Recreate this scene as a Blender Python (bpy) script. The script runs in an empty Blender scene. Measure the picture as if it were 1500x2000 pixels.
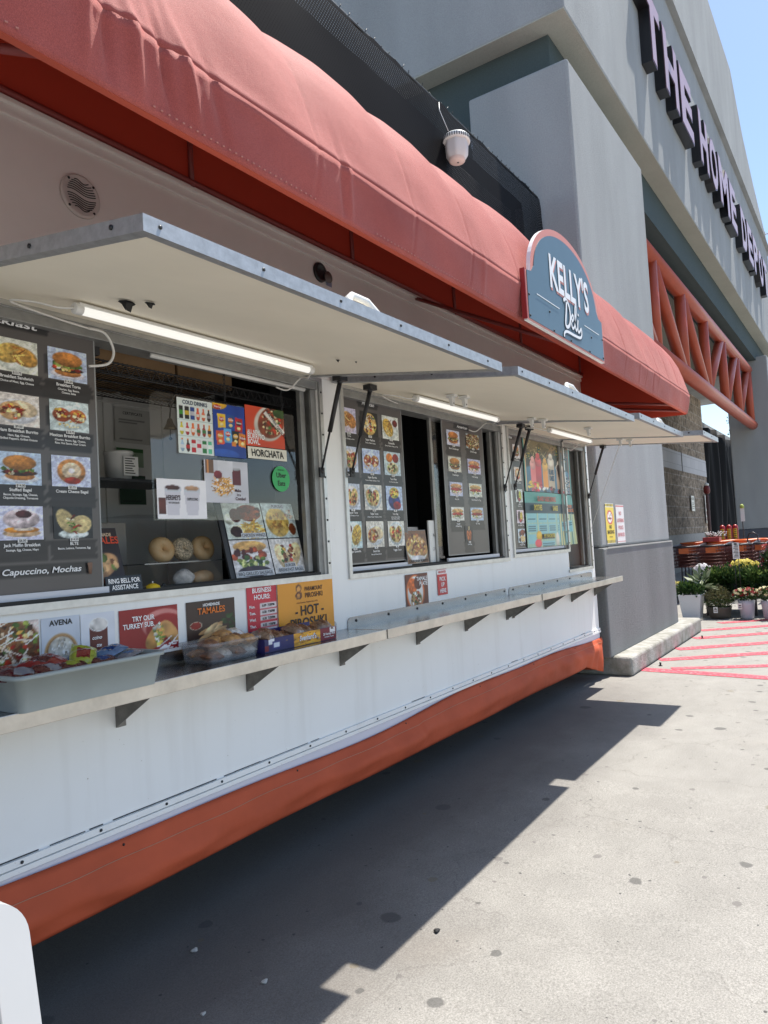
import bpy, bmesh, math, random
import numpy as np
from mathutils import Vector, Matrix

# ---------------------------------------------------------------- camera / light / exposure
SC = bpy.context.scene
COL = SC.collection
def unit(v):
    v = np.array(v, float); return v / np.linalg.norm(v)
YAW, PITCH, ROLL, FPX, CAMH = 0.59250831, 0.04720815, -0.05697885, 1418.08, 1.55
_fw = np.array([math.cos(YAW)*math.cos(PITCH), math.sin(YAW)*math.cos(PITCH), math.sin(PITCH)])
_r = unit(np.cross(_fw, [0, 0, 1])); _u = np.cross(_r, _fw)
_r2 = math.cos(ROLL)*_r + math.sin(ROLL)*_u; _u2 = -math.sin(ROLL)*_r + math.cos(ROLL)*_u
cam_d = bpy.data.cameras.new('camera'); cam = bpy.data.objects.new('camera', cam_d); COL.objects.link(cam)
cam.matrix_world = Matrix(((_r2[0], _u2[0], -_fw[0], 0), (_r2[1], _u2[1], -_fw[1], 0), (_r2[2], _u2[2], -_fw[2], CAMH), (0, 0, 0, 1)))
cam_d.sensor_fit = 'VERTICAL'; cam_d.sensor_height = 36.0; cam_d.lens = FPX/2000*36.0
cam_d.clip_start = 0.05; cam_d.clip_end = 2000
SC.camera = cam

SUN = Vector((0.41, -0.13, 1.0)).normalized()
W = bpy.data.worlds.new('World'); SC.world = W; W.use_nodes = True
_n = W.node_tree.nodes; _l = W.node_tree.links
_sky = _n.new('ShaderNodeTexSky'); _sky.sky_type = 'NISHITA'; _sky.sun_disc = False
_sky.sun_elevation = math.asin(SUN.z); _sky.sun_rotation = math.atan2(SUN.x, SUN.y)
_sky.air_density = 1.0; _sky.dust_density = 0.6; _sky.ozone_density = 1.2
_bg = _n['Background']; _bg.inputs['Strength'].default_value = 0.115
_l.new(_sky.outputs[0], _bg.inputs['Color'])
sd = bpy.data.lights.new('sun', 'SUN'); sd.energy = 4.6; sd.angle = math.radians(0.5); sd.color = (1.0, 0.95, 0.87)
so = bpy.data.objects.new('sun', sd); COL.objects.link(so); so.rotation_euler = SUN.to_track_quat('Z', 'Y').to_euler(); so.location = (10, -10, 30)
SC.view_settings.view_transform = 'Standard'; SC.view_settings.look = 'None'
SC.view_settings.exposure = 0.90; SC.view_settings.gamma = 1.0
SC.render.engine = 'CYCLES'
try:
    SC.cycles.max_bounces = 8; SC.cycles.diffuse_bounces = 5; SC.cycles.glossy_bounces = 3; SC.cycles.transparent_max_bounces = 16; SC.cycles.transmission_bounces = 4
except Exception: pass

# ---------------------------------------------------------------- colour + materials
def lin(c):
    c = np.array(c, float)
    if c.max() > 1.0: c = c/255.0
    return np.where(c <= 0.04045, c/12.92, ((c+0.055)/1.055)**2.4)
def L4(c): return (*[float(x) for x in lin(c)], 1.0)
MATS = {}
def mat(name, col=(0.5, 0.5, 0.5), rough=0.6, metal=0.0, spec=0.5, var=0.0, vscale=8.0, bump=0.0, bscale=40.0, sheen=0.0, emit=None, estr=0.0, alpha=1.0, coat=0.0, stretch=None, vcol=None, detail=4.0):
    """principled material; col is LINEAR albedo; var = tint variation by object-space noise"""
    if name in MATS: return MATS[name]
    m = bpy.data.materials.new(name); m.use_nodes = True; MATS[name] = m
    nt = m.node_tree; N = nt.nodes; b = N['Principled BSDF']
    b.inputs['Base Color'].default_value = (*col, 1); b.inputs['Roughness'].default_value = rough; b.inputs['Metallic'].default_value = metal
    b.inputs['Specular IOR Level'].default_value = spec; b.inputs['Alpha'].default_value = alpha
    if sheen: b.inputs['Sheen Weight'].default_value = sheen; b.inputs['Sheen Roughness'].default_value = 0.4
    if coat: b.inputs['Coat Weight'].default_value = coat; b.inputs['Coat Roughness'].default_value = 0.1
    if emit: b.inputs['Emission Color'].default_value = (*emit, 1); b.inputs['Emission Strength'].default_value = estr
    if var or bump:
        tc = N.new('ShaderNodeTexCoord'); src = tc.outputs['Object']
        if stretch:
            mp = N.new('ShaderNodeMapping'); mp.inputs['Scale'].default_value = stretch; nt.links.new(src, mp.inputs[0]); src = mp.outputs[0]
    if var:
        nz = N.new('ShaderNodeTexNoise'); nz.inputs['Scale'].default_value = vscale; nz.inputs['Detail'].default_value = detail; nz.inputs['Roughness'].default_value = 0.65
        nt.links.new(src, nz.inputs['Vector'])
        rp = N.new('ShaderNodeValToRGB'); rp.color_ramp.elements[0].position = 0.32; rp.color_ramp.elements[1].position = 0.68
        a = vcol if vcol else tuple(max(0, c*(1-var)) for c in col); z = tuple(min(1, c*(1+var)) for c in col)
        rp.color_ramp.elements[0].color = (*a, 1); rp.color_ramp.elements[1].color = (*z, 1)
        nt.links.new(nz.outputs['Fac'], rp.inputs[0]); nt.links.new(rp.outputs[0], b.inputs['Base Color'])
    if bump:
        nb = N.new('ShaderNodeTexNoise'); nb.inputs['Scale'].default_value = bscale; nb.inputs['Detail'].default_value = 5
        nt.links.new(src, nb.inputs['Vector'])
        bp = N.new('ShaderNodeBump'); bp.inputs['Strength'].default_value = bump; bp.inputs['Distance'].default_value = 0.02
        nt.links.new(nb.outputs['Fac'], bp.inputs['Height']); nt.links.new(bp.outputs[0], b.inputs['Normal'])
    return m
def nodes_of(m): return m.node_tree.nodes, m.node_tree.links, m.node_tree.nodes['Principled BSDF']

def attr_mat(name, rough=0.4, spec=0.5, coat=0.0):
    if name in MATS: return MATS[name]
    m = mat(name, rough=rough, spec=spec, coat=coat); N, l, b = nodes_of(m)
    a = N.new('ShaderNodeAttribute'); a.attribute_name = 'Col'; l.new(a.outputs['Color'], b.inputs['Base Color']); return m
def island_mat(name, c0, c1, rough=0.5, trans=0.0, spec=0.4):
    """leaf / petal material: random tint per loose piece"""
    if name in MATS: return MATS[name]
    m = mat(name, c0, rough=rough, spec=spec); N, l, b = nodes_of(m)
    g = N.new('ShaderNodeNewGeometry'); r = N.new('ShaderNodeValToRGB')
    r.color_ramp.elements[0].color = (*c0, 1); r.color_ramp.elements[1].color = (*c1, 1)
    l.new(g.outputs['Random Per Island'], r.inputs[0]); l.new(r.outputs[0], b.inputs['Base Color'])
    if trans:
        t = N.new('ShaderNodeBsdfTranslucent'); l.new(r.outputs[0], t.inputs[0]); mx = N.new('ShaderNodeMixShader'); mx.inputs[0].default_value = trans
        l.new(b.outputs[0], mx.inputs[1]); l.new(t.outputs[0], mx.inputs[2]); l.new(mx.outputs[0], N['Material Output'].inputs[0])
    return m
def glass_mat(name, tint=(1, 1, 1), haze=0.0):
    if name in MATS: return MATS[name]
    m = bpy.data.materials.new(name); m.use_nodes = True; MATS[name] = m; N = m.node_tree.nodes; l = m.node_tree.links; N.clear()
    o = N.new('ShaderNodeOutputMaterial'); t = N.new('ShaderNodeBsdfTransparent'); t.inputs[0].default_value = (*tint, 1)
    g = N.new('ShaderNodeBsdfGlossy'); g.inputs['Roughness'].default_value = 0.02; lw = N.new('ShaderNodeLayerWeight'); pw = N.new('ShaderNodeMath'); pw.operation = 'POWER'; l.new(lw.outputs['Facing'], pw.inputs[0]); pw.inputs[1].default_value = 4; f = N.new('ShaderNodeMath'); f.operation = 'MULTIPLY_ADD'; l.new(pw.outputs[0], f.inputs[0]); f.inputs[1].default_value = .8; f.inputs[2].default_value = .045
    mx = N.new('ShaderNodeMixShader'); l.new(f.outputs[0], mx.inputs[0]); l.new(t.outputs[0], mx.inputs[1]); l.new(g.outputs[0], mx.inputs[2]); l.new(mx.outputs[0], o.inputs[0])
    if haze:
        df = N.new('ShaderNodeBsdfDiffuse'); df.inputs[0].default_value = (.8, .8, .8, 1); m2 = N.new('ShaderNodeMixShader'); m2.inputs[0].default_value = haze; l.new(mx.outputs[0], m2.inputs[1]); l.new(df.outputs[0], m2.inputs[2]); l.new(m2.outputs[0], o.inputs[0])
    return m

# ---------------------------------------------------------------- mesh builder
def base_of(p):
    v = Vector((0, 0, 0))
    while p is not None: v += p.location; p = p.parent
    return v
class MB:
    def __init__(s): s.v = []; s.f = []; s.m = []; s.sm = []
    def add(s, vs, fs, mi=0, smooth=False):
        o = len(s.v); s.v += [tuple(map(float, q)) for q in vs]
        for f in fs: s.f.append([o+i for i in f]); s.m.append(mi); s.sm.append(smooth)
        return s
    def quad(s, a, b, c, d, mi=0): return s.add([a, b, c, d], [[0, 1, 2, 3]], mi)
    def poly(s, pts, mi=0): return s.add(pts, [list(range(len(pts)))], mi)
    def box(s, a, b, mi=0):
        x0, y0, z0 = [min(i, j) for i, j in zip(a, b)]; x1, y1, z1 = [max(i, j) for i, j in zip(a, b)]
        v = [(x0, y0, z0), (x1, y0, z0), (x1, y1, z0), (x0, y1, z0), (x0, y0, z1), (x1, y0, z1), (x1, y1, z1), (x0, y1, z1)]
        return s.add(v, [[0, 3, 2, 1], [4, 5, 6, 7], [0, 1, 5, 4], [1, 2, 6, 5], [2, 3, 7, 6], [3, 0, 4, 7]], mi)
    def obox(s, c, half, ax, ay, az, mi=0):
        c, ax, ay, az = [Vector(q) for q in (c, ax, ay, az)]; v = []
        for k in (-1, 1):
            for i, j in ((-1, -1), (1, -1), (1, 1), (-1, 1)): v.append(c+ax*half[0]*i+ay*half[1]*j+az*half[2]*k)
        return s.add(v, [[0, 3, 2, 1], [4, 5, 6, 7], [0, 1, 5, 4], [1, 2, 6, 5], [2, 3, 7, 6], [3, 0, 4, 7]], mi)
    def hexa(s, bottom, top, mi=0):
        return s.add(list(bottom)+list(top), [[0, 3, 2, 1], [4, 5, 6, 7], [0, 1, 5, 4], [1, 2, 6, 5], [2, 3, 7, 6], [3, 0, 4, 7]], mi)
    def prism(s, pts, d, mi=0, mside=None):
        """polygon pts (3-D, CCW seen from outside/front) extruded by vector d (away from the viewer)"""
        n = len(pts); pts = [Vector(p) for p in pts]; d = Vector(d); back = [p+d for p in pts]
        s.add(pts+back, [list(range(n)), list(range(2*n-1, n-1, -1))], mi)
        s.add(pts+back, [[i, i+n, (i+1) % n+n, (i+1) % n] for i in range(n)], mi if mside is None else mside); return s
    def tube(s, pts, r, n=8, mi=0, caps=True, smooth=True):
        pts = [Vector(p) for p in pts]; rs = r if isinstance(r, (list, tuple)) else [r]*len(pts); vs = []; fs = []; up = None
        for i, p in enumerate(pts):
            t = (pts[min(i+1, len(pts)-1)]-pts[max(i-1, 0)]).normalized()
            if up is None:
                up = t.cross(Vector((0, 0, 1)));
                if up.length < 1e-3: up = t.cross(Vector((1, 0, 0)))
            up = (up-t*up.dot(t)).normalized(); w = t.cross(up)
            for k in range(n):
                a = 2*math.pi*k/n; vs.append(p+(up*math.cos(a)+w*math.sin(a))*rs[i])
        for i in range(len(pts)-1):
            for k in range(n):
                a = i*n+k; b = i*n+(k+1) % n; fs.append([a, b, b+n, a+n])
        if caps: fs.append(list(range(n-1, -1, -1))); fs.append([(len(pts)-1)*n+k for k in range(n)])
        return s.add(vs, fs, mi, smooth)
    def lathe(s, prof, c, n=24, M=None, mi=0, smooth=True, sx=1.0, sy=1.0, caps=True):
        c = Vector(c); vs = []; fs = []
        for (r, z) in prof:
            for k in range(n):
                a = 2*math.pi*k/n; q = Vector((r*math.cos(a)*sx, r*math.sin(a)*sy, z)); vs.append(c+(M@q if M else q))
        for i in range(len(prof)-1):
            for k in range(n):
                a = i*n+k; b = i*n+(k+1) % n; fs.append([a, b, b+n, a+n])
        if caps: fs.append(list(range(n-1, -1, -1))); fs.append([(len(prof)-1)*n+k for k in range(n)])
        return s.add(vs, fs, mi, smooth)
    def ball(s, c, r, n=12, mi=0, sz=1.0):
        m = max(4, n//2); return s.lathe([(max(1e-4, r*math.sin(math.pi*i/m)), -r*sz*math.cos(math.pi*i/m)) for i in range(m+1)], c, n, mi=mi)
    def sheet(s, P, mi=0, smooth=True):
        """P[i][j] grid of points"""
        h = len(P); w = len(P[0]); vs = [q for row in P for q in row]
        return s.add(vs, [[i*w+j, i*w+j+1, (i+1)*w+j+1, (i+1)*w+j] for i in range(h-1) for j in range(w-1)], mi, smooth)
    def ribbon(s, pts, wd, o, ux, uy, mi=0):
        """flat brush stroke: pts 2-D in the (ux,uy) plane at origin o; wd a width or a list"""
        n = len(pts); wd = wd if isinstance(wd, (list, tuple)) else [wd]*n; o, ux, uy = Vector(o), Vector(ux), Vector(uy); vs = []
        for i, p in enumerate(pts):
            a = pts[max(i-1, 0)]; b = pts[min(i+1, n-1)]; t = Vector((b[0]-a[0], b[1]-a[1])); t = t.normalized() if t.length > 1e-9 else Vector((1, 0)); q = (-t.y, t.x)
            for sg in (1, -1): vs.append(o+ux*(p[0]+q[0]*wd[i]/2*sg)+uy*(p[1]+q[1]*wd[i]/2*sg))
        return s.add(vs, [[2*i, 2*i+1, 2*i+3, 2*i+2] for i in range(n-1)], mi)
    def text(s, txt, o, h, ux=(1, 0, 0), uy=(0, 0, 1), align='C', w=None, bold=False, mi=0, shear=0.0, maxw=None):
        """lettering, cap height h, o = baseline anchor; w forces the width, maxw caps it"""
        o, ux, uy = Vector(o), Vector(ux), Vector(uy); x = 0; out = []
        for ch in txt:
            g = GLYPH[bold].get(ch)
            if g is None: x += 0.35; continue
            out.append((x, g)); x += g[2]
        tot = max(x, 1e-6); sc = h; sx = sc
        if w: sx = w/tot
        elif maxw and tot*sc > maxw: sx = maxw/tot
        off = {'L': 0, 'C': -tot*sx/2, 'R': -tot*sx}[align]
        for gx, g in out:
            s.add([o+ux*((gx+p[0])*sx+off+shear*p[1]*sc)+uy*(p[1]*sc) for p in g[0]], g[1], mi)
        return s
    def build(s, name, mats, parent=None, bevel=0.0, seg=2, solid=0.0, smooth_all=False, base=None):
        mats = mats if isinstance(mats, (list, tuple)) else [mats]
        off = base_of(parent) if parent is not None else Vector(base) if base is not None else Vector((0, 0, 0))
        me = bpy.data.meshes.new(name); me.from_pydata([tuple(Vector(v)-off) for v in s.v], [], s.f)
        for m in mats: me.materials.append(m)
        me.polygons.foreach_set('material_index', s.m); me.polygons.foreach_set('use_smooth', [bool(x or smooth_all) for x in s.sm]); me.update()
        o = bpy.data.objects.new(name, me); COL.objects.link(o)
        if parent is not None: o.parent = parent
        elif base is not None: o.location = off
        if solid: md = o.modifiers.new('solid', 'SOLIDIFY'); md.thickness = solid; md.offset = 0
        if bevel:
            md = o.modifiers.new('bevel', 'BEVEL'); md.width = bevel; md.segments = seg; md.limit_method = 'ANGLE'; md.angle_limit = math.radians(40)
        return o
def tag(o, label, cat, group=None, kind=None):
    if label: o['label'] = label
    if cat: o['category'] = cat
    if group: o['group'] = group
    if kind: o['kind'] = kind
    return o
def thing(name, loc, label, cat, group=None):
    o = bpy.data.objects.new(name, None); COL.objects.link(o); o.location = loc; o.empty_display_size = 0.1
    return tag(o, label, cat, group)
def struct(o): o['kind'] = 'structure'; return o
def copy_tree(o, parent=None):
    c = o.copy(); COL.objects.link(c); c.parent = parent
    for ch in list(o.children): copy_tree(ch, c)
    return c

# ---------------------------------------------------------------- glyph cache (built-in font)
GLYPH = {False: {}, True: {}, 'heavy': {}, 'heavy_face': {}}
def make_glyphs():
    chars = [chr(c) for c in range(33, 127)]
    tmp = []
    def mk(body, off):
        cu = bpy.data.curves.new('g', 'FONT'); cu.body = body; cu.size = 1.0; cu.offset = off; cu.resolution_u = 3
        o = bpy.data.objects.new('g', cu); COL.objects.link(o); tmp.append(o); return o
    sets = {}
    for bold, off in ((False, 0.004), (True, 0.022), ('heavy', .050), ('heavy_face', .034)):
        sets[bold] = [(c, mk(c, off), mk('H'+c+'H', off)) for c in (chars if bold in (True, False) else 'THEOMDP')]; sets[bold, 'HH'] = mk('HH', off)
    dg = bpy.context.evaluated_depsgraph_get(); dg.update()
    def mesh(o):
        me = bpy.data.meshes.new_from_object(o.evaluated_get(dg)); v = [(p.co.x, p.co.y) for p in me.vertices]; f = [list(p.vertices) for p in me.polygons]; bpy.data.meshes.remove(me); return v, f
    for bold in (False, True, 'heavy', 'heavy_face'):
        hh = mesh(sets[bold, 'HH'])[0]; whh = max(p[0] for p in hh)-min(p[0] for p in hh); cap = max(p[1] for p in hh)
        for c, o1, o2 in sets[bold]:
            v, f = mesh(o1); v2 = mesh(o2)[0]; adv = max(p[0] for p in v2)-min(p[0] for p in v2)-whh
            GLYPH[bold][c] = ([(p[0]/cap, p[1]/cap) for p in v], f, adv/cap)
        GLYPH[bold][' '] = ([], [], 0.38)
    for o in tmp:
        cu = o.data; bpy.data.objects.remove(o); bpy.data.curves.remove(cu)
make_glyphs()

# ---------------------------------------------------------------- printed pictures: numpy painter -> vertex-coloured sheet
RNG = np.random.default_rng(7)
def noise2(h, w, cells):
    g = RNG.random((cells+2, cells+2)); y = np.linspace(0, cells, h); x = np.linspace(0, cells, w)
    yi = y.astype(int); xi = x.astype(int); fy = (y-yi)[:, None]; fx = (x-xi)[None, :]
    a = g[yi][:, xi]; b = g[yi][:, xi+1]; c = g[yi+1][:, xi]; d = g[yi+1][:, xi+1]
    return (a*(1-fx)+b*fx)*(1-fy)+(c*(1-fx)+d*fx)*fy
class Pic:
    def __init__(s, w, h, bg, asp=1.0, n=0.04):
        s.w, s.h, s.asp = w, h, asp; s.a = np.zeros((h, w, 3)); s.a[:] = np.array(bg)/255.0
        s.v, s.u = np.mgrid[0:h, 0:w]; s.u = s.u/(w-1); s.v = s.v/(h-1)
        if n: s.a *= (1+n*(noise2(h, w, 4)-0.5)*2)[..., None]
    def e(s, cx, cy, rx, ry, col, rot=0, n=0.25, cells=9, shade=0.25, edge=None):
        c, q = math.cos(rot), math.sin(rot); du = (s.u-cx); dv = (s.v-cy)/s.asp
        x = (du*c+dv*q)/rx; y = (-du*q+dv*c)/(ry/s.asp); d = x*x+y*y; m = np.clip((1.0-d)*6, 0, 1)[..., None]
        t = np.array(col)/255.0*(1+n*2*(noise2(s.h, s.w, cells)-0.5)+shade*(0.5*y-0.4*d))[..., None]
        if edge is not None: t = np.where((d > 0.72)[..., None], np.array(edge)/255.0, t)
        s.a = s.a*(1-m)+t*m; return s
    def r(s, x0, y0, x1, y1, col, n=0.05, rot=0):
        cx, cy = (x0+x1)/2, (y0+y1)/2; c, q = math.cos(rot), math.sin(rot); du = s.u-cx; dv = (s.v-cy)/s.asp
        x = du*c+dv*q; y = (-du*q+dv*c)*s.asp; m = ((abs(x) <= (x1-x0)/2) & (abs(y) <= (y1-y0)/2))[..., None]
        t = np.array(col)/255.0*(1+n*2*(noise2(s.h, s.w, 8)-0.5))[..., None]; s.a = np.where(m, t, s.a); return s
    def dots(s, cx, cy, rx, ry, k, size, cols, ar=1.0):
        for i in range(k):
            a = RNG.random()*6.283; r = math.sqrt(RNG.random()); c = np.array(cols[RNG.integers(len(cols))])*(0.8+0.4*RNG.random())
            s.e(cx+rx*r*math.cos(a), cy+ry*r*math.sin(a), size*(0.6+0.8*RNG.random())*ar, size*(0.6+0.8*RNG.random())*s.asp, c, rot=RNG.random()*3.1, n=0.1, shade=0.3)
        return s
    def sticks(s, cx, cy, rx, ry, k, ln, th, cols):
        for i in range(k):
            a = RNG.random()*6.283; r = math.sqrt(RNG.random()); c = np.array(cols[RNG.integers(len(cols))])*(0.8+0.4*RNG.random())
            x = cx+rx*r*math.cos(a); y = cy+ry*r*math.sin(a); s.r(x-ln/2, y-th*s.asp/2, x+ln/2, y+th*s.asp/2, c, rot=(RNG.random()-0.5)*2.6)
        return s
def picture(pic, name, parent, x0, z0, x1, z1, y, M=None, rough=0.45, base=None):
    """vertex-coloured sheet on the plane y (facing -Y) or mapped by M(u,v)->point"""
    h, w = pic.h, pic.w; b = MB()
    if M is None: M = lambda u, v: (x0+(x1-x0)*u, y, z0+(z1-z0)*v)
    b.sheet([[M(j/(w-1), i/(h-1)) for j in range(w)] for i in range(h)], smooth=False)
    o = b.build(name, attr_mat('printed_paper_%d' % int(rough*100), rough), parent, base=base)
    at = o.data.color_attributes.new('Col', 'FLOAT_COLOR', 'POINT')
    c = np.ones((h*w, 4), np.float32); c[:, :3] = np.clip(lin(np.clip(pic.a, 0, 1)), 0, 0.9).reshape(-1, 3); at.data.foreach_set('color', c.ravel())
    return o
def foodpic(kind, n=40, bg=None, asp=1.0):
    B = bg or [(205, 215, 228), (225, 222, 218), (190, 205, 225), (215, 208, 200)][RNG.integers(4)]
    p = Pic(n, n, B, asp); k = kind
    GR = [(90, 120, 40), (140, 160, 70), (60, 90, 35)]; RD = [(150, 35, 20), (190, 60, 30), (110, 25, 18)]; BR = [(120, 70, 35), (90, 50, 25), (150, 95, 50)]; CH = [(225, 180, 80), (235, 205, 130), (240, 225, 190)]
    if k == 'burger':
        p.e(.5, .2, .46, .14, (235, 235, 240), n=.03); p.e(.5, .27, .36, .14, (176, 116, 58)); p.e(.5, .37, .42, .1, (60, 34, 22)); p.dots(.5, .4, .4, .06, 16, .05, CH+RD); p.dots(.5, .48, .4, .06, 20, .055, GR); p.e(.5, .68, .4, .24, (196, 128, 58), shade=.5, n=.15)
    elif k == 'muffin':
        p.e(.5, .2, .45, .12, (200, 175, 130)); p.e(.5, .3, .42, .1, (225, 150, 40)); p.e(.45, .33, .25, .07, (245, 235, 200)); p.e(.5, .62, .44, .3, (215, 205, 195), shade=.4); p.e(.45, .76, .2, .12, (70, 35, 35))
    elif k == 'bagel':
        p.e(.5, .48, .47, .44, (225, 232, 242), n=.03); p.e(.5, .5, .38, .42, (205, 140, 70), shade=.4); p.e(.5, .52, .26, .28, (235, 215, 170)); p.e(.52, .2, .22, .12, (160, 50, 30)); p.e(.5, .52, .08, .09, (245, 240, 230))
    elif k == 'sandwich':
        p.e(.5, .4, .5, .4, (240, 240, 242), n=.03); p.e(.35, .55, .38, .3, (205, 165, 90), rot=.5, cells=16); p.e(.68, .5, .36, .28, (190, 140, 70), rot=-.6, cells=16); p.sticks(.52, .5, .1, .35, 8, .3, .04, [(230, 190, 110), (150, 90, 40)])
    elif k == 'club':
        p.r(0, 0, 1, 1, (40, 42, 45)); p.e(.5, .15, .4, .15, (230, 230, 225)); p.e(.3, .45, .28, .3, (215, 185, 130), rot=.4); p.e(.68, .55, .22, .42, (210, 180, 125), rot=-.4); p.sticks(.5, .5, .12, .3, 9, .2, .05, RD+CH+GR)
    elif k == 'burrito':
        p.e(.5, .45, .48, .4, (225, 228, 235), n=.03); p.e(.62, .55, .36, .26, (222, 200, 165), rot=-.3); p.e(.35, .45, .3, .3, (200, 160, 110)); p.dots(.38, .45, .25, .22, 30, .055, RD+CH+BR)
    elif k == 'wetburrito':
        p.e(.5, .45, .48, .42, (215, 226, 238), n=.03); p.e(.3, .52, .24, .24, (175, 85, 45)); p.e(.7, .52, .24, .24, (165, 75, 40)); p.dots(.3, .52, .2, .2, 18, .05, RD+CH); p.dots(.7, .52, .2, .2, 18, .05, RD+CH); p.dots(.5, .22, .4, .1, 14, .03, CH)
    elif k == 'nachos':
        p.r(0, 0, 1, 1, (35, 33, 32)); p.e(.5, .5, .42, .48, (230, 190, 110)); p.dots(.5, .5, .36, .4, 40, .06, RD+CH+GR+BR); p.sticks(.5, .55, .25, .3, 9, .35, .02, [(245, 240, 230)])
    elif k == 'quesadilla':
        p.e(.5, .5, .5, .5, (238, 238, 240), n=.02); p.e(.35, .5, .3, .42, (205, 160, 70), rot=.5, cells=16); p.sticks(.35, .5, .22, .32, 14, .3, .03, BR+CH); p.e(.78, .72, .18, .18, (120, 25, 22), edge=(200, 190, 190))
    elif k == 'tacos':
        p.e(.5, .5, .48, .48, (190, 205, 218), n=.03); p.e(.5, .5, .42, .42, (225, 225, 225), n=.05)
        for cx, r in ((.32, .5), (.62, -.3)): p.e(cx, .48, .22, .36, (215, 185, 120), rot=r); p.dots(cx, .5, .15, .28, 22, .05, BR+GR+RD)
    elif k == 'plate':
        p.e(.5, .5, .48, .49, (200, 215, 225), n=.03); p.e(.3, .74, .2, .2, (150, 40, 35)); p.e(.68, .74, .2, .2, (225, 130, 50)); p.e(.5, .3, .36, .26, (222, 205, 165)); p.dots(.5, .34, .28, .16, 22, .05, BR+[(40, 30, 25)]+GR)
    elif k == 'bag':
        p.e(.5, .35, .4, .34, (40, 55, 110), rot=.4); p.e(.35, .2, .25, .18, (140, 30, 40)); p.e(.5, .72, .3, .24, (220, 190, 70)); p.dots(.5, .7, .24, .16, 18, .05, CH+GR+RD)
    elif k == 'hotdog':
        p.e(.5, .4, .48, .34, (228, 226, 222), n=.03); p.e(.5, .7, .46, .2, (205, 160, 100), shade=.4); p.e(.5, .48, .47, .13, (165, 50, 32)); p.sticks(.5, .48, .4, .05, 7, .03, .14, [(120, 30, 20)]); p.dots(.5, .3, .42, .1, 16, .05, GR+CH)
    elif k == 'corndog':
        p.r(0, 0, 1, 1, (52, 50, 52)); p.e(.36, .4, .17, .34, (176, 96, 46), rot=.15); p.e(.64, .4, .17, .34, (170, 90, 42), rot=-.15); p.r(.42, .74, .47, .98, (220, 200, 160)); p.r(.54, .74, .59, .98, (220, 200, 160))
    elif k == 'salad':
        p.e(.5, .5, .6, .6, (120, 85, 50)); p.dots(.5, .5, .6, .6, 260, .036, GR+RD+BR+BR+CH+[(235, 225, 200), (60, 35, 25)]); p.sticks(.5, .6, .5, .4, 26, .22, .016, [(235, 225, 205)])
    elif k == 'wings':
        p.e(.35, .72, .32, .24, (130, 45, 20), cells=12); p.dots(.35, .72, .28, .18, 14, .09, [(150, 60, 25), (110, 40, 20), (90, 25, 20)]); p.sticks(.35, .25, .32, .2, 46, .3, .035, [(225, 180, 100), (235, 200, 130), (200, 150, 75)]); p.e(.75, .2, .18, .18, (50, 25, 18), edge=(215, 210, 205)); p.e(.86, .55, .14, .16, (235, 230, 225)); p.e(.7, .65, .15, .2, (80, 30, 30))
    elif k == 'pupusa':
        p.e(.42, .45, .38, .44, (215, 170, 90), cells=7, n=.25); p.dots(.42, .45, .3, .34, 16, .05, [(170, 115, 50), (185, 130, 60)]); p.e(.85, .25, .13, .2, (120, 55, 25), edge=(220, 210, 200)); p.dots(.8, .68, .12, .14, 12, .05, [(220, 180, 170), (190, 90, 80), (240, 230, 225)])
    elif k == 'grilled':
        p.e(.5, .82, .45, .16, (205, 165, 100)); p.dots(.45, .6, .42, .16, 26, .07, [(110, 50, 25), (80, 35, 20), (150, 70, 35)]); p.dots(.5, .4, .42, .14, 26, .06, GR+[(200, 210, 140)]); p.e(.5, .14, .44, .16, (55, 40, 45), cells=14)
    elif k == 'wrap':
        p.e(.34, .45, .2, .44, (225, 205, 165), rot=.3); p.e(.68, .5, .22, .44, (220, 200, 160), rot=-.5); p.dots(.38, .45, .08, .36, 20, .05, BR+CH+GR); p.dots(.64, .48, .1, .34, 20, .05, BR+CH+RD)
    elif k == 'soda':
        p.e(.5, .45, .45, .45, (225, 225, 228), n=.03); p.e(.35, .55, .22, .4, (60, 30, 25)); p.e(.65, .5, .2, .38, (200, 190, 60)); p.e(.5, .2, .2, .15, (150, 40, 45))
    else:
        p.dots(.5, .5, .4, .4, 50, .07, BR+GR+RD+CH)
    if k not in ('corndog',) and RNG.random() < .5: p.a = p.a[:, ::-1].copy()
    p.a = np.clip(p.a*(1+.34*(noise2(n, n, 17)-.5)+.16*(RNG.random((n, n))-.5))[..., None]*np.array([1+.10*(RNG.random()-.5), 1+.08*(RNG.random()-.5), 1+.12*(RNG.random()-.5)]), 0, 1)
    return p

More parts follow.
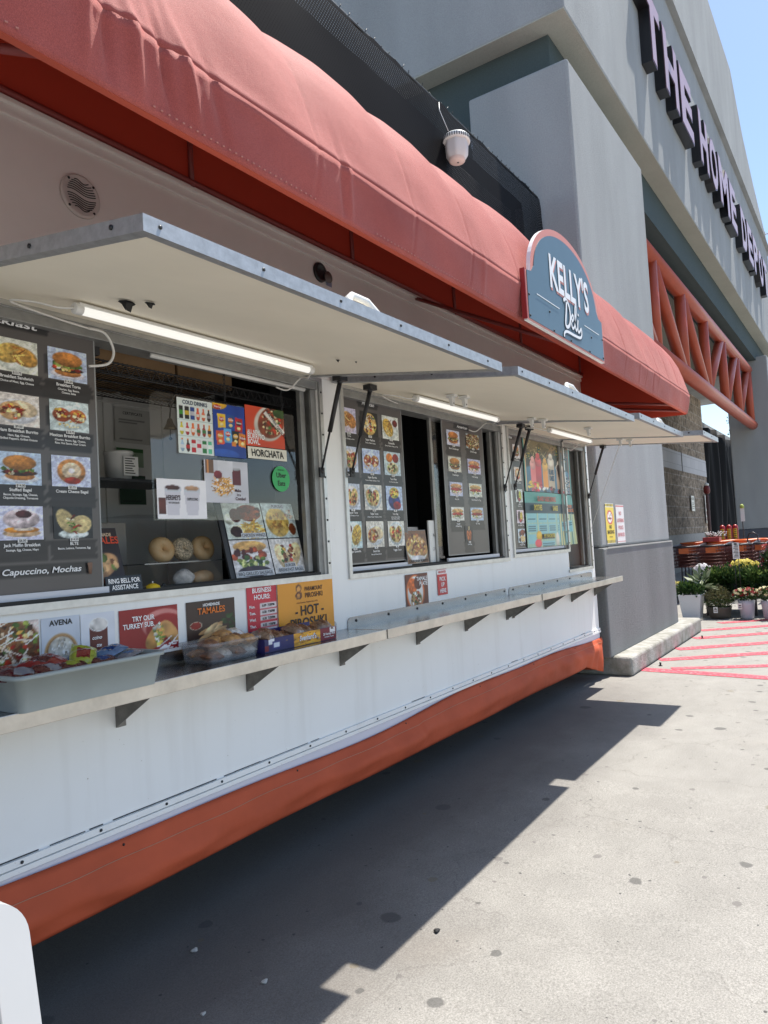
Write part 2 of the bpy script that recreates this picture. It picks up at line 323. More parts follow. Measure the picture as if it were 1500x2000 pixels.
# ================================================================ SETTING
# ---- concrete paving
def ground_mat():
    m = mat('concrete_paving', (0.43, 0.42, 0.40), rough=0.85, spec=0.3); N, l, b = nodes_of(m)
    tc = N.new('ShaderNodeTexCoord'); P = tc.outputs['Object']
    def noise(sc, det=5, rough=0.6, vec=None):
        n = N.new('ShaderNodeTexNoise'); n.inputs['Scale'].default_value = sc; n.inputs['Detail'].default_value = det; n.inputs['Roughness'].default_value = rough; l.new(vec or P, n.inputs['Vector']); return n
    def ramp(src, p0, p1, c0=0.0, c1=1.0):
        r = N.new('ShaderNodeValToRGB'); e = r.color_ramp.elements; e[0].position = p0; e[1].position = p1
        e[0].color = (*c0, 1) if isinstance(c0, tuple) else (c0, c0, c0, 1); e[1].color = (*c1, 1) if isinstance(c1, tuple) else (c1, c1, c1, 1); l.new(src, r.inputs[0]); return r.outputs[0]
    def mix(fac, a, c, mode='MIX'):
        x = N.new('ShaderNodeMix'); x.data_type = 'RGBA'; x.blend_type = mode
        if isinstance(fac, float): x.inputs[0].default_value = fac
        else: l.new(fac, x.inputs[0])
        for s, i in ((a, 6), (c, 7)):
            if isinstance(s, tuple): x.inputs[i].default_value = (*s, 1)
            else: l.new(s, x.inputs[i])
        return x.outputs[2]
    def mth(op, a, c=None):
        x = N.new('ShaderNodeMath'); x.operation = op
        for s, i in ((a, 0), (c, 1)):
            if s is None: continue
            if isinstance(s, (int, float)): x.inputs[i].default_value = s
            else: l.new(s, x.inputs[i])
        return x.outputs[0]
    fine = ramp(noise(140, 3, 0.8).outputs['Fac'], 0.34, 0.66, (0.195, 0.188, 0.174), (0.37, 0.358, 0.336))
    mid = ramp(noise(3.2, 6, 0.7).outputs['Fac'], 0.35, 0.7, (0.88, 0.875, 0.865), (1.06, 1.055, 1.045))
    big = ramp(noise(0.55, 4, 0.6).outputs['Fac'], 0.3, 0.7, (0.93, 0.925, 0.915), (1.04, 1.04, 1.035))
    c = mix(1.0, fine, mid, 'MULTIPLY'); c = mix(1.0, c, big, 'MULTIPLY')
    # aggregate pits
    pit = ramp(noise(420, 1, 0.5).outputs['Fac'], 0.30, 0.36, 0.55, 1.0); c = mix(1.0, c, pit, 'MULTIPLY')
    # rusty / ochre wash here and there
    wash = ramp(noise(0.9, 3).outputs['Fac'], 0.6, 0.78, 0.0, 0.18); c = mix(wash, c, (0.34, 0.28, 0.21))
    # truck's shade deepened by darker paving colour along the serving side, ragged edge
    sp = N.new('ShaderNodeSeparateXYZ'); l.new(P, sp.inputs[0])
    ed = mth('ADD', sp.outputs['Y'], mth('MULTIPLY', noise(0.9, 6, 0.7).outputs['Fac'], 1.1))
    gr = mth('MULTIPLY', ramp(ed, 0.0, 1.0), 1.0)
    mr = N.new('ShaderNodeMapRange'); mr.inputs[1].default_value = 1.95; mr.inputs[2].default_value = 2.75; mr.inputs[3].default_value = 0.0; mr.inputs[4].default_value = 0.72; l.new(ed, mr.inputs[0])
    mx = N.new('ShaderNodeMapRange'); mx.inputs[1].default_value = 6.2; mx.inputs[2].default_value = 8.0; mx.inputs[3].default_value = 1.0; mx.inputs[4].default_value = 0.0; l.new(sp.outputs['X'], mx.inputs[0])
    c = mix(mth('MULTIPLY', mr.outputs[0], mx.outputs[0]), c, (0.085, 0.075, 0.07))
    # black chewing-gum spots
    warp = N.new('ShaderNodeVectorMath'); warp.operation = 'ADD'; nz = noise(9, 3); sc = N.new('ShaderNodeVectorMath'); sc.operation = 'SCALE'; sc.inputs['Scale'].default_value = 0.05
    l.new(nz.outputs['Color'], sc.inputs[0]); l.new(P, warp.inputs[0]); l.new(sc.outputs[0], warp.inputs[1])
    for vs, th, keep, colr, am in ((2.6, 0.12, 0.55, (0.075, 0.073, 0.07), 0.7), (4.7, 0.095, 0.66, (0.13, 0.12, 0.115), 0.65), (1.3, 0.07, 0.75, (0.16, 0.13, 0.08), 0.5), (11.0, 0.07, 0.8, (0.05, 0.05, 0.05), 0.8)):
        v = N.new('ShaderNodeTexVoronoi'); v.inputs['Scale'].default_value = vs; v.inputs['Randomness'].default_value = 1.0; v.voronoi_dimensions = '2D'; l.new(warp.outputs[0], v.inputs['Vector'])
        s2 = N.new('ShaderNodeSeparateColor'); l.new(v.outputs['Color'], s2.inputs[0]); dd = mth('DIVIDE', v.outputs['Distance'], mth('ADD', mth('MULTIPLY', s2.outputs[1], s2.outputs[1]), 0.22)); d = ramp(dd, th*0.8, th, 1.0, 0.0)
        k = mth('GREATER_THAN', s2.outputs[0], keep); c = mix(mth('MULTIPLY', mth('MULTIPLY', d, k), am), c, colr)
    # hairline cracks
    wp2 = N.new('ShaderNodeVectorMath'); wp2.operation = 'ADD'; sc2 = N.new('ShaderNodeVectorMath'); sc2.operation = 'SCALE'; sc2.inputs['Scale'].default_value = 0.55
    l.new(noise(1.6, 6, 0.65).outputs['Color'], sc2.inputs[0]); l.new(P, wp2.inputs[0]); l.new(sc2.outputs[0], wp2.inputs[1])
    cr = N.new('ShaderNodeTexVoronoi'); cr.feature = 'DISTANCE_TO_EDGE'; cr.voronoi_dimensions = '2D'; cr.inputs['Scale'].default_value = 1.0; l.new(wp2.outputs[0], cr.inputs['Vector'])
    line = ramp(cr.outputs['Distance'], 0.0015, 0.005, 1.0, 0.0); msk = ramp(noise(0.7, 2).outputs['Fac'], 0.42, 0.52)
    crk = mth('MULTIPLY', mth('MULTIPLY', line, msk), 0.5); c = mix(crk, c, (0.12, 0.11, 0.10))
    l.new(c, b.inputs['Base Color'])
    bp = N.new('ShaderNodeBump'); bp.inputs['Strength'].default_value = 0.35; bp.inputs['Distance'].default_value = 0.006
    l.new(mth('SUBTRACT', noise(160, 4, 0.8).outputs['Fac'], mth('MULTIPLY', crk, 1.0)), bp.inputs['Height']); l.new(bp.outputs[0], b.inputs['Normal'])
    return m
def gz(x): return -0.08*min(1.0, max(0.0, (4.6-x)/3.1))
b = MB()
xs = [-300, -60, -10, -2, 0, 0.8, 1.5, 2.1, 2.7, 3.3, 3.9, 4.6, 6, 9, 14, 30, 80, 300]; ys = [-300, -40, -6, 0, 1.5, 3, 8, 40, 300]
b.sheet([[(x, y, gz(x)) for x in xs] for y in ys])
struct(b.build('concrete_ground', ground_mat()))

# ---- red hatched no-parking paint beside the step
def paint_mat():
    m = mat('red_road_paint', (0.55, 0.055, 0.075), rough=0.7, spec=0.3); N, l, bb = nodes_of(m)
    tc = N.new('ShaderNodeTexCoord'); n = N.new('ShaderNodeTexNoise'); n.inputs['Scale'].default_value = 26; n.inputs['Detail'].default_value = 7; n.inputs['Roughness'].default_value = 0.75; l.new(tc.outputs['Object'], n.inputs[0])
    r = N.new('ShaderNodeValToRGB'); r.color_ramp.elements[0].position = 0.32; r.color_ramp.elements[1].position = 0.50; r.color_ramp.elements[0].color = (0.44, 0.33, 0.31, 1); r.color_ramp.elements[1].color = (0.50, 0.055, 0.085, 1)
    l.new(n.outputs[0], r.inputs[0]); l.new(r.outputs[0], bb.inputs['Base Color']); return m
b = MB(); Z = 0.004
def stripe(p, q, w):
    p, q = Vector((*p, Z)), Vector((*q, Z)); d = (q-p).normalized(); n = Vector((-d.y, d.x, 0))*w/2; k = 14
    rj = random.Random(int(p.x*100)); vs = []
    for i in range(k+1):
        c = p+(q-p)*i/k; vs += [c+n*(1+rj.uniform(-.12, .12)), c-n*(1+rj.uniform(-.12, .12))]
    b.add(vs, [[2*i, 2*i+1, 2*i+3, 2*i+2] for i in range(k)], 0)
stripe((8.43, 2.33), (8.02, -1.2), 0.20)
stripe((8.55, 2.0), (9.6, -0.2), 0.15); stripe((8.3, 0.95), (9.0, -0.5), .16)
for (x, y, x2, y2) in ((9.08, 2.26, 10.9, -0.2), (9.95, 2.25, 11.9, -.2), (10.98, 2.23, 12.6, 0.2), (11.83, 2.32, 13.3, 0.5), (12.8, 2.2, 13.6, 1.2)): stripe((x, y), (x2, y2), 0.20)
struct(b.build('painted_stripes', paint_mat()))

# ---- big store building
def stucco(name, col, streak=0.8):
    m = mat(name, col, rough=0.9, spec=0.15); N, l, bb = nodes_of(m); tc = N.new('ShaderNodeTexCoord'); P = tc.outputs['Object']
    def nz(s, d, vec=P):
        n = N.new('ShaderNodeTexNoise'); n.inputs['Scale'].default_value = s; n.inputs['Detail'].default_value = d; n.inputs['Roughness'].default_value = .7; l.new(vec, n.inputs[0]); return n.outputs[0]
    mp = N.new('ShaderNodeMapping'); mp.inputs['Scale'].default_value = (.8, .8, 0.2); l.new(P, mp.inputs[0])
    r = N.new('ShaderNodeValToRGB'); r.color_ramp.elements[0].position = .3; r.color_ramp.elements[1].position = .7
    r.color_ramp.elements[0].color = (*[c*(1-.14*streak) for c in col], 1); r.color_ramp.elements[1].color = (*[c*(1+.12*streak) for c in col], 1)
    l.new(nz(1.5, 2.5, mp.outputs[0]), r.inputs[0])
    r2 = N.new('ShaderNodeValToRGB'); r2.color_ramp.elements[0].position = .35; r2.color_ramp.elements[1].position = .65; r2.color_ramp.elements[0].color = (.9, .9, .9, 1); r2.color_ramp.elements[1].color = (1.06, 1.06, 1.06, 1); l.new(nz(60, 4), r2.inputs[0])
    mx = N.new('ShaderNodeMix'); mx.data_type = 'RGBA'; mx.blend_type = 'MULTIPLY'; mx.inputs[0].default_value = 1; l.new(r.outputs[0], mx.inputs[6]); l.new(r2.outputs[0], mx.inputs[7]); l.new(mx.outputs[2], bb.inputs['Base Color'])
    bp = N.new('ShaderNodeBump'); bp.inputs['Strength'].default_value = .7; bp.inputs['Distance'].default_value = .012; l.new(nz(70, 4), bp.inputs['Height'])
    mp2 = N.new('ShaderNodeMapping'); mp2.inputs['Scale'].default_value = (1, 1, .5); l.new(P, mp2.inputs[0])
    bp2 = N.new('ShaderNodeBump'); bp2.inputs['Strength'].default_value = .22; bp2.inputs['Distance'].default_value = .05; l.new(nz(2.2, 5, mp2.outputs[0]), bp2.inputs['Height']); l.new(bp.outputs[0], bp2.inputs['Normal'])
    l.new(bp2.outputs[0], bb.inputs['Normal']); return m
M_ST = stucco('grey_stucco', (0.345, 0.358, 0.362)); M_STD = stucco('dark_grey_stucco', (0.215, 0.22, 0.22)); M_BEAM = stucco('slate_stucco', (0.075, 0.10, 0.105), .3); M_SOF = stucco('soffit_stucco', (0.42, 0.43, 0.38), .4); M_STB = stucco('dark_base_stucco', (0.11, 0.115, 0.135), .4)
store = thing('store_building', (11, 3.2, 0), 'big grey stucco store building with thick square pillars and overhanging sign band', 'store building')
b = MB()   # near pillar with darker wainscot proud of it
b.box((7.95, 2.50, 1.40), (11.13, 3.76, 6.97)); b.build('pillar', M_ST, store, bevel=.03)
b = MB(); b.box((7.90, 2.465, .20), (11.17, 3.80, 1.395)); b.build('wainscot', M_STD, store, bevel=.02)
b = MB(); b.box((26.3, 2.50, 1.43), (29.5, 3.76, 7.02)); b.build('pillar', M_ST, store, bevel=.03)
b = MB(); b.box((26.26, 2.465, 0.0), (29.54, 3.80, 1.425)); b.build('wainscot', M_STB, store, bevel=.02)
# sign band (fascia) hanging over both pillars and the wider parapet above it
b = MB(); b.box((7.97, 2.50, 7.575), (29.5, 9.0, 11.36)); b.build('sign_band', M_ST, store, bevel=.02)
b = MB()
prof = [(7.93, 11.362), (29.9, 11.362), (28.3, 11.37), (25.4, 12.27), (23.6, 13.0), (22.7, 13.6), (21.9, 14.15), (7.93, 14.2)]
b.prism([(x, 2.39, z) for x, z in prof], (0, 6.5, 0)); b.build('parapet', M_ST, store, bevel=.015)
b = MB(); b.box((7.965, 2.505, 7.56), (29.45, 8.9, 7.574)); b.build('soffit', M_SOF, store)
b = MB(); b.box((8.27, 2.81, 6.90), (29.2, 3.5, 7.558)); b.box((8.27, 3.5, 6.0), (8.75, 8.8, 7.558)); b.build('recessed_beam', M_BEAM, store)
b = MB(); b.box((8.75, 8.0, 0), (14.5, 8.4, 7.55)); b.build('rear_wall', M_ST, store)
b = MB(); b.box((29.5, 2.9, 7.2), (36, 8.6, 11.0)); b.build('side_band', M_ST, store)
# concrete plinth the pillar stands on
def conc_mat():
    m = mat('plinth_concrete', (0.33, 0.32, 0.30), rough=.9, var=.3, vscale=5, bump=.5, bscale=50, vcol=(0.20, 0.195, 0.16)); return m
b = MB(); b.box((7.98, 2.27, 0.0), (11.75, 3.9, 0.21)); b.build('concrete_plinth', conc_mat(), store, bevel=.035, seg=3)

# orange pipe truss between the pillars
M_TR = mat('orange_steel_paint', (0.40, 0.066, 0.027), rough=.42, var=.08, vscale=3)
tr = thing('steel_truss', (18.7, 3.05, 4.8), 'orange painted pipe truss spanning the entrance between the grey pillars', 'truss')
ZT, ZB, YT = 6.56, 4.80, 3.05
for z, e in ((ZT, 25.95), (ZB, 26.27)):
    b = MB(); b.tube([(11.1, YT, z), (e, YT, z)], .15, 16); b.build('chord', M_TR, tr)
vx = [11.25, 13.7, 16.1, 18.6, 21.1, 23.45, 25.95]
for x in vx:
    b = MB(); b.tube([(x, YT, ZB), (x+.0, YT, ZT)], .115, 14); b.build('post', M_TR, tr)
for a, c in ((11.35, 13.55), (13.85, 16.0), (16.25, 18.45), (21.0, 18.75), (23.35, 21.25), (25.8, 23.6)):
    b = MB(); b.tube([(a, YT+.02, ZT-.05), (c, YT+.02, ZB+.05)], .115, 14); b.build('diagonal', M_TR, tr)

# raised store letters
M_LS = mat('black_letter_shell', (0.012, 0.012, 0.014), rough=.35); M_LF = mat('dusty_pink_letter_face', (0.44, 0.27, 0.29), rough=.3, var=.06, vscale=4); M_LR = mat('dark_red_letter_trim', (0.10, 0.012, 0.014), rough=.35)
sg = thing('store_letter_sign', (18.5, 2.4, 8.87), 'row of tall raised black letters with pink faces reading THE HOME DEPOT', 'store sign')
def letter(ch, x0, x1, z0, z1, y0, y1):
    v, f, adv = GLYPH['heavy'][ch]; xa = min(p[0] for p in v); xb = max(p[0] for p in v); za = min(p[1] for p in v); zb = max(p[1] for p in v)
    P = [(x0+(p[0]-xa)/(xb-xa)*(x1-x0), z0+(p[1]-za)/(zb-za)*(z1-z0)) for p in v]
    bm = bmesh.new(); vs = [bm.verts.new((p[0], y1, p[1])) for p in P]
    for q in f: bm.faces.new([vs[i] for i in q])
    bmesh.ops.recalc_face_normals(bm, faces=bm.faces)
    r = bmesh.ops.extrude_face_region(bm, geom=bm.faces[:]); nv = [e for e in r['geom'] if isinstance(e, bmesh.types.BMVert)]
    for q in nv: q.co.y = y0
    bmesh.ops.recalc_face_normals(bm, faces=bm.faces)
    me = bpy.data.meshes.new('letter'); off = base_of(sg)
    for q in bm.verts: q.co -= off
    bm.to_mesh(me); bm.free(); me.materials.append(M_LS); o = bpy.data.objects.new('letter', me); COL.objects.link(o); o.parent = sg
    for mi, (nm, inset, yy, mm) in enumerate((('face_trim', .0, y0-.004, M_LR), ('face', .03, y0-.010, M_LF))):
        bb = MB(); cx = (x0+x1)/2; cz = (z0+z1)/2; g = GLYPH['heavy_face'][ch] if mi == 1 else GLYPH['heavy'][ch]
        vv = g[0]; xa2 = min(p[0] for p in vv); xb2 = max(p[0] for p in vv); za2 = min(p[1] for p in vv); zb2 = max(p[1] for p in vv); i2 = inset
        bb.add([(x0+i2+(p[0]-xa2)/(xb2-xa2)*(x1-x0-2*i2), yy, z0+i2+(p[1]-za2)/(zb2-za2)*(z1-z0-2*i2)) for p in vv], g[1]); bb.build(nm, mm, o)
for word, xa, xb in (('THE', 11.2, 14.95), ('HOME', 15.4, 20.3), ('DEPOT', 20.95, 26.75)):
    ws = [1.35 if c == 'M' else 1.0 for c in word]; tot = sum(ws); x = xa; gap = .10
    for c, w in zip(word, ws):
        wd = (xb-xa)*w/tot; letter(c, x+gap/2+.04, x+wd-gap/2-.04, 8.87, 10.02, 2.335, 2.498); x += wd

# security cameras
M_W = mat('white_plastic', (0.72, 0.72, 0.70), rough=.35); M_BK = mat('black_plastic', (0.012, 0.012, 0.013), rough=.4)
def camera_thing(loc, label, d=(0.3, -.9, -.35)):
    c = thing('security_camera', loc, label, 'camera', 'security cameras on the store'); d = Vector(d).normalized(); p = Vector(loc)
    b = MB(); b.tube([p, p+Vector((0, -.28, 0)), p+Vector((0, -.32, .05))], .02, 8); b.box((p.x-.06, p.y-.02, p.z-.08), (p.x+.06, p.y-.002, p.z+.08)); b.build('bracket', M_W, c)
    q = p+Vector((0, -.32, .08)); b = MB(); b.tube([q-d*.16, q+d*.2], [.075, .085], 14); b.build('camera_body', M_W, c)
    b = MB(); b.tube([q+d*.2, q+d*.215], .06, 14); b.build('lens', M_BK, c)
camera_thing((13.9, 2.39, 11.75), 'white bullet security camera above the raised letters of the grey store', (0.5, -.8, -.4))
camera_thing((27.8, 2.39, 11.45), 'small white security camera at the far end of the parapet beyond the last letter', (0.3, -.9, -.4))

# black netting on a frame, hung behind the awning
def net_mat():
    m = bpy.data.materials.new('black_mesh_netting'); m.use_nodes = True; N = m.node_tree.nodes; l = m.node_tree.links; b = N['Principled BSDF']; b.inputs['Base Color'].default_value = (.009, .009, .010, 1); b.inputs['Roughness'].default_value = .6; b.inputs['Specular IOR Level'].default_value = 0.05
    tc = N.new('ShaderNodeTexCoord'); sp = N.new('ShaderNodeSeparateXYZ'); l.new(tc.outputs['UV'], sp.inputs[0])
    def wv(a, c):
        x = N.new('ShaderNodeMath'); x.operation = 'MULTIPLY'; l.new(sp.outputs[0], x.inputs[0]); x.inputs[1].default_value = a
        y = N.new('ShaderNodeMath'); y.operation = 'MULTIPLY_ADD'; l.new(sp.outputs[1], y.inputs[0]); y.inputs[1].default_value = c; l.new(x.outputs[0], y.inputs[2])
        f = N.new('ShaderNodeMath'); f.operation = 'PINGPONG'; l.new(y.outputs[0], f.inputs[0]); f.inputs[1].default_value = .5
        g = N.new('ShaderNodeMath'); g.operation = 'LESS_THAN'; l.new(f.outputs[0], g.inputs[0]); g.inputs[1].default_value = .33; return g.outputs[0]
    mx = N.new('ShaderNodeMath'); mx.operation = 'MAXIMUM'; l.new(wv(44, 26), mx.inputs[0]); l.new(wv(44, -26), mx.inputs[1])
    l.new(mx.outputs[0], b.inputs['Alpha']); return m
net = thing('shade_netting', (4.5, 2.95, 4.0), 'black mesh netting stretched on a frame behind the red awning', 'netting')
b = MB(); rows = []; zs = [3.75, 4.2, 4.6, 4.95, 5.18, 5.30, 5.42]
uvs = []
for z in zs:
    row = []
    for i in range(121):
        x = -1.6+i*(7.86+1.6)/120; t = i/120
        y = 2.90+.02*math.sin(x*1.9+z*.9)*(5.5-z)*.5+.006*math.sin(x*5.1)
        if z > 5.2: y = 2.90
        if z == 5.42: y = 2.905
        zz = z+(.016*math.sin(x*7)+.012*math.sin(x*17) if z > 5.4 else 0)
        if i == 120: y -= .06*(5.42-z)
        row.append((x, y, zz)); uvs.append((x, zz+(y-2.9)))
    rows.append(row)
b.sheet(rows); o = b.build('mesh_cloth', net_mat(), net); uvl = o.data.uv_layers.new(name='UVMap')
for lp in o.data.loops: uvl.data[lp.index].uv = uvs[lp.vertex_index]
b = MB(); b.tube([(-1.6, 2.92, 5.43), (7.84, 2.92, 5.43)], .012, 6); 
rr = random.Random(3)
for i in range(60):
    x = 1.5+i*.105; b.tube([(x, 2.92, 5.43), (x+rr.uniform(-.02, .02), 2.905, 5.43+rr.uniform(.01, .035))], .004, 4)
b.build('top_cord', M_BK, net)
M_FR = mat('grey_steel_frame', (0.16, 0.16, 0.165), rough=.6, var=.2); M_DKS = mat('dark_backing_cloth', (0.014, 0.014, 0.015), rough=.95, spec=0.0, var=.3, vscale=2)
b = MB(); b.box((5.9, 3.0, 4.86), (7.25, 3.05, 5.10)); b.build('frame_beam', M_FR, net, bevel=.01)
b = MB(); b.box((7.48, 3.0, 3.9), (7.58, 3.05, 5.2)); b.build('frame_post', M_FR, net)
b = MB(); b.box((-1.6, 3.06, 3.9), (7.7, 3.09, 5.36)); b.build('backing_panel', M_DKS, net)

# hanging white lamp/repeater pot on the netting
AS = .74
ap = thing('wireless_antenna', (5.62, 2.80, 4.87), 'white ribbed plastic antenna pot tied to the black netting by a white strap', 'antenna')
M_APW = mat('off_white_casing', (0.62, 0.58, 0.56), rough=.4); M_APP = mat('pinkish_casing_base', (0.60, 0.47, 0.43), rough=.45)
c0 = Vector((5.62, 2.80, 4.872)); tilt = Matrix.Rotation(math.radians(4), 3, 'Y') @ Matrix.Scale(.70, 3)
b = MB(); n = 32; prof = [(.105, .045), (.135, .10), (.145, .27)]; vs = []; fs = []
for i, (r, z) in enumerate(prof):
    for k in range(n):
        a = 2*math.pi*k/n; rr2 = r*(1+.05*math.cos(a*7)); vs.append(c0+tilt@Vector((rr2*math.cos(a), rr2*math.sin(a), z)))
for i in range(2):
    for k in range(n): fs.append([i*n+k, i*n+(k+1) % n, i*n+n+(k+1) % n, i*n+n+k])
b.add(vs, fs, 0, True); b.build('casing', M_APW, ap)
b = MB(); b.lathe([(.001, 0), (.07, .0), (.10, .02), (.106, .046)], c0, 32, tilt, caps=False); b.lathe([(.012, -.004), (.014, .004)], c0+Vector((0, -.01, 0)), 12, tilt, 1); b.build('casing_base', [M_APP, M_BK], ap)
b = MB(); b.lathe([(.15, .262), (.172, .268), (.172, .32), (.15, .345), (.001, .36)], c0, 36, tilt)
for k in range(36):
    a = 2*math.pi*k/36; q = c0+tilt@Vector((.173*math.cos(a), .173*math.sin(a), .295)); b.obox(q, (.005, .004, .022), tilt@Vector((-math.sin(a), math.cos(a), 0)), tilt@Vector((math.cos(a), math.sin(a), 0)), tilt@Vector((0, 0, 1)), 1)
b.build('ribbed_cap', [M_W, M_BK], ap)
b = MB(); b.tube([c0+Vector((-.13, 0, .23)), c0+Vector((-.135, .03, .32)), c0+Vector((-.11, .085, .46)), c0+Vector((-.08, .10, .55))], .003, 6); b.build('strap', M_W, ap)
b = MB(); b.text('C40', c0+Vector((.03, -.128, .14)), .035, (.05, 0, -1), (1, .0, .05), 'C', bold=True); b.build('lettering', M_BK, ap)

# split-face block wall far behind the entrance
def block_mat():
    m = mat('split_face_block', (0.2, 0.17, 0.14), rough=.95, spec=.1); N, l, bb = nodes_of(m); tc = N.new('ShaderNodeTexCoord'); mp = N.new('ShaderNodeMapping'); mp.inputs['Rotation'].default_value = (math.radians(-90), 0, 0); l.new(tc.outputs['Object'], mp.inputs[0])
    br = N.new('ShaderNodeTexBrick'); br.inputs['Scale'].default_value = 1; br.inputs['Brick Width'].default_value = .8; br.inputs['Row Height'].default_value = .4; br.inputs['Mortar Size'].default_value = .018
    br.inputs['Color1'].default_value = (.31, .26, .21, 1); br.inputs['Color2'].default_value = (.20, .17, .14, 1); br.inputs['Mortar'].default_value = (.33, .30, .27, 1); l.new(mp.outputs[0], br.inputs[0])
    n = N.new('ShaderNodeTexNoise'); n.inputs['Scale'].default_value = 6; n.inputs['Detail'].default_value = 8; n.inputs['Roughness'].default_value = .8; l.new(tc.outputs['Object'], n.inputs[0])
    r = N.new('ShaderNodeValToRGB'); r.color_ramp.elements[0].position = .35; r.color_ramp.elements[1].position = .66; r.color_ramp.elements[0].color = (.45, .45, .45, 1); r.color_ramp.elements[1].color = (2.6, 2.5, 2.4, 1); l.new(n.outputs[0], r.inputs[0])
    mx = N.new('ShaderNodeMix'); mx.data_type = 'RGBA'; mx.blend_type = 'MULTIPLY'; mx.inputs[0].default_value = 1; l.new(br.outputs[0], mx.inputs[6]); l.new(r.outputs[0], mx.inputs[7]); l.new(mx.outputs[2], bb.inputs['Base Color'])
    bp = N.new('ShaderNodeBump'); bp.inputs['Strength'].default_value = 1; bp.inputs['Distance'].default_value = .12; l.new(n.outputs[0], bp.inputs['Height']); l.new(bp.outputs[0], bb.inputs['Normal']); return m
def blockband_mat():
    m = mat('white_block_band', (0.55, 0.54, 0.55), rough=.8); N, l, bb = nodes_of(m); tc = N.new('ShaderNodeTexCoord'); mp = N.new('ShaderNodeMapping'); mp.inputs['Rotation'].default_value = (math.radians(-90), 0, 0); l.new(tc.outputs['Object'], mp.inputs[0])
    br = N.new('ShaderNodeTexBrick'); br.inputs['Scale'].default_value = 1; br.inputs['Brick Width'].default_value = .8; br.inputs['Row Height'].default_value = .4; br.inputs['Mortar Size'].default_value = .01
    br.inputs['Color1'].default_value = (.55, .54, .55, 1); br.inputs['Color2'].default_value = (.50, .49, .50, 1); br.inputs['Mortar'].default_value = (.36, .35, .36, 1); l.new(mp.outputs[0], br.inputs[0]); l.new(br.outputs[0], bb.inputs['Base Color']); return m
bw = thing('block_wall', (30, 6.2, 0), 'brown split-face block wall with a white painted band deep under the entrance', 'wall')
b = MB()
for z0, z1 in ((1.36, 3.78), (4.50, 7.75), (8.4, 9.2)): b.box((14.6, 6.0, z0), (34.5, 6.4, z1))
b.build('block_course', block_mat(), bw)
b = MB()
for z0, z1 in ((3.782, 4.498), (7.752, 8.398)): b.box((14.6, 5.98, z0), (34.5, 6.42, z1))
b.build('white_band', blockband_mat(), bw)
b = MB(); b.box((14.6, 5.96, 0), (34.52, 6.42, 1.358)); b.build('concrete_footing', mat('pale_footing', (.40, .38, .35), rough=.9, var=.15), bw)
b = MB(); b.box((29.55, 5.955, 3.785), (29.63, 5.978, 4.495)); b.build('downpipe', mat('grey_pipe', (.3, .3, .31), rough=.6), bw)
# things on that wall
t = thing('wall_placard', (30.9, 5.97, 2.3), 'small white placard fixed to the middle of the brown block wall', 'sign')
b = MB(); b.box((30.6, 5.93, 2.25), (31.15, 5.955, 2.86)); b.build('plate', M_W, t); b = MB()
b.text('NOTICE', (30.87, 5.926, 2.70), .09, maxw=.46, bold=True)
for k in range(4): b.box((30.68, 5.922, 2.56-.07*k), (31.07-.06*(k % 2), 5.926, 2.585-.07*k))
b.build('lettering', M_BK, t)
t = thing('fire_standpipe', (33.2, 5.8, 0), 'red capped fire standpipe rising against the block wall beside its white sign', 'standpipe')
b = MB(); b.tube([(33.2, 5.8, 0), (33.2, 5.8, 3.0)], .07, 10); b.build('pipe', mat('rusty_pipe', (.13, .07, .06), rough=.7, var=.3), t)
b = MB(); b.lathe([(.09, 0), (.13, .08), (.13, .25), (.09, .34)], (33.2, 5.8, 3.0), 14); b.build('valve_head', mat('dark_red_paint', (.16, .015, .015), rough=.5), t); b = MB(); b.lathe([(.10, 0), (.10, .08), (.02, .13)], (33.2, 5.8, 3.34), 14); b.build('white_cap', M_W, t)
t = thing('fire_sign', (33.6, 5.97, 1.7), 'tall narrow white sign with red letters next to the standpipe', 'sign')
b = MB(); b.box((33.42, 5.93, 1.75), (33.95, 5.955, 2.95)); b.build('plate', M_W, t); b = MB()
for k, s in enumerate(('NO', 'PARKING', 'FIRE', 'LANE')): b.text(s, (33.68, 5.926, 2.62-.25*k), .15, maxw=.45, bold=True)
b.build('lettering', mat('sign_red', (.5, .02, .02), rough=.4), t)
t = thing('flood_light', (32.6, 5.8, 8.0), 'white boxy flood light on the upper white band of the block wall', 'light')
b = MB(); b.box((32.2, 5.7, 7.95), (32.9, 5.975, 8.35)); b.build('housing', M_W, t, bevel=.05); b = MB(); b.box((32.3, 5.69, 8.0), (32.8, 5.699, 8.25)); b.build('lens', mat('frosted_lens', (.5, .5, .5), rough=.2), t)
t = thing('junction_box', (34.1, 5.8, 7.6), 'small white camera box at the right corner of the block wall', 'box')
b = MB(); b.box((33.9, 5.65, 7.55), (34.45, 5.975, 7.85)); b.build('casing', M_W, t, bevel=.04); b = MB(); b.lathe([(.12, 0), (.1, .1), (.001, .14)], (34.2, 5.75, 7.85), 12); b.build('dome', M_W, t)

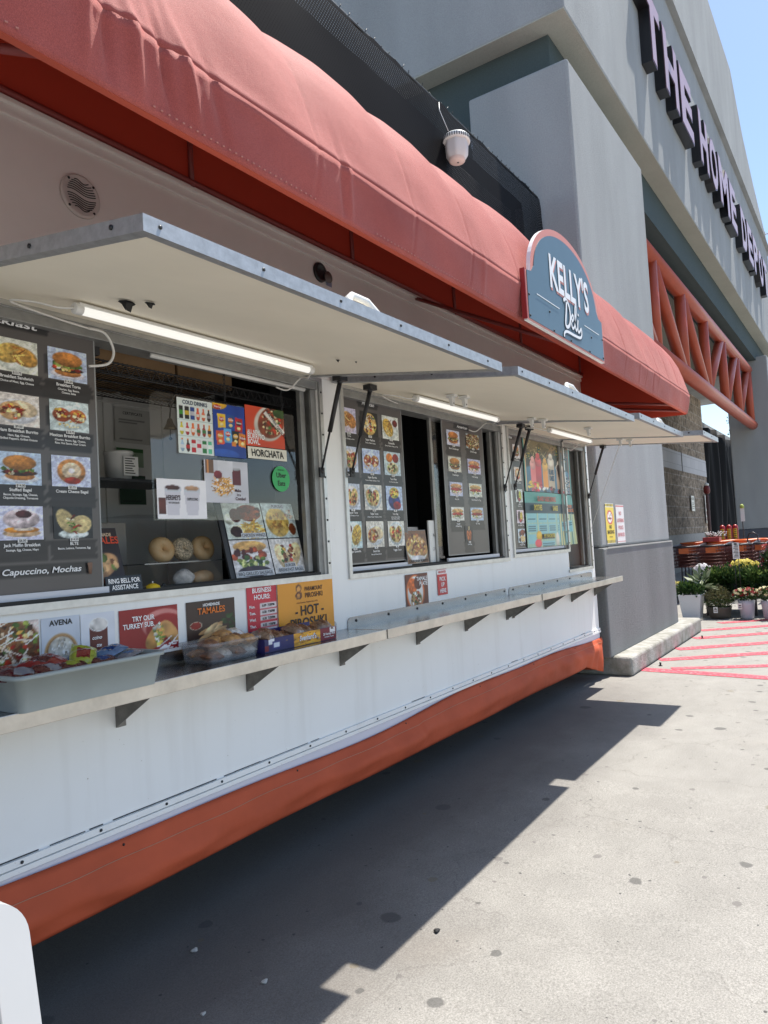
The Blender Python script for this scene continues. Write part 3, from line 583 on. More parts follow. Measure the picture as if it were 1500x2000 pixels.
# black fabric covered fence
fn = thing('fabric_fence', (40, 6, 0), 'tall fence draped in black fabric with a grey top rail beyond the block wall', 'fence')
M_FAB = mat('black_fabric', (0.006, 0.006, 0.007), rough=.75, spec=.2, var=.4, vscale=3, stretch=(1, 1, .1))
b = MB(); rows = []
rr = random.Random(5); ph = [rr.uniform(0, 6) for _ in range(6)]
for j in range(13):
    z = 6.0*j/12; row = []
    for i in range(161):
        x = 34.55+i*12/160; y = 5.95+.16*math.sin(x*2.1+ph[0]+.25*z)+.10*math.sin(x*5.3+ph[1]-.4*z)+.05*math.sin(x*11+ph[2]); row.append((x, y, z))
    rows.append(row)
b.sheet(rows); b.build('fabric_drape', M_FAB, fn, solid=.02)
b = MB()
for i in range(14): b.box((34.6+i*.86, 6.1, 5.95), (35.42+i*.86, 6.2, 6.32-.0*(i % 2)))
b.build('top_rail', mat('weathered_rail', (.30, .29, .27), rough=.8, var=.3, vscale=3), fn)
b = MB()
for x in (34.62, 38.5, 42.5, 46.4): b.box((x-.06, 6.2, 0), (x+.06, 6.32, 6.3))
b.build('fence_post', M_FR, fn)

# ================================================================ FOOD TRUCK
M_BODY = mat('white_truck_paint', (0.81, 0.81, 0.81), rough=.42, bump=.05, bscale=3, spec=.4)
def weather(m, col, dirt):
    N, l, b = nodes_of(m); tc = N.new('ShaderNodeTexCoord'); mp = N.new('ShaderNodeMapping'); mp.inputs['Scale'].default_value = (9, 9, .7); l.new(tc.outputs['Object'], mp.inputs[0])
    def nz(v, s, d, r=.6):
        n = N.new('ShaderNodeTexNoise'); n.inputs['Scale'].default_value = s; n.inputs['Detail'].default_value = d; n.inputs['Roughness'].default_value = r; l.new(v, n.inputs[0]); return n.outputs[0]
    def rp(s, a, c, v0, v1):
        x = N.new('ShaderNodeMapRange'); l.new(s, x.inputs[0]); x.inputs[1].default_value = a; x.inputs[2].default_value = c; x.inputs[3].default_value = v0; x.inputs[4].default_value = v1; return x.outputs[0]
    st = rp(nz(mp.outputs[0], 1.0, 5), .52, .78, 0, .16); sp = rp(nz(tc.outputs['Object'], 55, 2), .735, .75, 0, .7); bl = rp(nz(tc.outputs['Object'], 1.1, 4), .45, .75, 0, .10)
    a = N.new('ShaderNodeMath'); a.operation = 'ADD'; l.new(st, a.inputs[0]); l.new(bl, a.inputs[1]); c = N.new('ShaderNodeMath'); c.operation = 'MAXIMUM'; l.new(a.outputs[0], c.inputs[0]); l.new(sp, c.inputs[1])
    mx = N.new('ShaderNodeMix'); mx.data_type = 'RGBA'; l.new(c.outputs[0], mx.inputs[0]); mx.inputs[6].default_value = (*col, 1); mx.inputs[7].default_value = (*dirt, 1); l.new(mx.outputs[2], b.inputs['Base Color'])
weather(M_BODY, (.89, .885, .86), (.42, .38, .32))
M_FASC = mat('bounce_tinted_white', (0.83, 0.79, 0.755), rough=.5, var=.05, vscale=1.5)  # white paint with red light off the awning put into its colour
M_AL = mat('brushed_aluminium', (0.55, 0.55, 0.54), rough=.38, metal=.85, var=.12, vscale=14)
M_GALV = mat('galvanised_edge', (0.40, 0.41, 0.42), rough=.5, metal=.6, var=.14, vscale=30)
M_CREAM = mat('cream_panel', (0.90, 0.835, 0.69), rough=.55, var=.05, vscale=1.3, spec=.3)
M_SS = mat('stainless_steel', (0.34, 0.34, 0.345), rough=.24, metal=1.0, var=.10, vscale=3, bump=.03, bscale=4)
M_SSL = mat('worn_stainless_lip', (0.56, 0.53, 0.48), rough=.34, metal=.85, var=.14, vscale=9)
M_ROOM = mat('cabin_panel', (0.74, 0.74, 0.71), rough=.5, var=.06, vscale=2)
M_DKMET = mat('dark_equipment', (0.02, 0.02, 0.022), rough=.45)
M_GASK = mat('black_gasket', (0.01, 0.01, 0.01), rough=.6)
M_JAMB = mat('grey_window_jamb', (0.30, 0.30, 0.29), rough=.45, metal=.5, var=.15, vscale=12)
M_BRK = mat('dull_steel_bracket', (0.17, 0.165, 0.155), rough=.45, metal=.6, var=.25, vscale=20)
M_BOLT = mat('bolt_dark', (0.05, 0.05, 0.05), rough=.4, metal=.8)
D = 2.54
truck = thing('food_truck', (3.2, 2.54, 0), 'white food truck with raised hatches over three serving windows and a long steel counter', 'food truck')
HOLES = [(1.12, 3.17, 1.415, 2.495), (3.395, 5.565, 1.40, 2.495), (5.715, 7.01, 1.42, 2.495), (7.01, 7.695, 1.215, 2.495)]
def wall_with_holes(x0, x1, z0, z1, holes, y):
    xs = sorted({x0, x1, *[h[0] for h in holes], *[h[1] for h in holes]}); zs = sorted({z0, z1, *[h[2] for h in holes], *[h[3] for h in holes]}); idx = {}; b = MB()
    def V(x, z):
        if (x, z) not in idx: idx[x, z] = len(b.v); b.v.append((x, y, z))
        return idx[x, z]
    for i in range(len(xs)-1):
        for j in range(len(zs)-1):
            cx, cz = (xs[i]+xs[i+1])/2, (zs[j]+zs[j+1])/2
            if any(h[0] < cx < h[1] and h[2] < cz < h[3] for h in holes): continue
            b.f.append([V(xs[i], zs[j]), V(xs[i+1], zs[j]), V(xs[i+1], zs[j+1]), V(xs[i], zs[j+1])]); b.m.append(0); b.sm.append(False)
    return b
b = wall_with_holes(-1.6, 7.79, .50, 2.52, HOLES, D); o = b.build('serving_wall', M_BODY, truck)
md = o.modifiers.new('solid', 'SOLIDIFY'); md.thickness = .07; md.offset = -1
b = MB(); b.box((-1.6, D+.002, 2.521), (7.79, 2.61, 3.235)); b.build('upper_wall', M_FASC, truck)
b = MB(); b.box((-1.6, D-.012, 3.215), (7.79, D+.0015, 3.262)); b.box((-1.6, D-.03, 3.255), (7.80, D+.0, 3.275)); b.build('wall_trim', M_FASC, truck, bevel=.004)
b = MB()   # shell: roof, end walls, back wall, floor
b.box((-1.6, 2.615, 3.9), (7.79, 4.62, 3.95)); b.box((-1.6, 2.54, 3.24), (7.79, 2.61, 3.9)); b.box((7.74, 2.6105, .50), (7.788, 4.62, 3.899)); b.box((-1.6, 2.615, .5), (-1.55, 4.62, 3.899)); b.box((-1.549, 4.57, .3), (7.739, 4.62, 3.899)); b.box((-1.549, 2.615, .46), (7.739, 4.569, .52))
b.build('body_shell', M_BODY, truck)
b = MB()   # cabin lining
b.box((-1.54, 4.40, .53), (7.73, 4.44, 2.95)); b.box((-1.54, 2.62, 2.951), (7.73, 4.44, 2.99)); 
b.box((1.6, 3.50, .53), (3.30, 3.53, 2.94))
for x in (2.28, 2.46, 2.86): b.box((x, 3.488, .6), (x+.02, 3.4995, 2.93))
b.box((2.3, 3.49, 2.44), (2.86, 3.4995, 2.452))
b.build('cabin_lining', M_ROOM, truck)
b = MB(); b.box((-1.5, 2.63, 1.34), (3.29, 3.25, 1.40)); b.box((3.35, 2.63, 1.33), (5.61, 3.0, 1.385)); b.build('inner_shelf', M_DKMET, truck)
b = MB(); b.box((3.72, 3.4, .53), (5.60, 4.39, 2.94)); b.box((5.62, 2.62, .53), (5.66, 4.39, 2.949)); b.box((5.68, 3.2, .53), (7.7, 4.39, 2.94)); b.build('dark_cabin_blocks', M_DKMET, truck)  # black blocks and a black partition added so the window gaps look unlit
b = MB(); b.box((2.2, 3.9, .53), (3.28, 4.37, 1.72)); b.build('refrigerator', mat('fridge_grey', (.25, .26, .28), rough=.3, metal=.3), truck, bevel=.02)

# window frames, jambs, tracks
def window(x0, x1, z0, z1, step=None, left=True):
    b = MB(); t = .028; y0, y1 = D-.014, D-.001
    b.box((x0-t, y0, z1), (x1+t, y1, z1+.02)); b.box((x1, y0, z0-t), (x1+t, y1, z1)); b.box((x0-t, y0, z0-t), (x1, y1, z0))
    if left: b.box((x0-t, y0, z0), (x0, y1, z1))
    for k in range(9):
        z = z0+.06+(z1-z0-.12)*k/8
        b.lathe([(.006, 0), (.006, .003), (.002, .005)], (x1+t/2, y0, z), 8, Matrix.Rotation(math.radians(90), 3, 'X'), 1)
    w = b.build('window_frame', [M_AL, M_BOLT], truck)
    b = MB(); b.box((x0, D+.001, z1-.045), (x1, D+.11, z1-.001))
    b.box((x1-.045, D+.012, z0), (x1-.001, D+.03, z1-.046)); b.box((x1-.10, D+.045, z0+.001), (x1-.062, D+.075, z1-.046)); b.box((x1-.02, D+.031, z0), (x1-.001, D+.12, z1-.046))
    if left: b.box((x0+.001, D+.012, z0), (x0+.03, D+.05, z1-.046))
    b.build('window_jamb', M_JAMB, w, bevel=.003)
    b = MB(); b.box((x0, D+.0, z0), (x1-.05, D+.012, z0+.014)); b.box((x0, D+.045, z0), (x1-.05, D+.06, z0+.02)); b.build('sill_gasket', M_GASK, w)
    return w
w1 = window(1.12, 3.17, 1.415, 2.495); w2 = window(3.395, 5.565, 1.40, 2.495)
w3 = window(5.715, 7.01, 1.42, 2.495)
w4 = window(7.01+.001, 7.695, 1.215, 2.495, left=False)
M_RAIL = mat('pale_sliding_rail', (.62, .64, .70), rough=.35)
for p, xa, xb, z in ((w1, 1.15, 1.80, 1.425), (w2, 3.43, 4.10, 1.41), (w2, 4.60, 5.46, 1.41), (w3, 5.745, 7.0, 1.43)):
    b = MB(); b.box((xa, D+.020, z), (xb, D+.034, z+.028)); b.build('sliding_rail', M_RAIL, p)
b = MB(); b.box((4.49, D+.05, 1.42), (4.52, D+.07, 2.45)); b.build('sash_edge', M_JAMB, w2); b = MB(); b.quad((4.52, D+.06, 1.42), (4.62, D+.06, 1.42), (4.62, D+.06, 2.45), (4.52, D+.06, 2.45)); b.build('sash_glass', glass_mat('clear_glass'), w2, solid=.004)
b = MB(); b.tube([(2.05, D+.02, 2.44), (3.08, D+.02, 2.44)], .011, 8); b.build('spare_tube', M_W, w1)

# bottom rail, sagging body edge, skirt
b = MB(); b.box((-1.6, D-.016, .497), (7.795, D-.001, .515)); b.box((-1.6, D-.012, .519), (7.795, D-.001, .543)); 
for i in range(30):
    x = -1.4+i*.31; b.lathe([(.006, 0), (.006, .003), (.002, .005)], (x, D-.012, .531), 8, Matrix.Rotation(math.radians(90), 3, 'X'), 1)
rr = random.Random(9); x = -1.5
while x < 7.7:
    w = rr.uniform(.05, .5)*(1 if x < 3.2 else .4); b.box((x, D-.002, .5445+rr.uniform(0, .001)), (min(x+w, 7.75), D+.0005, .547+rr.uniform(0, .0025 if x < 2.8 else .0005)), 2); x += w+rr.uniform(-.02, .05 if x < 2.6 else 1.6)
b.build('bottom_rail', [M_BODY, M_BOLT, M_GASK], truck)
b = MB(); b.box((-1.6, D-.004, .40), (7.79, D+.04, .496)); b.build('lower_body_edge', mat('lilac_white_edge', (.66, .65, .72), rough=.4), truck, bevel=.01)
M_SK = mat('orange_vinyl', (0.52, 0.098, 0.041), rough=.72, var=.12, vscale=2.2, bump=.35, bscale=6, spec=.25)
def skirt_pts(s):
    """s = distance along the skirt: along the front to the corner, then round the right end"""
    xc = 7.83
    top = .472+.022*math.sin(s*1.35+.6)+.010*math.sin(s*3.1)
    low = .25 if s < 3 else .25-.03*(s-3)/4.2 if s < 7.2 else .22-.14*min(1, (s-7.2)/.55)
    cr = .335+.012*math.sin(s*2.3)+(.02 if s > 4 else 0)
    bulge = .078+.014*math.sin(s*1.7+1)+.008*math.sin(s*4.1)
    e = max(0, (s-7.0)/.8); e = min(1, e); bulge = bulge*(1-.72*e)
    P = []
    for k in range(13):
        t = k/12
        if t < .55: z = top+(cr-top)*t/.55; out = .012+(bulge-.012)*t/.55
        else: z = cr+(low-cr)*(t-.55)/.45; out = bulge-bulge*.42*(t-.55)/.45
        out += .016*math.sin(s*9+t*5+1.5*math.sin(s*2))*t*(1-t)*2+.012*math.sin(s*17-t*7+2*math.sin(s))*t*(1-t)*2*max(0, math.sin(s*1.1))+.016*e*math.sin(s*30+t*3)*t + .010*math.sin(s*3.3-6*t)*t*(1-t)*2
        P.append((out, z))
    return P
b = MB(); rows = []; n = 520; s0, s1 = -1.6, 8.55
for i in range(n+1):
    s = s0+(s1-s0)*i/n; xc = 7.80; q = skirt_pts(s)
    if s <= xc: rows.append([(s+o*.35*max(0, (s-7.2)/.6), D-o, z) for o, z in q])
    else: rows.append([(xc+o*.6+.02, D-o*max(0, 1-(s-xc)/.06)+(s-xc)*1.0, z) for o, z in q])
b.sheet(rows)
for i in range(9):
    s = -1.3+i*1.03; z = skirt_pts(s)[1][1]; b.ball((s, D-skirt_pts(s)[1][0]-.002, z), .004, 8, 1)
o = b.build('skirt', [M_SK, M_BOLT], truck, solid=.003)
b = MB(); b.tube([(s0+(7.75-s0)*i/200, D-skirt_pts(s0+(7.75-s0)*i/200)[3][0]-.003, skirt_pts(s0+(7.75-s0)*i/200)[3][1]) for i in range(201)], .0012, 4); b.build('stitching', mat('pale_thread', (.5, .3, .2), rough=.8), o)
# supports just visible under the skirt
for x in (.6, 4.4, 7.2):
    b = MB(); b.lathe([(.10, 0), (.10, .02), (.04, .05), (.035, .46)], (x, 3.6, gz(x)), 14); b.build('jack_stand', M_DKMET, truck)
for x in (-.5, 0.4):
    b = MB(); b.lathe([(.28, -.12), (.36, -.11), (.38, -.05), (.38, .05), (.36, .11), (.28, .12)], (x, 2.9, .38), 28, Matrix.Rotation(math.radians(90), 3, 'X')); b.build('wheel', M_DKMET, truck)

# counter in three lengths
ZC = 1.095
def counter(x0, x1, brk, back):
    b = MB(); b.box((x0, 2.245, ZC-.012), (x1, D-.002, ZC)); 
    c = b.build('counter_shelf', M_SS, truck, bevel=.003)
    b = MB(); b.box((x0, 2.238, ZC-.050), (x1, 2.2445, ZC+.004)); b.box((x0, 2.2446, ZC-.05), (x0+.004, 2.50, ZC-.0125)); b.build('front_lip', M_SSL, c, bevel=.002)
    b = MB(); h = .058; r = .03; xa, xb = back; pts = [(xa, ZC), (xb, ZC), (xb, ZC+h-r)]+[(xb-r+r*math.cos(a), ZC+h-r+r*math.sin(a)) for a in (math.radians(t) for t in (15, 30, 45, 60, 75, 90))]+[(xa+r-r*math.sin(a), ZC+h-r+r*math.cos(a)) for a in (math.radians(t) for t in (0, 15, 30, 45, 60, 75, 90))]
    b.prism([(x, D-.007, z) for x, z in pts], (0, .005, 0)); b.build('back_lip', M_SS, c)
    b = MB(); x = xa+.08
    while x < xb-.03: b.lathe([(.008, 0), (.008, .004), (.003, .006)], (x, D-.007, ZC+.035), 8, Matrix.Rotation(math.radians(90), 3, 'X')); x += .34
    b.build('bolt', M_BOLT, c)
    for x in brk:
        b = MB(); pts = [(x, D-.002, .895), (x, D-.002, ZC-.013), (x, 2.27, ZC-.013), (x, 2.27, ZC-.035)]
        b.prism([(p[0], p[1], p[2]) for p in pts], (.004, 0, 0)); b.box((x+.0045, D-.006, .895), (x+.045, D-.002, ZC-.0135)); b.build('bracket', M_BRK, c)
counter(-1.4, 3.283, (.2, 1.05, 1.79, 2.51, 3.24), (-1.3, 3.225)); counter(3.297, 5.50, (4.06, 4.74, 5.46), (3.33, 5.49)); counter(5.525, 7.752, (5.58, 6.29, 6.99, 7.70), (5.54, 7.66))

# hatches held up by gas struts
M_LED = mat('lit_led_tube', (.45, .45, .43), emit=(1, .97, .90), estr=.42)
M_CABLE = mat('white_cable', (.70, .69, .66), rough=.5)
def smooth3(P, k=6):
    P = [Vector(p) for p in P]; out = []
    for i in range(len(P)-1):
        a, b_, c, d = P[max(i-1, 0)], P[i], P[i+1], P[min(i+2, len(P)-1)]
        for j in range(k):
            t = j/k; out.append(.5*((2*b_)+(c-a)*t+(2*a-5*b_+4*c-d)*t*t+(3*b_-a-3*c+d)*t**3))
    return out+[P[-1]]
def hatch(x0, x1, y_out, z_out, lamp=None, catches=(), handle=None, marks=()):
    zi, yi, th = 2.505, D-.016, .043
    def under(x, y, d=0): return (x, y, zi+(z_out-zi)*(yi-y)/(yi-y_out)-d)
    b = MB(); f = .035
    bot = [under(x0+f, y_out+f, -.008), under(x1-f, y_out+f, -.008), under(x1-f, yi, -.008), under(x0+f, yi, -.008)]; top = [(p[0], p[1], p[2]+th-.012) for p in bot]
    b.hexa(bot, top); h = b.build('hatch', M_CREAM, truck)
    b = MB(); e = .0005
    def bar(xa, ya, xb, yb):
        bo = [under(xa, ya), under(xb, ya), under(xb, yb), under(xa, yb)]; b.hexa(bo, [(p[0], p[1], p[2]+th) for p in bo])
    bar(x0, y_out, x1, y_out+f-e); bar(x0, y_out+f, x0+f-e, yi); bar(x1-f+e, y_out+f, x1, yi)
    xx = x0+.05
    while xx < x1: 
        p = under(xx, y_out); b.lathe([(.0055, 0), (.0055, .002), (.002, .003)], (p[0], p[1]-.0005, p[2]+.024), 8, Matrix.Rotation(math.radians(90), 3, 'X'), 1); xx += .36
    yy = y_out+.12
    while yy < yi:
        p = under(x0, yy); b.lathe([(.007, 0), (.007, .003), (.002, .005)], (x0-.0005, yy, p[2]+.024), 8, Matrix.Rotation(math.radians(-90), 3, 'Y'), 1); yy += .36
    ed = b.build('edge_trim', [M_GALV, M_BOLT], h)
    if lamp:
        xa, xb, y = lamp; n = Vector((0, (z_out-zi), (yi-y_out))).normalized()
        A, Bq = Vector(under(xa, y, .022)), Vector(under(xb, y, .022))
        b = MB(); b.obox((A+Bq)/2+Vector((0, .0, .014)), ((xb-xa)/2, .018, .006), (1, 0, 0), (0, 1, 0), (0, 0, 1)); b.tube([A-Vector((.012, 0, 0)), A+Vector((.018, 0, 0))], .0205, 12); b.tube([Bq-Vector((.018, 0, 0)), Bq+Vector((.012, 0, 0))], .0205, 12); lm = b.build('lamp_housing', M_W, h, bevel=.002)
        b = MB(); b.tube([A+Vector((.0185, 0, -.002)), Bq-Vector((.0185, 0, .002))], .0165, 12); b.build('led_tube', M_LED, h)
        b = MB(); c = under(xa, y)
        b.tube(smooth3([A-Vector((.01, 0, 0)), A+Vector((-.06, .02, -.005)), A+Vector((-.12, .07, .012)), A+Vector((-.16, .14, .02)), A+Vector((.05, .22, .03)), A+Vector((.22, .26, .035))]), .004, 6)
        if xa < 2: b.tube(smooth3([A+Vector((.22, .26, .035)), (xa+.29, D-.03, 2.47), (xa+.335, D-.02, 2.41), (xa+.315, D-.01, 2.355), (xa+.24, D+.01, 2.335)]), .0055, 6)
        b.build('lamp_cable', M_CABLE, h); b = MB()
        b.tube(smooth3([Bq+Vector((.01, 0, 0)), Bq+Vector((.05, .06, -.02)), Bq+Vector((.09, .14, .0)), Bq+Vector((.08, .22, -.05)), Bq+Vector((.02, .25, -.04))]), .004, 6)
        b.build('lamp_cable', M_CABLE, h)
    for (x, y) in catches:
        p = Vector(under(x, y)); b = MB(); b.box((x-.022, y-.03, p.z-.012), (x+.022, y+.03, p.z+.004)); b.hexa([(x-.014, y-.012, p.z-.065), (x+.014, y-.012, p.z-.065), (x+.014, y+.006, p.z-.065), (x-.014, y+.006, p.z-.065)], [(x-.02, y-.012, p.z-.0125), (x+.02, y-.012, p.z-.0125), (x+.02, y+.012, p.z-.0125), (x-.02, y+.012, p.z-.0125)]); b.lathe([(.005, 0), (.004, .003)], (x, y-.0125, p.z-.05), 8, Matrix.Rotation(math.radians(90), 3, 'X'), 1); b.build('catch', [M_W, M_BOLT], h, bevel=.004)
    if handle:
        xh = handle; p = Vector(under(xh, y_out)); z = p.z+th; y = y_out+.06
        b = MB(); b.tube([(xh-.085, y-.03, z-.01), (xh-.075, y-.005, z+.03), (xh-.045, y, z+.052), (xh+.045, y, z+.052), (xh+.075, y-.005, z+.03), (xh+.085, y-.03, z-.01)], [.016, .014, .013, .013, .014, .016], 10); b.build('handle', M_W, h)
    if marks:
        rr = random.Random(4)
        for (x, y, s) in marks:
            b = MB(); p = under(x, y, .001); k = 9; b.poly([(p[0]+s*(.7+.5*rr.random())*math.cos(a)*1.3, p[1]+s*(.6+.5*rr.random())*math.sin(a), p[2]) for a in [-2*math.pi*i/k for i in range(k)]])
            b.hexa([(p[0]-s*.3, p[1]-s*.2, p[2]-s*1.0), (p[0]+s*.35, p[1]-s*.15, p[2]-s*1.1), (p[0]+s*.3, p[1]+s*.2, p[2]-s*.9), (p[0]-s*.2, p[1]+s*.2, p[2]-s*.8)], [(p[0]-s*.5, p[1]-s*.5, p[2]-.001), (p[0]+s*.5, p[1]-s*.5, p[2]-.001), (p[0]+s*.5, p[1]+s*.5, p[2]-.001), (p[0]-s*.5, p[1]+s*.5, p[2]-.001)])
            b.build('torn_sealant', M_GASK, h)
    return h
hatch(1.10, 3.10, 1.38, 2.328, (1.50, 2.77, 2.255), (), 2.06, ((1.57, 2.07, .028), (1.60, 1.99, .016), (2.66, 2.0, .010), (2.72, 1.94, .006)))
hatch(3.285, 5.35, 1.38, 2.345, (3.82, 4.99, 2.29), ((3.88, 2.07), (3.95, 2.02), (5.12, 2.07), (5.20, 2.01)), 4.18)
hatch(5.50, 6.985, 1.38, 2.385, (5.87, 6.95, 2.22), ((6.0, 1.93),), 6.35)
hatch(7.0, 7.76, 1.215, 2.385, None, ((7.10, 1.98), (7.22, 1.92)))
def strut(top, bot):
    t, q = Vector(top), Vector(bot); m = t+(q-t)*.56; b = MB(); b.tube([t, m], .013, 10); b.tube([m, q], .006, 8); b.ball(q, .017, 10); b.box((q.x-.02, q.y-.006, q.z-.035), (q.x+.02, q.y+.006, q.z+.02)); b.obox(t+Vector((0, 0, .012)), (.035, .025, .014), (1, 0, 0), (0, 1, 0), (0, 0, 1)); b.ball(t, .018, 10); b.build('gas_strut', M_DKMET, truck)
strut((3.11, 2.33, 2.455), (3.135, D-.03, 1.985)); strut((3.42, 2.35, 2.455), (3.42, D-.03, 2.0)); strut((5.53, 2.33, 2.455), (5.545, D-.03, 1.985)); strut((5.75, 2.35, 2.46), (5.75, D-.03, 2.0)); strut((7.69, 2.33, 2.46), (7.68, D-.03, 1.97)); strut((1.15, 2.35, 2.455), (1.15, D-.03, 2.0))
b = MB(); b.tube([(7.5, 2.1, 2.45), (7.55, 2.35, 1.9), (7.56, 2.52, 1.5)], .0025, 5); b.build('pull_string', M_CABLE, truck)

# wall fittings
MR = Matrix.Rotation(math.radians(90), 3, 'X')
M_SPK = mat('pinkish_white_plastic', (.62, .57, .54), rough=.5)
b = MB(); c = Vector((1.722, D, 3.018)); b.lathe([(.088, 0), (.086, .008), (.078, .012), (.070, .008), (.001, .010)], c, 40, MR); sp = b.build('wall_speaker', M_SPK, truck)
b = MB()
for k in range(13):
    z = -.055+k*.0092; hw = math.sqrt(max(0, .064**2-z*z)); pts = [(-hw+2*hw*i/16, z+.006*math.sin(i/16*6.28+.5)) for i in range(17)]
    if abs(k-6) < 1: continue
    b.ribbon(pts, .0042, c+Vector((0, -.0125, 0)), (1, 0, 0), (0, 0, 1))
for a in (45, 135, 225, 315): b.lathe([(.006, 0), (.005, .002)], c+Vector((.077*math.cos(math.radians(a)), -.011, .077*math.sin(math.radians(a)))), 8, MR)
b.build('speaker_slots', M_BOLT, sp)
b = MB(); c = Vector((3.25, D, 3.145)); b.lathe([(.058, 0), (.055, .012), (.040, .016), (.036, .006), (.001, .006)], c, 28, MR); vt = b.build('round_vent', M_DKMET, truck)
b = MB(); b.lathe([(.034, 0), (.034, .005), (.001, .006)], c+Vector((.06, -.014, -.015)), 20, MR); b.build('vent_cap', mat('brownish_grey', (.16, .13, .12), rough=.5), vt)
b = MB(); b.box((3.305, D-.004, 3.085), (3.355, D-.001, 3.16)); b.build('number_sticker', mat('pale_blue_sticker', (.28, .30, .42), rough=.4), truck)

# ---- awning
def awn_mat():
    m = mat('red_awning_canvas', (0.42, 0.09, 0.07), rough=.72, spec=.3, sheen=.30); N, l, bb = nodes_of(m); tc = N.new('ShaderNodeTexCoord'); P = tc.outputs['Object']
    bb.inputs['Sheen Tint'].default_value = (1, .70, .62, 1)
    def nz(s, d, r=.6):
        n = N.new('ShaderNodeTexNoise'); n.inputs['Scale'].default_value = s; n.inputs['Detail'].default_value = d; n.inputs['Roughness'].default_value = r; l.new(P, n.inputs[0]); return n.outputs[0]
    r = N.new('ShaderNodeValToRGB'); r.color_ramp.elements[0].position = .3; r.color_ramp.elements[1].position = .7; r.color_ramp.elements[0].color = (.33, .066, .058, 1); r.color_ramp.elements[1].color = (.47, .115, .100, 1); l.new(nz(1.6, 6), r.inputs[0])
    gr = N.new('ShaderNodeMapRange'); l.new(nz(420, 2, .9), gr.inputs[0]); gr.inputs[1].default_value = .3; gr.inputs[2].default_value = .7; gr.inputs[3].default_value = .68; gr.inputs[4].default_value = 1.32
    gm = N.new('ShaderNodeMix'); gm.data_type = 'RGBA'; gm.blend_type = 'MULTIPLY'; gm.inputs[0].default_value = 1; l.new(r.outputs[0], gm.inputs[6]); l.new(gr.outputs[0], gm.inputs[7])
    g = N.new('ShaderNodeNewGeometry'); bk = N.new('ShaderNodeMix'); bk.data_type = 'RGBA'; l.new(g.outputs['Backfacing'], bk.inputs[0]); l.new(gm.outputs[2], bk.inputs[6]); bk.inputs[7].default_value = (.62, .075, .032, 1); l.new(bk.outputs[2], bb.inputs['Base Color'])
    b1 = N.new('ShaderNodeBump'); b1.inputs['Strength'].default_value = .5; b1.inputs['Distance'].default_value = .004; l.new(nz(330, 2, .8), b1.inputs['Height'])
    b2 = N.new('ShaderNodeBump'); b2.inputs['Strength'].default_value = .16; b2.inputs['Distance'].default_value = .02; l.new(nz(7, 3), b2.inputs['Height']); l.new(b1.outputs[0], b2.inputs['Normal']); l.new(b2.outputs[0], bb.inputs['Normal'])
    t = N.new('ShaderNodeBsdfTranslucent'); t.inputs[0].default_value = (.40, .03, .015, 1); mx = N.new('ShaderNodeMixShader'); mx.inputs[0].default_value = .11; l.new(bb.outputs[0], mx.inputs[1]); l.new(t.outputs[0], mx.inputs[2]); l.new(mx.outputs[0], N['Material Output'].inputs[0]); return m
M_AW = awn_mat(); M_AWF = mat('red_painted_tube', (0.22, 0.035, 0.03), rough=.5)
M_AWB = mat('deep_red_lining', (0.50, 0.050, 0.022), rough=.7)
AP = [(1.478, 2.705), (1.463, 2.76), (1.450, 2.82), (1.440, 2.885), (1.462, 2.965), (1.492, 3.075), (1.53, 3.18), (1.58, 3.27), (1.64, 3.352), (1.71, 3.43), (1.80, 3.51), (1.90, 3.582), (2.02, 3.65), (2.16, 3.705), (2.33, 3.745), (2.54, 3.765)]
SEAMS = [-1.6, -1.0, -.4, .2, .8, 1.25, 1.88, 2.5, 3.0, 3.55, 4.2, 4.85, 5.5, 6.1, 6.5, 6.9, 7.3, 7.75]
def prof_at(t):
    f = t*(len(AP)-1); i = min(int(f), len(AP)-2); u = f-i; p0, p1 = AP[i], AP[i+1]; return p0[0]+(p1[0]-p0[0])*u, p0[1]+(p1[1]-p0[1])*u
aw = thing('awning', (3.2, 2.0, 2.7), 'long faded red canvas awning arching out over the food truck windows', 'awning')
nx, nt = 920, 45; rows = []
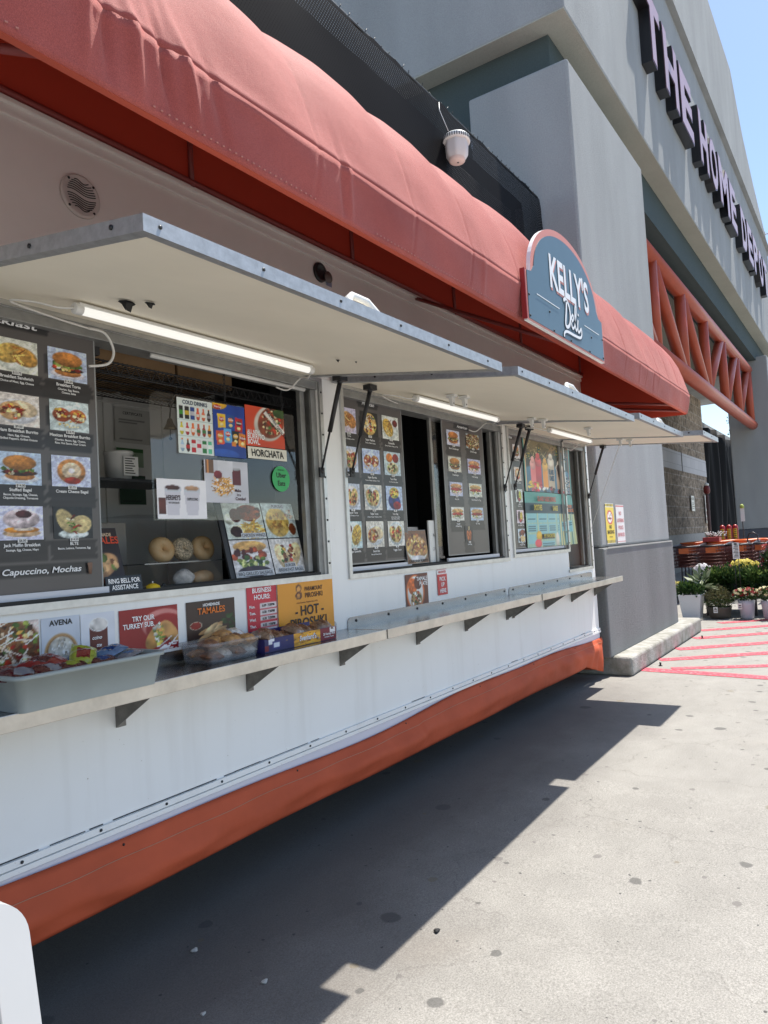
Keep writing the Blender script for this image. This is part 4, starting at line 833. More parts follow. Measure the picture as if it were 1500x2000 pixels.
for i in range(nx+1):
    x = -1.6+9.35*i/nx; k = max(j for j in range(len(SEAMS)) if SEAMS[j] <= x+1e-6); k = min(k, len(SEAMS)-2); u = (x-SEAMS[k])/(SEAMS[k+1]-SEAMS[k]); wgt = (SEAMS[k+1]-SEAMS[k])/.62
    bl = (4*u*(1-u))*.027*wgt; row = []
    for j in range(nt+1):
        t = j/nt; y, z = prof_at(t); y2, z2 = prof_at(min(1, t+.01)); y1, z1 = prof_at(max(0, t-.01)); ty, tz = y2-y1, z2-z1; L = math.hypot(ty, tz); ny, nz_ = -tz/L, ty/L
        dome = min(1, max(0, (t-.20)/.25)); dsp = bl*dome-.006*(1-dome)*math.sin(math.pi*u)
        dsp += .005*math.sin(x*4.3+t*6)*dome+.003*math.sin(x*13+t*17)
        dsp *= min(1, abs(t-.2)/.05)
        dsp -= .0045*(math.exp(-((x-SEAMS[k])/.007)**2)+math.exp(-((x-SEAMS[k+1])/.007)**2))
        # drapery folds near the left of the frame, running down across the valance
        for (xc, am, wd, sl, tc_) in ((1.00, .010, .016, .10, .16), (1.05, -.010, .014, .16, .14), (1.12, .013, .018, .24, .15), (1.20, -.012, .014, .32, .15), (1.27, .011, .017, .40, .16), (1.36, -.006, .02, .45, .14), (1.98, -.007, .014, .25, .12), (2.02, .006, .012, .25, .12), (3.1, .004, .02, .2, .1), (5.9, .004, .02, .1, .1), (6.33, -.005, .015, .08, .1)):
            dx = (x-xc-sl*(.30-t)); dsp += 1.5*am*math.exp(-(dx/wd)**2)*math.exp(-((t-tc_)/.11)**2)
        dsp *= min(1, t/.05+.15)
        row.append((x, y+ny*dsp, z+nz_*dsp))
    rows.append(row)
b = MB(); b.sheet([r_[:10] for r_ in rows]); b.sheet([r_[9:] for r_ in rows]); b.f = [f[::-1] for f in b.f]
for i in range(380):   # stitched hem
    x = -1.5+i*.0243
    if (i//14) % 3 == 1 and x < 2.6: continue
    b.obox((x, 1.4685, 2.724), (.0025, .0005, .001), (1, 0, .15), (0, 1, 0), (-.15, 0, 1), 1)
b.build('canvas', [M_AW, mat('pale_hem_thread', (.46, .17, .13), rough=.7)], aw, solid=.003)
b = MB(); b.hexa([(-1.59, 1.479, 2.7035), (7.74, 1.479, 2.7035), (7.74, 1.506, 2.708), (-1.59, 1.506, 2.708)], [(-1.59, 1.479, 2.7065), (7.74, 1.479, 2.7065), (7.74, 1.506, 2.711), (-1.59, 1.506, 2.711)]); b.build('hem_return', mat('hem_orange_red', (.45, .075, .04), rough=.7), aw)
b = MB()   # lining of the ends and back
for x, d in ((7.742, .004), (-1.598, .004)): b.prism([(x, *p) for p in AP]+[(x, 2.53, 2.72)] if False else [(x, y+.012, z-.006) for y, z in AP]+[(x, 2.535, 2.735)], (d, 0, 0))
b.box((-1.59, 2.522, 3.28), (7.74, 2.534, 3.755)); b.build('lining', M_AWB, aw)
b = MB()
for x in (.2, 1.25, 2.29, 3.55, 4.85, 6.1, 7.68):
    b.tube([(x, 2.515, 3.27), (x, 2.515, 3.73)], .013, 8)
for x in (.95, 7.2, 7.70, 4.3): b.tube([(x, 1.502, 2.73), (x, 2.53, 2.92 if x > 7 else 3.26)], .013, 8)
b.tube([(-1.58, 1.502, 2.73), (7.73, 1.502, 2.73)], .013, 8); b.tube([(-1.58, 2.51, 3.29), (7.73, 2.51, 3.29)], .013, 8)
b.build('frame_tube', M_AWF, aw)

# ---- shop sign on the awning
ks = thing('shop_sign', (4.07, 1.39, 2.65), "slate blue arched sign reading Kelly's Deli with a salmon rim on the awning", 'shop sign')
M_SLATE = mat('slate_blue_panel', (0.075, 0.135, 0.175), rough=.42, var=.04, vscale=3); M_SALM = mat('salmon_rim', (0.62, 0.22, 0.16), rough=.45); M_SGW = mat('sign_white', (.80, .80, .80), rough=.45); M_RED2 = mat('sign_red_edge', (.30, .02, .02), rough=.5)
def arch(ins, x0=3.445, x1=4.70, z0=2.654, zs=2.915, zt=3.285, step=.075):
    pts = [(x0+ins, z0+ins), (x1-ins, z0+ins), (x1-ins, zs-ins*.6), (x1-step-ins*.2, zs+.012-ins*.4)]; cx = (x0+x1)/2; rx = (x1-x0)/2-step-ins*.8; rz = zt-zs-.02-ins
    for k in range(0, 33): a = math.pi*k/32; pts.append((cx+rx*math.cos(a), zs+.02+rz*math.sin(a)))
    pts += [(x0+step+ins*.2, zs+.012-ins*.4), (x0+ins, zs-ins*.6)]
    return pts
b = MB(); b.prism([(x, 1.375, z) for x, z in arch(0)], (0, .022, 0), 0, 1); b.build('rim', [M_SALM, M_SGW], ks)
a1 = [p for p in arch(.0)]
pin = []
for x, z in arch(0):
    t = max(0, min(1, (z-2.92)/.05)); cx, cz = 4.0725, 2.93; d = math.hypot(x-cx, z-cz); k = 1-.040*t/max(d, .1)
    if z > 2.92 or abs(z-2.915) < .03: pin.append((cx+(x-cx)*k-(.016 if t < .1 and x > cx else -.016 if t < .1 else 0), cz+(z-cz)*k))
    else: pin.append((x+(.014 if x < cx else -.014), z+.012))
b = MB(); b.prism([(x, 1.372, z) for x, z in pin], (0, .003, 0)); b.build('panel', M_SLATE, ks)
b = MB(); b.box((3.433, 1.374, 2.66), (3.443, 1.40, 2.92)); b.build('edge_board', M_RED2, ks)
b = MB(); yk = 1.369
b.text("KELLY'S", (4.105+.008, yk+.0015, 2.905), .185, w=.66, bold=True); sh = b.build('shadow_lettering', M_SALM, ks)
b = MB(); b.text("KELLY'S", (4.105, yk, 2.917), .185, w=.66, bold=True)
S = 1.0; o0 = (3.96, yk, 2.745)
strokes = [([(.045, .13), (.035, .07), (.022, .005), (.05, -.005), (.085, .02), (.095, .07), (.075, .115), (.03, .135), (0, .12)], .020),
 ([(.108, .035), (.135, .05), (.142, .07), (.128, .075), (.112, .055), (.112, .02), (.13, .004), (.155, .02)], .015),
 ([(.155, .02), (.185, .09), (.19, .135), (.178, .138), (.168, .09), (.168, .03), (.18, .004), (.20, .02)], .015),
 ([(.215, .068), (.207, .03), (.215, .004), (.235, .01), (.262, .03), (.268, .0), (.24, -.022), (.15, -.028), (.04, -.03), (.0, -.045), (-.005, -.065)], .016),
 ([(.219, .09), (.222, .102)], .018)]
def smooth(p, k=6):
    out = []
    for i in range(len(p)-1):
        p0 = p[max(i-1, 0)]; p1 = p[i]; p2 = p[i+1]; p3 = p[min(i+2, len(p)-1)]
        for j in range(k):
            t = j/k; out.append(tuple(.5*((2*p1[q])+(-p0[q]+p2[q])*t+(2*p0[q]-5*p1[q]+4*p2[q]-p3[q])*t*t+(-p0[q]+3*p1[q]-3*p2[q]+p3[q])*t**3) for q in (0, 1)))
    out.append(p[-1]); return out
for p, w in strokes: b.ribbon([(q[0]*1.1+.1*q[1], q[1]*1.15) for q in smooth(p)], w, (o0[0], yk-.0015, o0[2]), (1, 0, 0), (0, 0, 1))
for xa, xb in ((3.57, 3.90), (4.32, 4.60)): b.box((xa, yk-.001, 2.815), (xb, yk, 2.8195))
b.build('lettering', M_SGW, ks)
b = MB()
for p, w in strokes: b.ribbon([(q[0]*1.1+.1*q[1], q[1]*1.15) for q in smooth(p)], w*1.7, (o0[0]+.004, yk, o0[2]-.004), (1, 0, 0), (0, 0, 1))
b.build('script_outline', mat('sign_navy', (.02, .035, .05), rough=.5), ks)
b = MB()
for x, z in ((3.47, 2.68), (3.47, 2.79), (3.8, 2.672), (4.07, 2.672), (4.4, 2.672), (4.67, 2.68), (4.67, 2.80), (3.75, 2.765), (4.45, 2.77)): b.lathe([(.007, 0), (.005, .004)], (x, 1.3715, z), 8, MR)
b.build('screw', M_BOLT, ks)
ks.location = (4.204, 1.435, 2.686); ks.scale = (1.033, 1.033, 1.033)

# ================================================================ MENU BOARDS
M_WT = mat('white_lettering', (.82, .82, .82), rough=.5); M_BT = mat('black_lettering', (.015, .015, .015), rough=.5); M_PRT = mat('price_paper', (.75, .75, .73), rough=.5)
M_EDGE = mat('clear_film_edge', (.30, .31, .31), rough=.25)
YB = 2.574
def menu_board(label, x0, x1, z0, z1, photos, extra=None, edge_left=True):
    """photos: (kind, x0, z0, x1, z1, name, lines, price)"""
    cs = .0095; w = int((x1-x0)/cs)+1; h = int((z1-z0)/cs)+1; p = Pic(w, h, (92, 88, 87), 1.0, .05); U = lambda x: (x-x0)/(x1-x0); V = lambda z: (z-z0)/(z1-z0)
    for (k, a, c, d, e, nm, ln, pr) in photos:
        for q in range(9):
            zz = c-.004-.0085*q-RNG.random()*.004; xa = a-.004-RNG.random()*.022; xb = d+.004+RNG.random()*.022
            p.r(U(xa), V(zz-.007), U(xb), V(zz+.006), (50, 48, 50), .12)
        p.r(U(a-.016), V(c+.02), U(a+.02), V(e-.03), (52, 50, 52), .1)
    if extra: extra(p, U, V)
    o = picture(p, 'menu_board', None, x0, z0, x1, z1, YB, rough=.28, base=((x0+x1)/2, YB, z0)); tag(o, label, 'menu board')
    b = MB(); t = .006
    b.box((x1, YB-.001, z0-t), (x1+t, YB+.004, z1+t)); b.box((x0, YB-.001, z0-t), (x1, YB+.004, z0)); b.box((x0, YB-.001, z1), (x1, YB+.004, z1+t))
    if edge_left: b.box((x0-t, YB-.001, z0-t), (x0, YB+.004, z1+t))
    b.build('film_edge', M_EDGE, o)
    tx = MB(); pr_b = MB()
    for (k, a, c, d, e, nm, ln, pr) in photos:
        if k != 'corndog' or True:
            picture(foodpic(k, 40), 'photo', o, a, c, d, e, YB-.0022, rough=.35)
        cx = (a+d)/2; W_ = (d-a); zt = c-.024 if W_ < .18 else c-.030
        hh = .0115 if W_ < .18 else .0125
        names = nm.split('|'); z = zt
        for s in names: tx.text(s, (cx, YB-.003, z), hh, bold=True, maxw=W_*1.10); z -= hh*1.45
        for s in ln: tx.text(s, (cx, YB-.003, z+.001), .0078, bold=True, maxw=W_*1.06); z -= .0125
        if pr:
            pr_b = MB(); pr_b.box((cx-.018, YB-.0045, c-.0095), (cx+.018, YB-.003, c+.004)); pr_b.text(pr, (cx, YB-.005, c-.0065), .0085, bold=True, mi=1, maxw=.032); pr_b.build('price_tag', [M_PRT, M_BT], o)
    tx.build('lettering', M_WT, o)
    return o
def script(o, s, x, z, h, w, sh=.28):
    b = MB(); b.text(s, (x, YB-.0042, z), h, bold=True, w=w, shear=sh); return b.build('heading', M_WT, o)
def strip(p, U, V, x0, z0, x1, z1, col=(48, 47, 49)):
    for i in range(14):
        t = i/13; zz = z0+(z1-z0)*t; p.r(U(x0-RNG.random()*.02), V(zz-.005), U(x1+RNG.random()*.025), V(zz+.005), col, .1)

c1, c2 = (1.372, 1.537), (1.578, 1.744); rws = [(2.266, 2.390), (2.067, 2.186), (1.850, 1.970), (1.648, 1.772)]
def ex1(p, U, V): strip(p, U, V, 1.20, 2.432, 1.565, 2.468); strip(p, U, V, 1.17, 1.512, 1.70, 1.552)
bk = menu_board('grey breakfast menu board with egg sandwiches, burritos and bagels at the left window', 1.16, 1.778, 1.448, 2.488, [
 ('sandwich', c1[0], rws[0][0], c1[1], rws[0][1], 'Breakfast Sandwich', ['Choice of Meat, Egg, Cheese'], '$13.75'), ('burger', c2[0], rws[0][0], c2[1], rws[0][1], 'Breakfast Torta', ['Chorizo, Egg, Beans,', 'Cheese, Salsa'], '$14.50'),
 ('burrito', c1[0], rws[1][0], c1[1], rws[1][1], 'Ham Breakfast Burrito', ['Ham, Egg, Cheese,', 'Grilled Peppers, Grilled Onions'], '$9.00'), ('wetburrito', c2[0], rws[1][0], c2[1], rws[1][1], 'Mexican Breakfast Burrito', ['Chorizo, Bacon, Egg, Cheese,', 'Rice, Hot Sauce, Sour Cream'], '$14.75'),
 ('burger', c1[0], rws[2][0], c1[1], rws[2][1], 'Stuffed Bagel', ['Bacon, Sausage, Egg, Cheese,', 'Chipotle Dressing, Tomatoes'], '$14.00'), ('bagel', c2[0], rws[2][0], c2[1], rws[2][1], 'Cream Cheese Bagel', [], '$3.75'),
 ('muffin', c1[0], rws[3][0], c1[1], rws[3][1], 'Jack Muffin Breakfast', ['Sausage, Egg, Cheese, Mayo'], '$6.00'), ('club', c2[0], rws[3][0], c2[1], rws[3][1], 'BLTE', ['Bacon, Lettuce, Tomatoes, Egg'], '$14.50')], ex1)
script(bk, 'Breakfast', 1.40, 2.438, .026, .27); script(bk, 'Coffee, Capuccino, Mochas', 1.465, 1.522, .022, .44)
b = MB(); b.lathe([(.006, 0), (.010, .035), (.011, .037), (.011, .041), (.008, .045)], (1.722, YB-.008, 1.508), 12, mi=0, sy=.3); b.build('cup_emblem', mat('paper_cup_brown', (.22, .13, .09), rough=.6), bk)

rm = [(2.242, 2.394), (2.007, 2.160), (1.780, 1.936), (1.548, 1.709)]; cm = [(3.412, 3.569), (3.617, 3.806), (3.855, 4.046)]
names = [[('sandwich', 'Torta', ['Steak, Chicken or Pork'], '$13.5'), ('nachos', 'Super Nachos', ['Choice of Steak, Chicken'], '$14'), ('quesadilla', 'Quesadilla', ['Choice of Steak, Chicken, or Pork'], '$13')],
 [('tacos', 'Crispy Taco', [], '$5'), ('wetburrito', 'Super Burrito', ['Choice of Steak, Chicken, or Pork'], '$15'), ('plate', 'Taco Plate', ['Two Tacos, Rice, Beans'], '$14.5')],
 [('tacos', 'Regular Tacos', ['Steak, Chicken, or Pork'], '$4'), ('tacos', 'Fajita Tacos', ['Choice of Steak, Chicken, or Pork'], '$4.5'), ('bag', 'Taco Bag', ['Lettuce, Cheese, Beans,', 'Salsa, Choice of Meat'], '$9')],
 [('quesadilla', 'Veggie Quesadilla', [], '$12'), ('burrito', 'Snack Size', ['Bean and Cheese Burrito'], '$6'), ('tacos', 'Veggie Tacos', [], '$4')]]
ph = [(names[r][c][0], cm[c][0], rm[r][0], cm[c][1], rm[r][1], names[r][c][1], names[r][c][2], names[r][c][3]) for r in range(4) for c in range(3)]
mx = menu_board('grey Mexican menu board of tacos, nachos and burritos at the left of the middle window', 3.405, 4.088, 1.458, 2.488, ph, lambda p, U, V: strip(p, U, V, 3.61, 2.425, 3.80, 2.462)); script(mx, 'Mexican', 3.705, 2.433, .022, .135)
ra = [(2.275, 2.389), (2.077, 2.191), (1.895, 1.999), (1.711, 1.811)]; ca = [(4.705, 4.905), (5.014, 5.232)]
nm = [[('burger', 'Bacon Cheeseburger', '$11'), ('salad', 'Grilled Sausage', '$9')], [('burger', 'Cheeseburger', '$9.5'), ('hotdog', 'Polish Sausage', '$8')], [('hotdog', 'Hot Link', '$8'), ('hotdog', 'Chili Cheese Hot Dog', '$9')], [('hotdog', 'Regular|All Beef Dog', '$6'), ('hotdog', 'BLT Dog', '$8')]]
ph = [(nm[r][c][0], ca[c][0], ra[r][0], ca[c][1], ra[r][1], nm[r][c][1], [], nm[r][c][2]) for r in range(4) for c in range(2)]+[('corndog', 4.905, 1.548, 5.03, 1.668, 'Corn Dog', [], '$5')]
am = menu_board('grey American menu board of burgers and sausages at the right of the middle window', 4.642, 5.300, 1.460, 2.480, ph, lambda p, U, V: strip(p, U, V, 4.84, 2.41, 5.06, 2.447)); script(am, 'American', 4.955, 2.418, .021, .17)
si = [('burger', 2.26, 2.38, 'Ham Sandwich'), ('bagel', 2.06, 2.18, 'Chicken Sandwich'), ('soda', 1.87, 1.985, 'Delicious|Cake in Cup'), ('soda', 1.685, 1.80, 'Old Fashioned Soda'), ('wings', 1.515, 1.635, 'Wings and Fries')]
sd_ = menu_board('narrow grey menu board headed Sides beside the smoothie posters', 5.735, 6.085, 1.472, 2.478, [(k, 5.885, z0, 6.035, z1, n_, [], '$9') for k, z0, z1, n_ in si], lambda p, U, V: strip(p, U, V, 5.76, 2.42, 5.93, 2.455)); script(sd_, 'Sides', 5.83, 2.425, .024, .10)

# ================================================================ POSTERS AND CARDS
def poster(name, label, cat, pic, x0, z0, x1, z1, y, texts=(), M=None, group=None, rough=.35, edge=None):
    """texts: (string, u, v, cap height, colour, maxw, opts)"""
    T = M or (lambda u, v: (x0+(x1-x0)*u, y, z0+(z1-z0)*v)); base = Vector(T(.5, 0))
    o = picture(pic, name, None, x0, z0, x1, z1, y, M=T, rough=rough, base=base); tag(o, label, cat, group)
    A, U_, V_ = Vector(T(0, 0)), Vector(T(1, 0))-Vector(T(0, 0)), Vector(T(0, 1))-Vector(T(0, 0)); nr = U_.cross(V_).normalized(); u, v = U_.normalized(), V_.normalized()
    groups = {}
    for t in texts:
        s, pu, pv, h, colr, mw = t[:6]; op = t[6] if len(t) > 6 else {}; groups.setdefault(colr, MB()).text(s, A+U_*pu+V_*pv+nr*(.0015+.0003*len(groups)), h, u, v, op.get('a', 'C'), bold=op.get('b', True), maxw=mw, shear=op.get('sh', 0), w=op.get('w'))
    for colr, bb in groups.items(): bb.build('lettering', mat('ink_%d_%d_%d' % colr, tuple(lin(colr)), rough=.5), o)
    if edge:
        bb = MB(); Q = [Vector(T(*q))-nr*.0015 for q in ((-.012, -.012), (1.012, -.012), (1.012, 1.012), (-.012, 1.012))]; bb.prism(Q, -nr*.002); bb.build('backing', edge, o)
    return o
K, Wh, Rd = (15, 15, 15), (245, 245, 245), (180, 25, 35)
# wall row below the left window
poster('food_poster', 'salad close-up photo taped at the far left under the left window', 'poster', foodpic('salad', 60), 1.19, 1.10, 1.485, 1.358, 2.5365)
p = Pic(48, 48, (205, 212, 224)); p.e(.5, .25, .46, .42, (150, 110, 70), edge=(190, 150, 100)); p.e(.5, .28, .36, .32, (205, 200, 190), cells=14); p.dots(.5, .28, .3, .26, 40, .04, [(225, 220, 212), (170, 160, 145)])
poster('food_poster', 'AVENA oatmeal bowl photo taped under the left window', 'poster', p, 1.494, 1.18, 1.648, 1.357, 2.5365, [('AVENA', .5, .83, .020, K, .10)])
p = Pic(48, 48, (225, 228, 236)); p.r(.25, 0, .78, .72, (92, 26, 26)); p.e(.52, .74, .30, .16, (225, 220, 215), edge=(240, 240, 240))
poster('food_poster', 'maroon cappuccino cup photo taped beside the oatmeal photo', 'poster', p, 1.652, 1.18, 1.802, 1.355, 2.5365, [('ccino', .45, .42, .014, Wh, .06, {'sh': .2}), ('tte', .5, .25, .014, Wh, .05, {'sh': .2})])
p = Pic(64, 40, (148, 22, 28)); p.e(.75, .6, .40, .35, (205, 130, 125), n=.05); p.e(.78, .5, .36, .34, (150, 24, 30), n=.05); p.e(.62, .35, .16, .34, (205, 150, 80), rot=-.5); p.e(.86, .4, .12, .30, (200, 150, 90), rot=.4); p.dots(.66, .38, .09, .26, 26, .035, [(230, 200, 90), (110, 140, 60), (230, 225, 210)]); p.sticks(.8, .1, .18, .1, 8, .3, .02, [(240, 235, 235)])
poster('food_poster', 'red turkey sub poster taped under the left window', 'poster', p, 1.822, 1.165, 2.117, 1.351, 2.5365, [('TRY OUR', .58, .73, .020, Wh, .11, {'a': 'R'}), ('TURKEY SUB.', .58, .58, .020, Wh, .155, {'a': 'R'})])
def tamalepic(n=56):
    p = Pic(n, n, (58, 40, 34)); p.e(.18, .42, .13, .1, (150, 30, 22), edge=(190, 170, 150)); p.dots(.88, .42, .14, .2, 14, .05, [(50, 80, 40), (40, 60, 35)])
    for i in range(9): p.e(.5+.14*math.cos(i), .22+.10*math.sin(i*1.7), .20, .06, [(212, 172, 120), (195, 150, 100), (225, 190, 140)][i % 3], rot=.5+.2*math.sin(i))
    return p
poster('food_poster', 'homemade tamales poster taped to the right of the turkey sub poster', 'poster', tamalepic(), 2.165, 1.165, 2.457, 1.351, 2.5365, [('HOMEMADE', .5, .86, .013, Wh, .12), ('TAMALES', .5, .68, .028, (225, 120, 40), .19)])
p = Pic(40, 44, (196, 40, 62)); 
for k in range(7): p.r(.42, .58-.115*k, .98, .67-.115*k, (222, 214, 214))
tx = [('BUSINESS', .5, .86, .023, Wh, .16), ('HOURS:', .5, .74, .023, Wh, .13)]
for k, dd in enumerate(('Mon.', 'Tues.', 'Wed.', 'Thur.', 'Fri.', 'Sat.', 'Sun.')): tx += [(dd, .06, .595-.115*k, .014, Wh, .07, {'a': 'L'}), ('6:30  7:30PM', .70, .60-.115*k, .012, K, .11)]
poster('business_hours_sign', 'pink business hours card listing 6:30 to 7:30PM for each weekday', 'sign', p, 2.538, 1.120, 2.749, 1.397, 2.5365, tx)
p = Pic(60, 44, (226, 152, 38)); p.e(.36, .86, .052, .075, (86, 46, 22), n=.05); p.e(.36, .845, .034, .05, (226, 160, 80), n=.02, shade=0); p.e(.36, .73, .062, .075, (90, 44, 22)); p.e(.36, .72, .03, .05, (220, 150, 70)); p.r(.24, .655, .85, .66, (120, 60, 20))
poster('bakery_poster', 'orange-yellow hot piroshki poster hanging at the right end under the left window', 'poster', p, 2.752, 1.105, 3.203, 1.396, 2.531, [('PARAMOUNT', .63, .80, .022, (70, 40, 25), .15), ('PIROSHKI', .63, .68, .025, (70, 40, 25), .15), ('A San Francisco Tradition Since 1976', .5, .585, .008, (120, 70, 25), .26, {'sh': .2}), ('- HOT -', .54, .37, .050, (45, 32, 28), .27), ('PIROSHKI', .52, .15, .050, (45, 32, 28), .36)])
p = Pic(48, 48, (96, 40, 24)); p.e(.42, .48, .42, .52, (225, 110, 40), n=.05); p.e(.42, .48, .36, .48, (240, 238, 235), n=.03); p.e(.3, .66, .2, .24, (220, 105, 35), cells=20); p.e(.55, .75, .18, .2, (95, 45, 32), cells=18); p.e(.45, .28, .26, .26, (190, 150, 90)); p.dots(.45, .3, .22, .2, 40, .04, [(90, 50, 30), (240, 235, 220), (60, 90, 40), (180, 60, 40)])
poster('food_poster', 'tamale plate photo taped to the white wall below the middle window', 'poster', p, 3.965, 1.122, 4.246, 1.357, 2.5345, [('TAMALE', .97, .80, .026, Wh, .16, {'a': 'R'}), ('PLATE', .97, .66, .026, Wh, .13, {'a': 'R'})])
p = Pic(24, 30, (196, 34, 44)); p.r(0, .82, 1, 1, (242, 240, 240))
poster('pickup_sign', 'small red PICK UP HERE sign on the white wall below the middle window', 'sign', p, 4.378, 1.189, 4.515, 1.367, 2.5345, [('GRUBHUB', .5, .855, .016, (205, 40, 45), .11), ('PICK', .5, .55, .028, Wh, .085), ('UP', .5, .33, .028, Wh, .05), ('HERE', .5, .09, .028, Wh, .09)])

# acrylic shield hung on chains with cards on it
YP = 2.588
sh_ = thing('acrylic_shield', (2.53, 2.595, 1.72), 'clear acrylic shield hung by chains behind the left window', 'shield')
b = MB(); r = .05; X0, X1, Z0, Z1 = 2.06, 3.02, 1.72, 2.295
pts = [(X0, Z0), (X1, Z0), (X1, Z1)]+[(X0+r-r*math.sin(a), Z1-r+r*math.cos(a)) for a in [math.radians(t) for t in range(0, 91, 15)]]
b.prism([(x, 2.5935, z) for x, z in pts], (0, .004, 0)); b.build('pane', glass_mat('acrylic'), sh_)
def chain(x, y, z0, z1, par):
    b = MB(); k = 0; z = z0
    while z < z1:
        a = k % 2; pp = [(x+(.006*math.cos(t) if a else 0), y+(0 if a else .006*math.cos(t)), z+.013+.013*math.sin(t)) for t in [2*math.pi*i/10 for i in range(11)]]; b.tube(pp, .0018, 5); z += .021; k += 1
    b.build('chain', M_DKMET, par)
chain(2.515, 2.596, 2.285, 2.46, sh_); chain(2.93, 2.596, 2.285, 2.46, sh_)
def bottle(p, x, y, w, h, c1_, c2_, capc=(30, 30, 30), can=False):
    if can: p.r(x-w, y-h, x+w, y+h, c1_, .1); p.r(x-w, y-h*.3, x+w, y+h*.35, c2_, .1); p.r(x-w*.85, y+h, x+w*.85, y+h*1.08, (190, 190, 195))
    else: p.e(x, y-h*.25, w, h*.8, c1_, n=.1); p.r(x-w*.42, y+h*.3, x+w*.42, y+h*.9, c1_); p.r(x-w*.45, y+h*.86, x+w*.45, y+h*1.02, capc); p.r(x-w*.9, y-h*.45, x+w*.9, y+h*.05, c2_, .1)
p = Pic(66, 80, (222, 232, 230), n=.02); p.r(0, .60, 1, .612, (180, 205, 205)); p.r(0, .31, 1, .322, (180, 205, 205))
row1 = [((25, 30, 28), (60, 150, 50), 1), ((28, 28, 30), (190, 160, 40), 1), ((40, 70, 140), (190, 190, 200), 1), ((215, 90, 60), (235, 225, 215), 0), ((220, 110, 70), (240, 235, 220), 0), ((50, 32, 30), (140, 140, 150), 0)]
row2 = [((215, 205, 50), (230, 230, 225), 0), ((190, 45, 55), (230, 220, 215), 0), ((225, 110, 40), (235, 225, 215), 0), ((190, 90, 70), (60, 120, 60), 0), ((150, 50, 45), (70, 130, 70), 0), ((225, 150, 50), (40, 40, 40), 0)]
row3 = [((170, 200, 225), (230, 235, 240), 0), ((60, 25, 20), (190, 30, 35), 0), ((190, 30, 40), (225, 220, 220), 1), ((225, 220, 225), (200, 40, 60), 1), ((40, 120, 60), (220, 225, 220), 1), ((90, 190, 150), (225, 235, 230), 1)]
for rw, yy in ((row1, .74), (row2, .45), (row3, .15)):
    for i, (a, c, can) in enumerate(rw): bottle(p, .11+.156*i, yy, .058, .115, a, c, (220, 120, 40), can)
poster('drinks_card', 'cold drinks card with three rows of bottles and cans on the clear shield', 'card', p, 2.207, 2.027, 2.420, 2.284, YP, [('COLD DRINKS', .5, .895, .018, (40, 60, 90), .15)])
p = Pic(60, 72, (24, 62, 150), n=.1); p.e(.12, 1.0, .34, .12, (240, 185, 50), n=.03); p.e(.14, .93, .13, .045, (200, 40, 40), n=.03)
for i, (x, y, c1_, c2_, rt) in enumerate(((.26, .68, (235, 195, 50), (200, 50, 40), .05), (.54, .68, (30, 80, 150), (225, 130, 40), 0), (.80, .64, (190, 35, 40), (60, 40, 40), -.08), (.20, .36, (215, 80, 40), (235, 180, 60), .1), (.44, .41, (90, 165, 220), (225, 80, 60), .02), (.68, .38, (38, 36, 38), (230, 180, 60), 0), (.90, .35, (215, 130, 40), (180, 40, 40), -.1))):
    p.r(x-.12, y-.13, x+.12, y+.13, c1_, .15, rt); p.e(x, y+.03, .085, .05, c2_, n=.1); p.e(x, y-.07, .06, .035, (235, 215, 150), n=.2)
p.r(.55, .22, .68, .30, c1_, .1); p.e(.3, .05, .5, .1, (40, 85, 175), n=.05)
poster('chips_card', 'dark blue card with seven snack chip bags on the clear shield', 'card', p, 2.423, 2.028, 2.635, 2.287, YP, [('Frito-Lay', .15, .918, .009, Wh, .05), ("Lay's", .26, .70, .012, Wh, .032), ('Doritos', .54, .70, .010, Wh, .034), ('Doritos', .80, .66, .010, Wh, .034), ('Cheetos', .2, .38, .010, Wh, .034), ('Ruffles', .44, .43, .010, Wh, .034), ("Lay's", .68, .40, .010, Wh, .030), ('Fritos', .90, .37, .012, Wh, .04)])
p = Pic(64, 56, (208, 72, 38), n=.08); p.e(.62, .62, .40, .50, (232, 226, 216), rot=-.5, n=.05); p.e(.66, .64, .34, .44, (150, 70, 40), rot=-.5); p.dots(.66, .66, .26, .34, 90, .035, [(110, 55, 30), (70, 100, 45), (225, 205, 160), (190, 60, 35), (60, 40, 30)]); p.e(.9, .9, .2, .12, (70, 100, 50)); p.r(.40, .60, 1.08, .70, (238, 234, 226), .03, -.78)
o = poster('food_card', 'orange burrito bowl card at the top right of the clear shield', 'card', p, 2.640, 2.098, 2.930, 2.306, YP, [('ALL NEW', .03, .30, .021, Wh, .09, {'a': 'L'}), ('BURRITO', .03, .18, .026, Wh, .125, {'a': 'L'}), ('BOWL.', .03, .05, .024, Wh, .09, {'a': 'L'})])
b = MB(); q = 1/math.sqrt(2); b.text('HEALTHIER OPTION', (2.855, YP-.002, 2.225), .017, (q, 0, -q), (q, 0, q), 'C', maxw=.20); b.build('lettering', M_BT, o)
p = Pic(44, 16, (228, 224, 208), n=.05)
poster('handwritten_card', 'white handwritten HORCHATA card under the burrito bowl card', 'card', p, 2.648, 2.034, 2.940, 2.094, YP, [('HORCHATA', .5, .22, .036, K, .24, {'sh': -.12})])
p = Pic(56, 44, (202, 202, 210), n=.06); p.r(.02, .68, .2, 1, (110, 80, 60)); p.r(.07, .68, .10, 1, (210, 140, 80)); p.e(.42, .36, .28, .24, (235, 235, 238), n=.04); p.sticks(.4, .40, .2, .2, 50, .22, .022, [(205, 150, 70), (220, 170, 90), (170, 115, 50)]); p.e(.3, .66, .1, .1, (120, 30, 40)); p.r(.63, .42, .82, .80, (92, 26, 36), .1); p.e(.725, .82, .10, .04, (190, 190, 195)); p.r(.3, .75, .65, 1, (215, 215, 222))
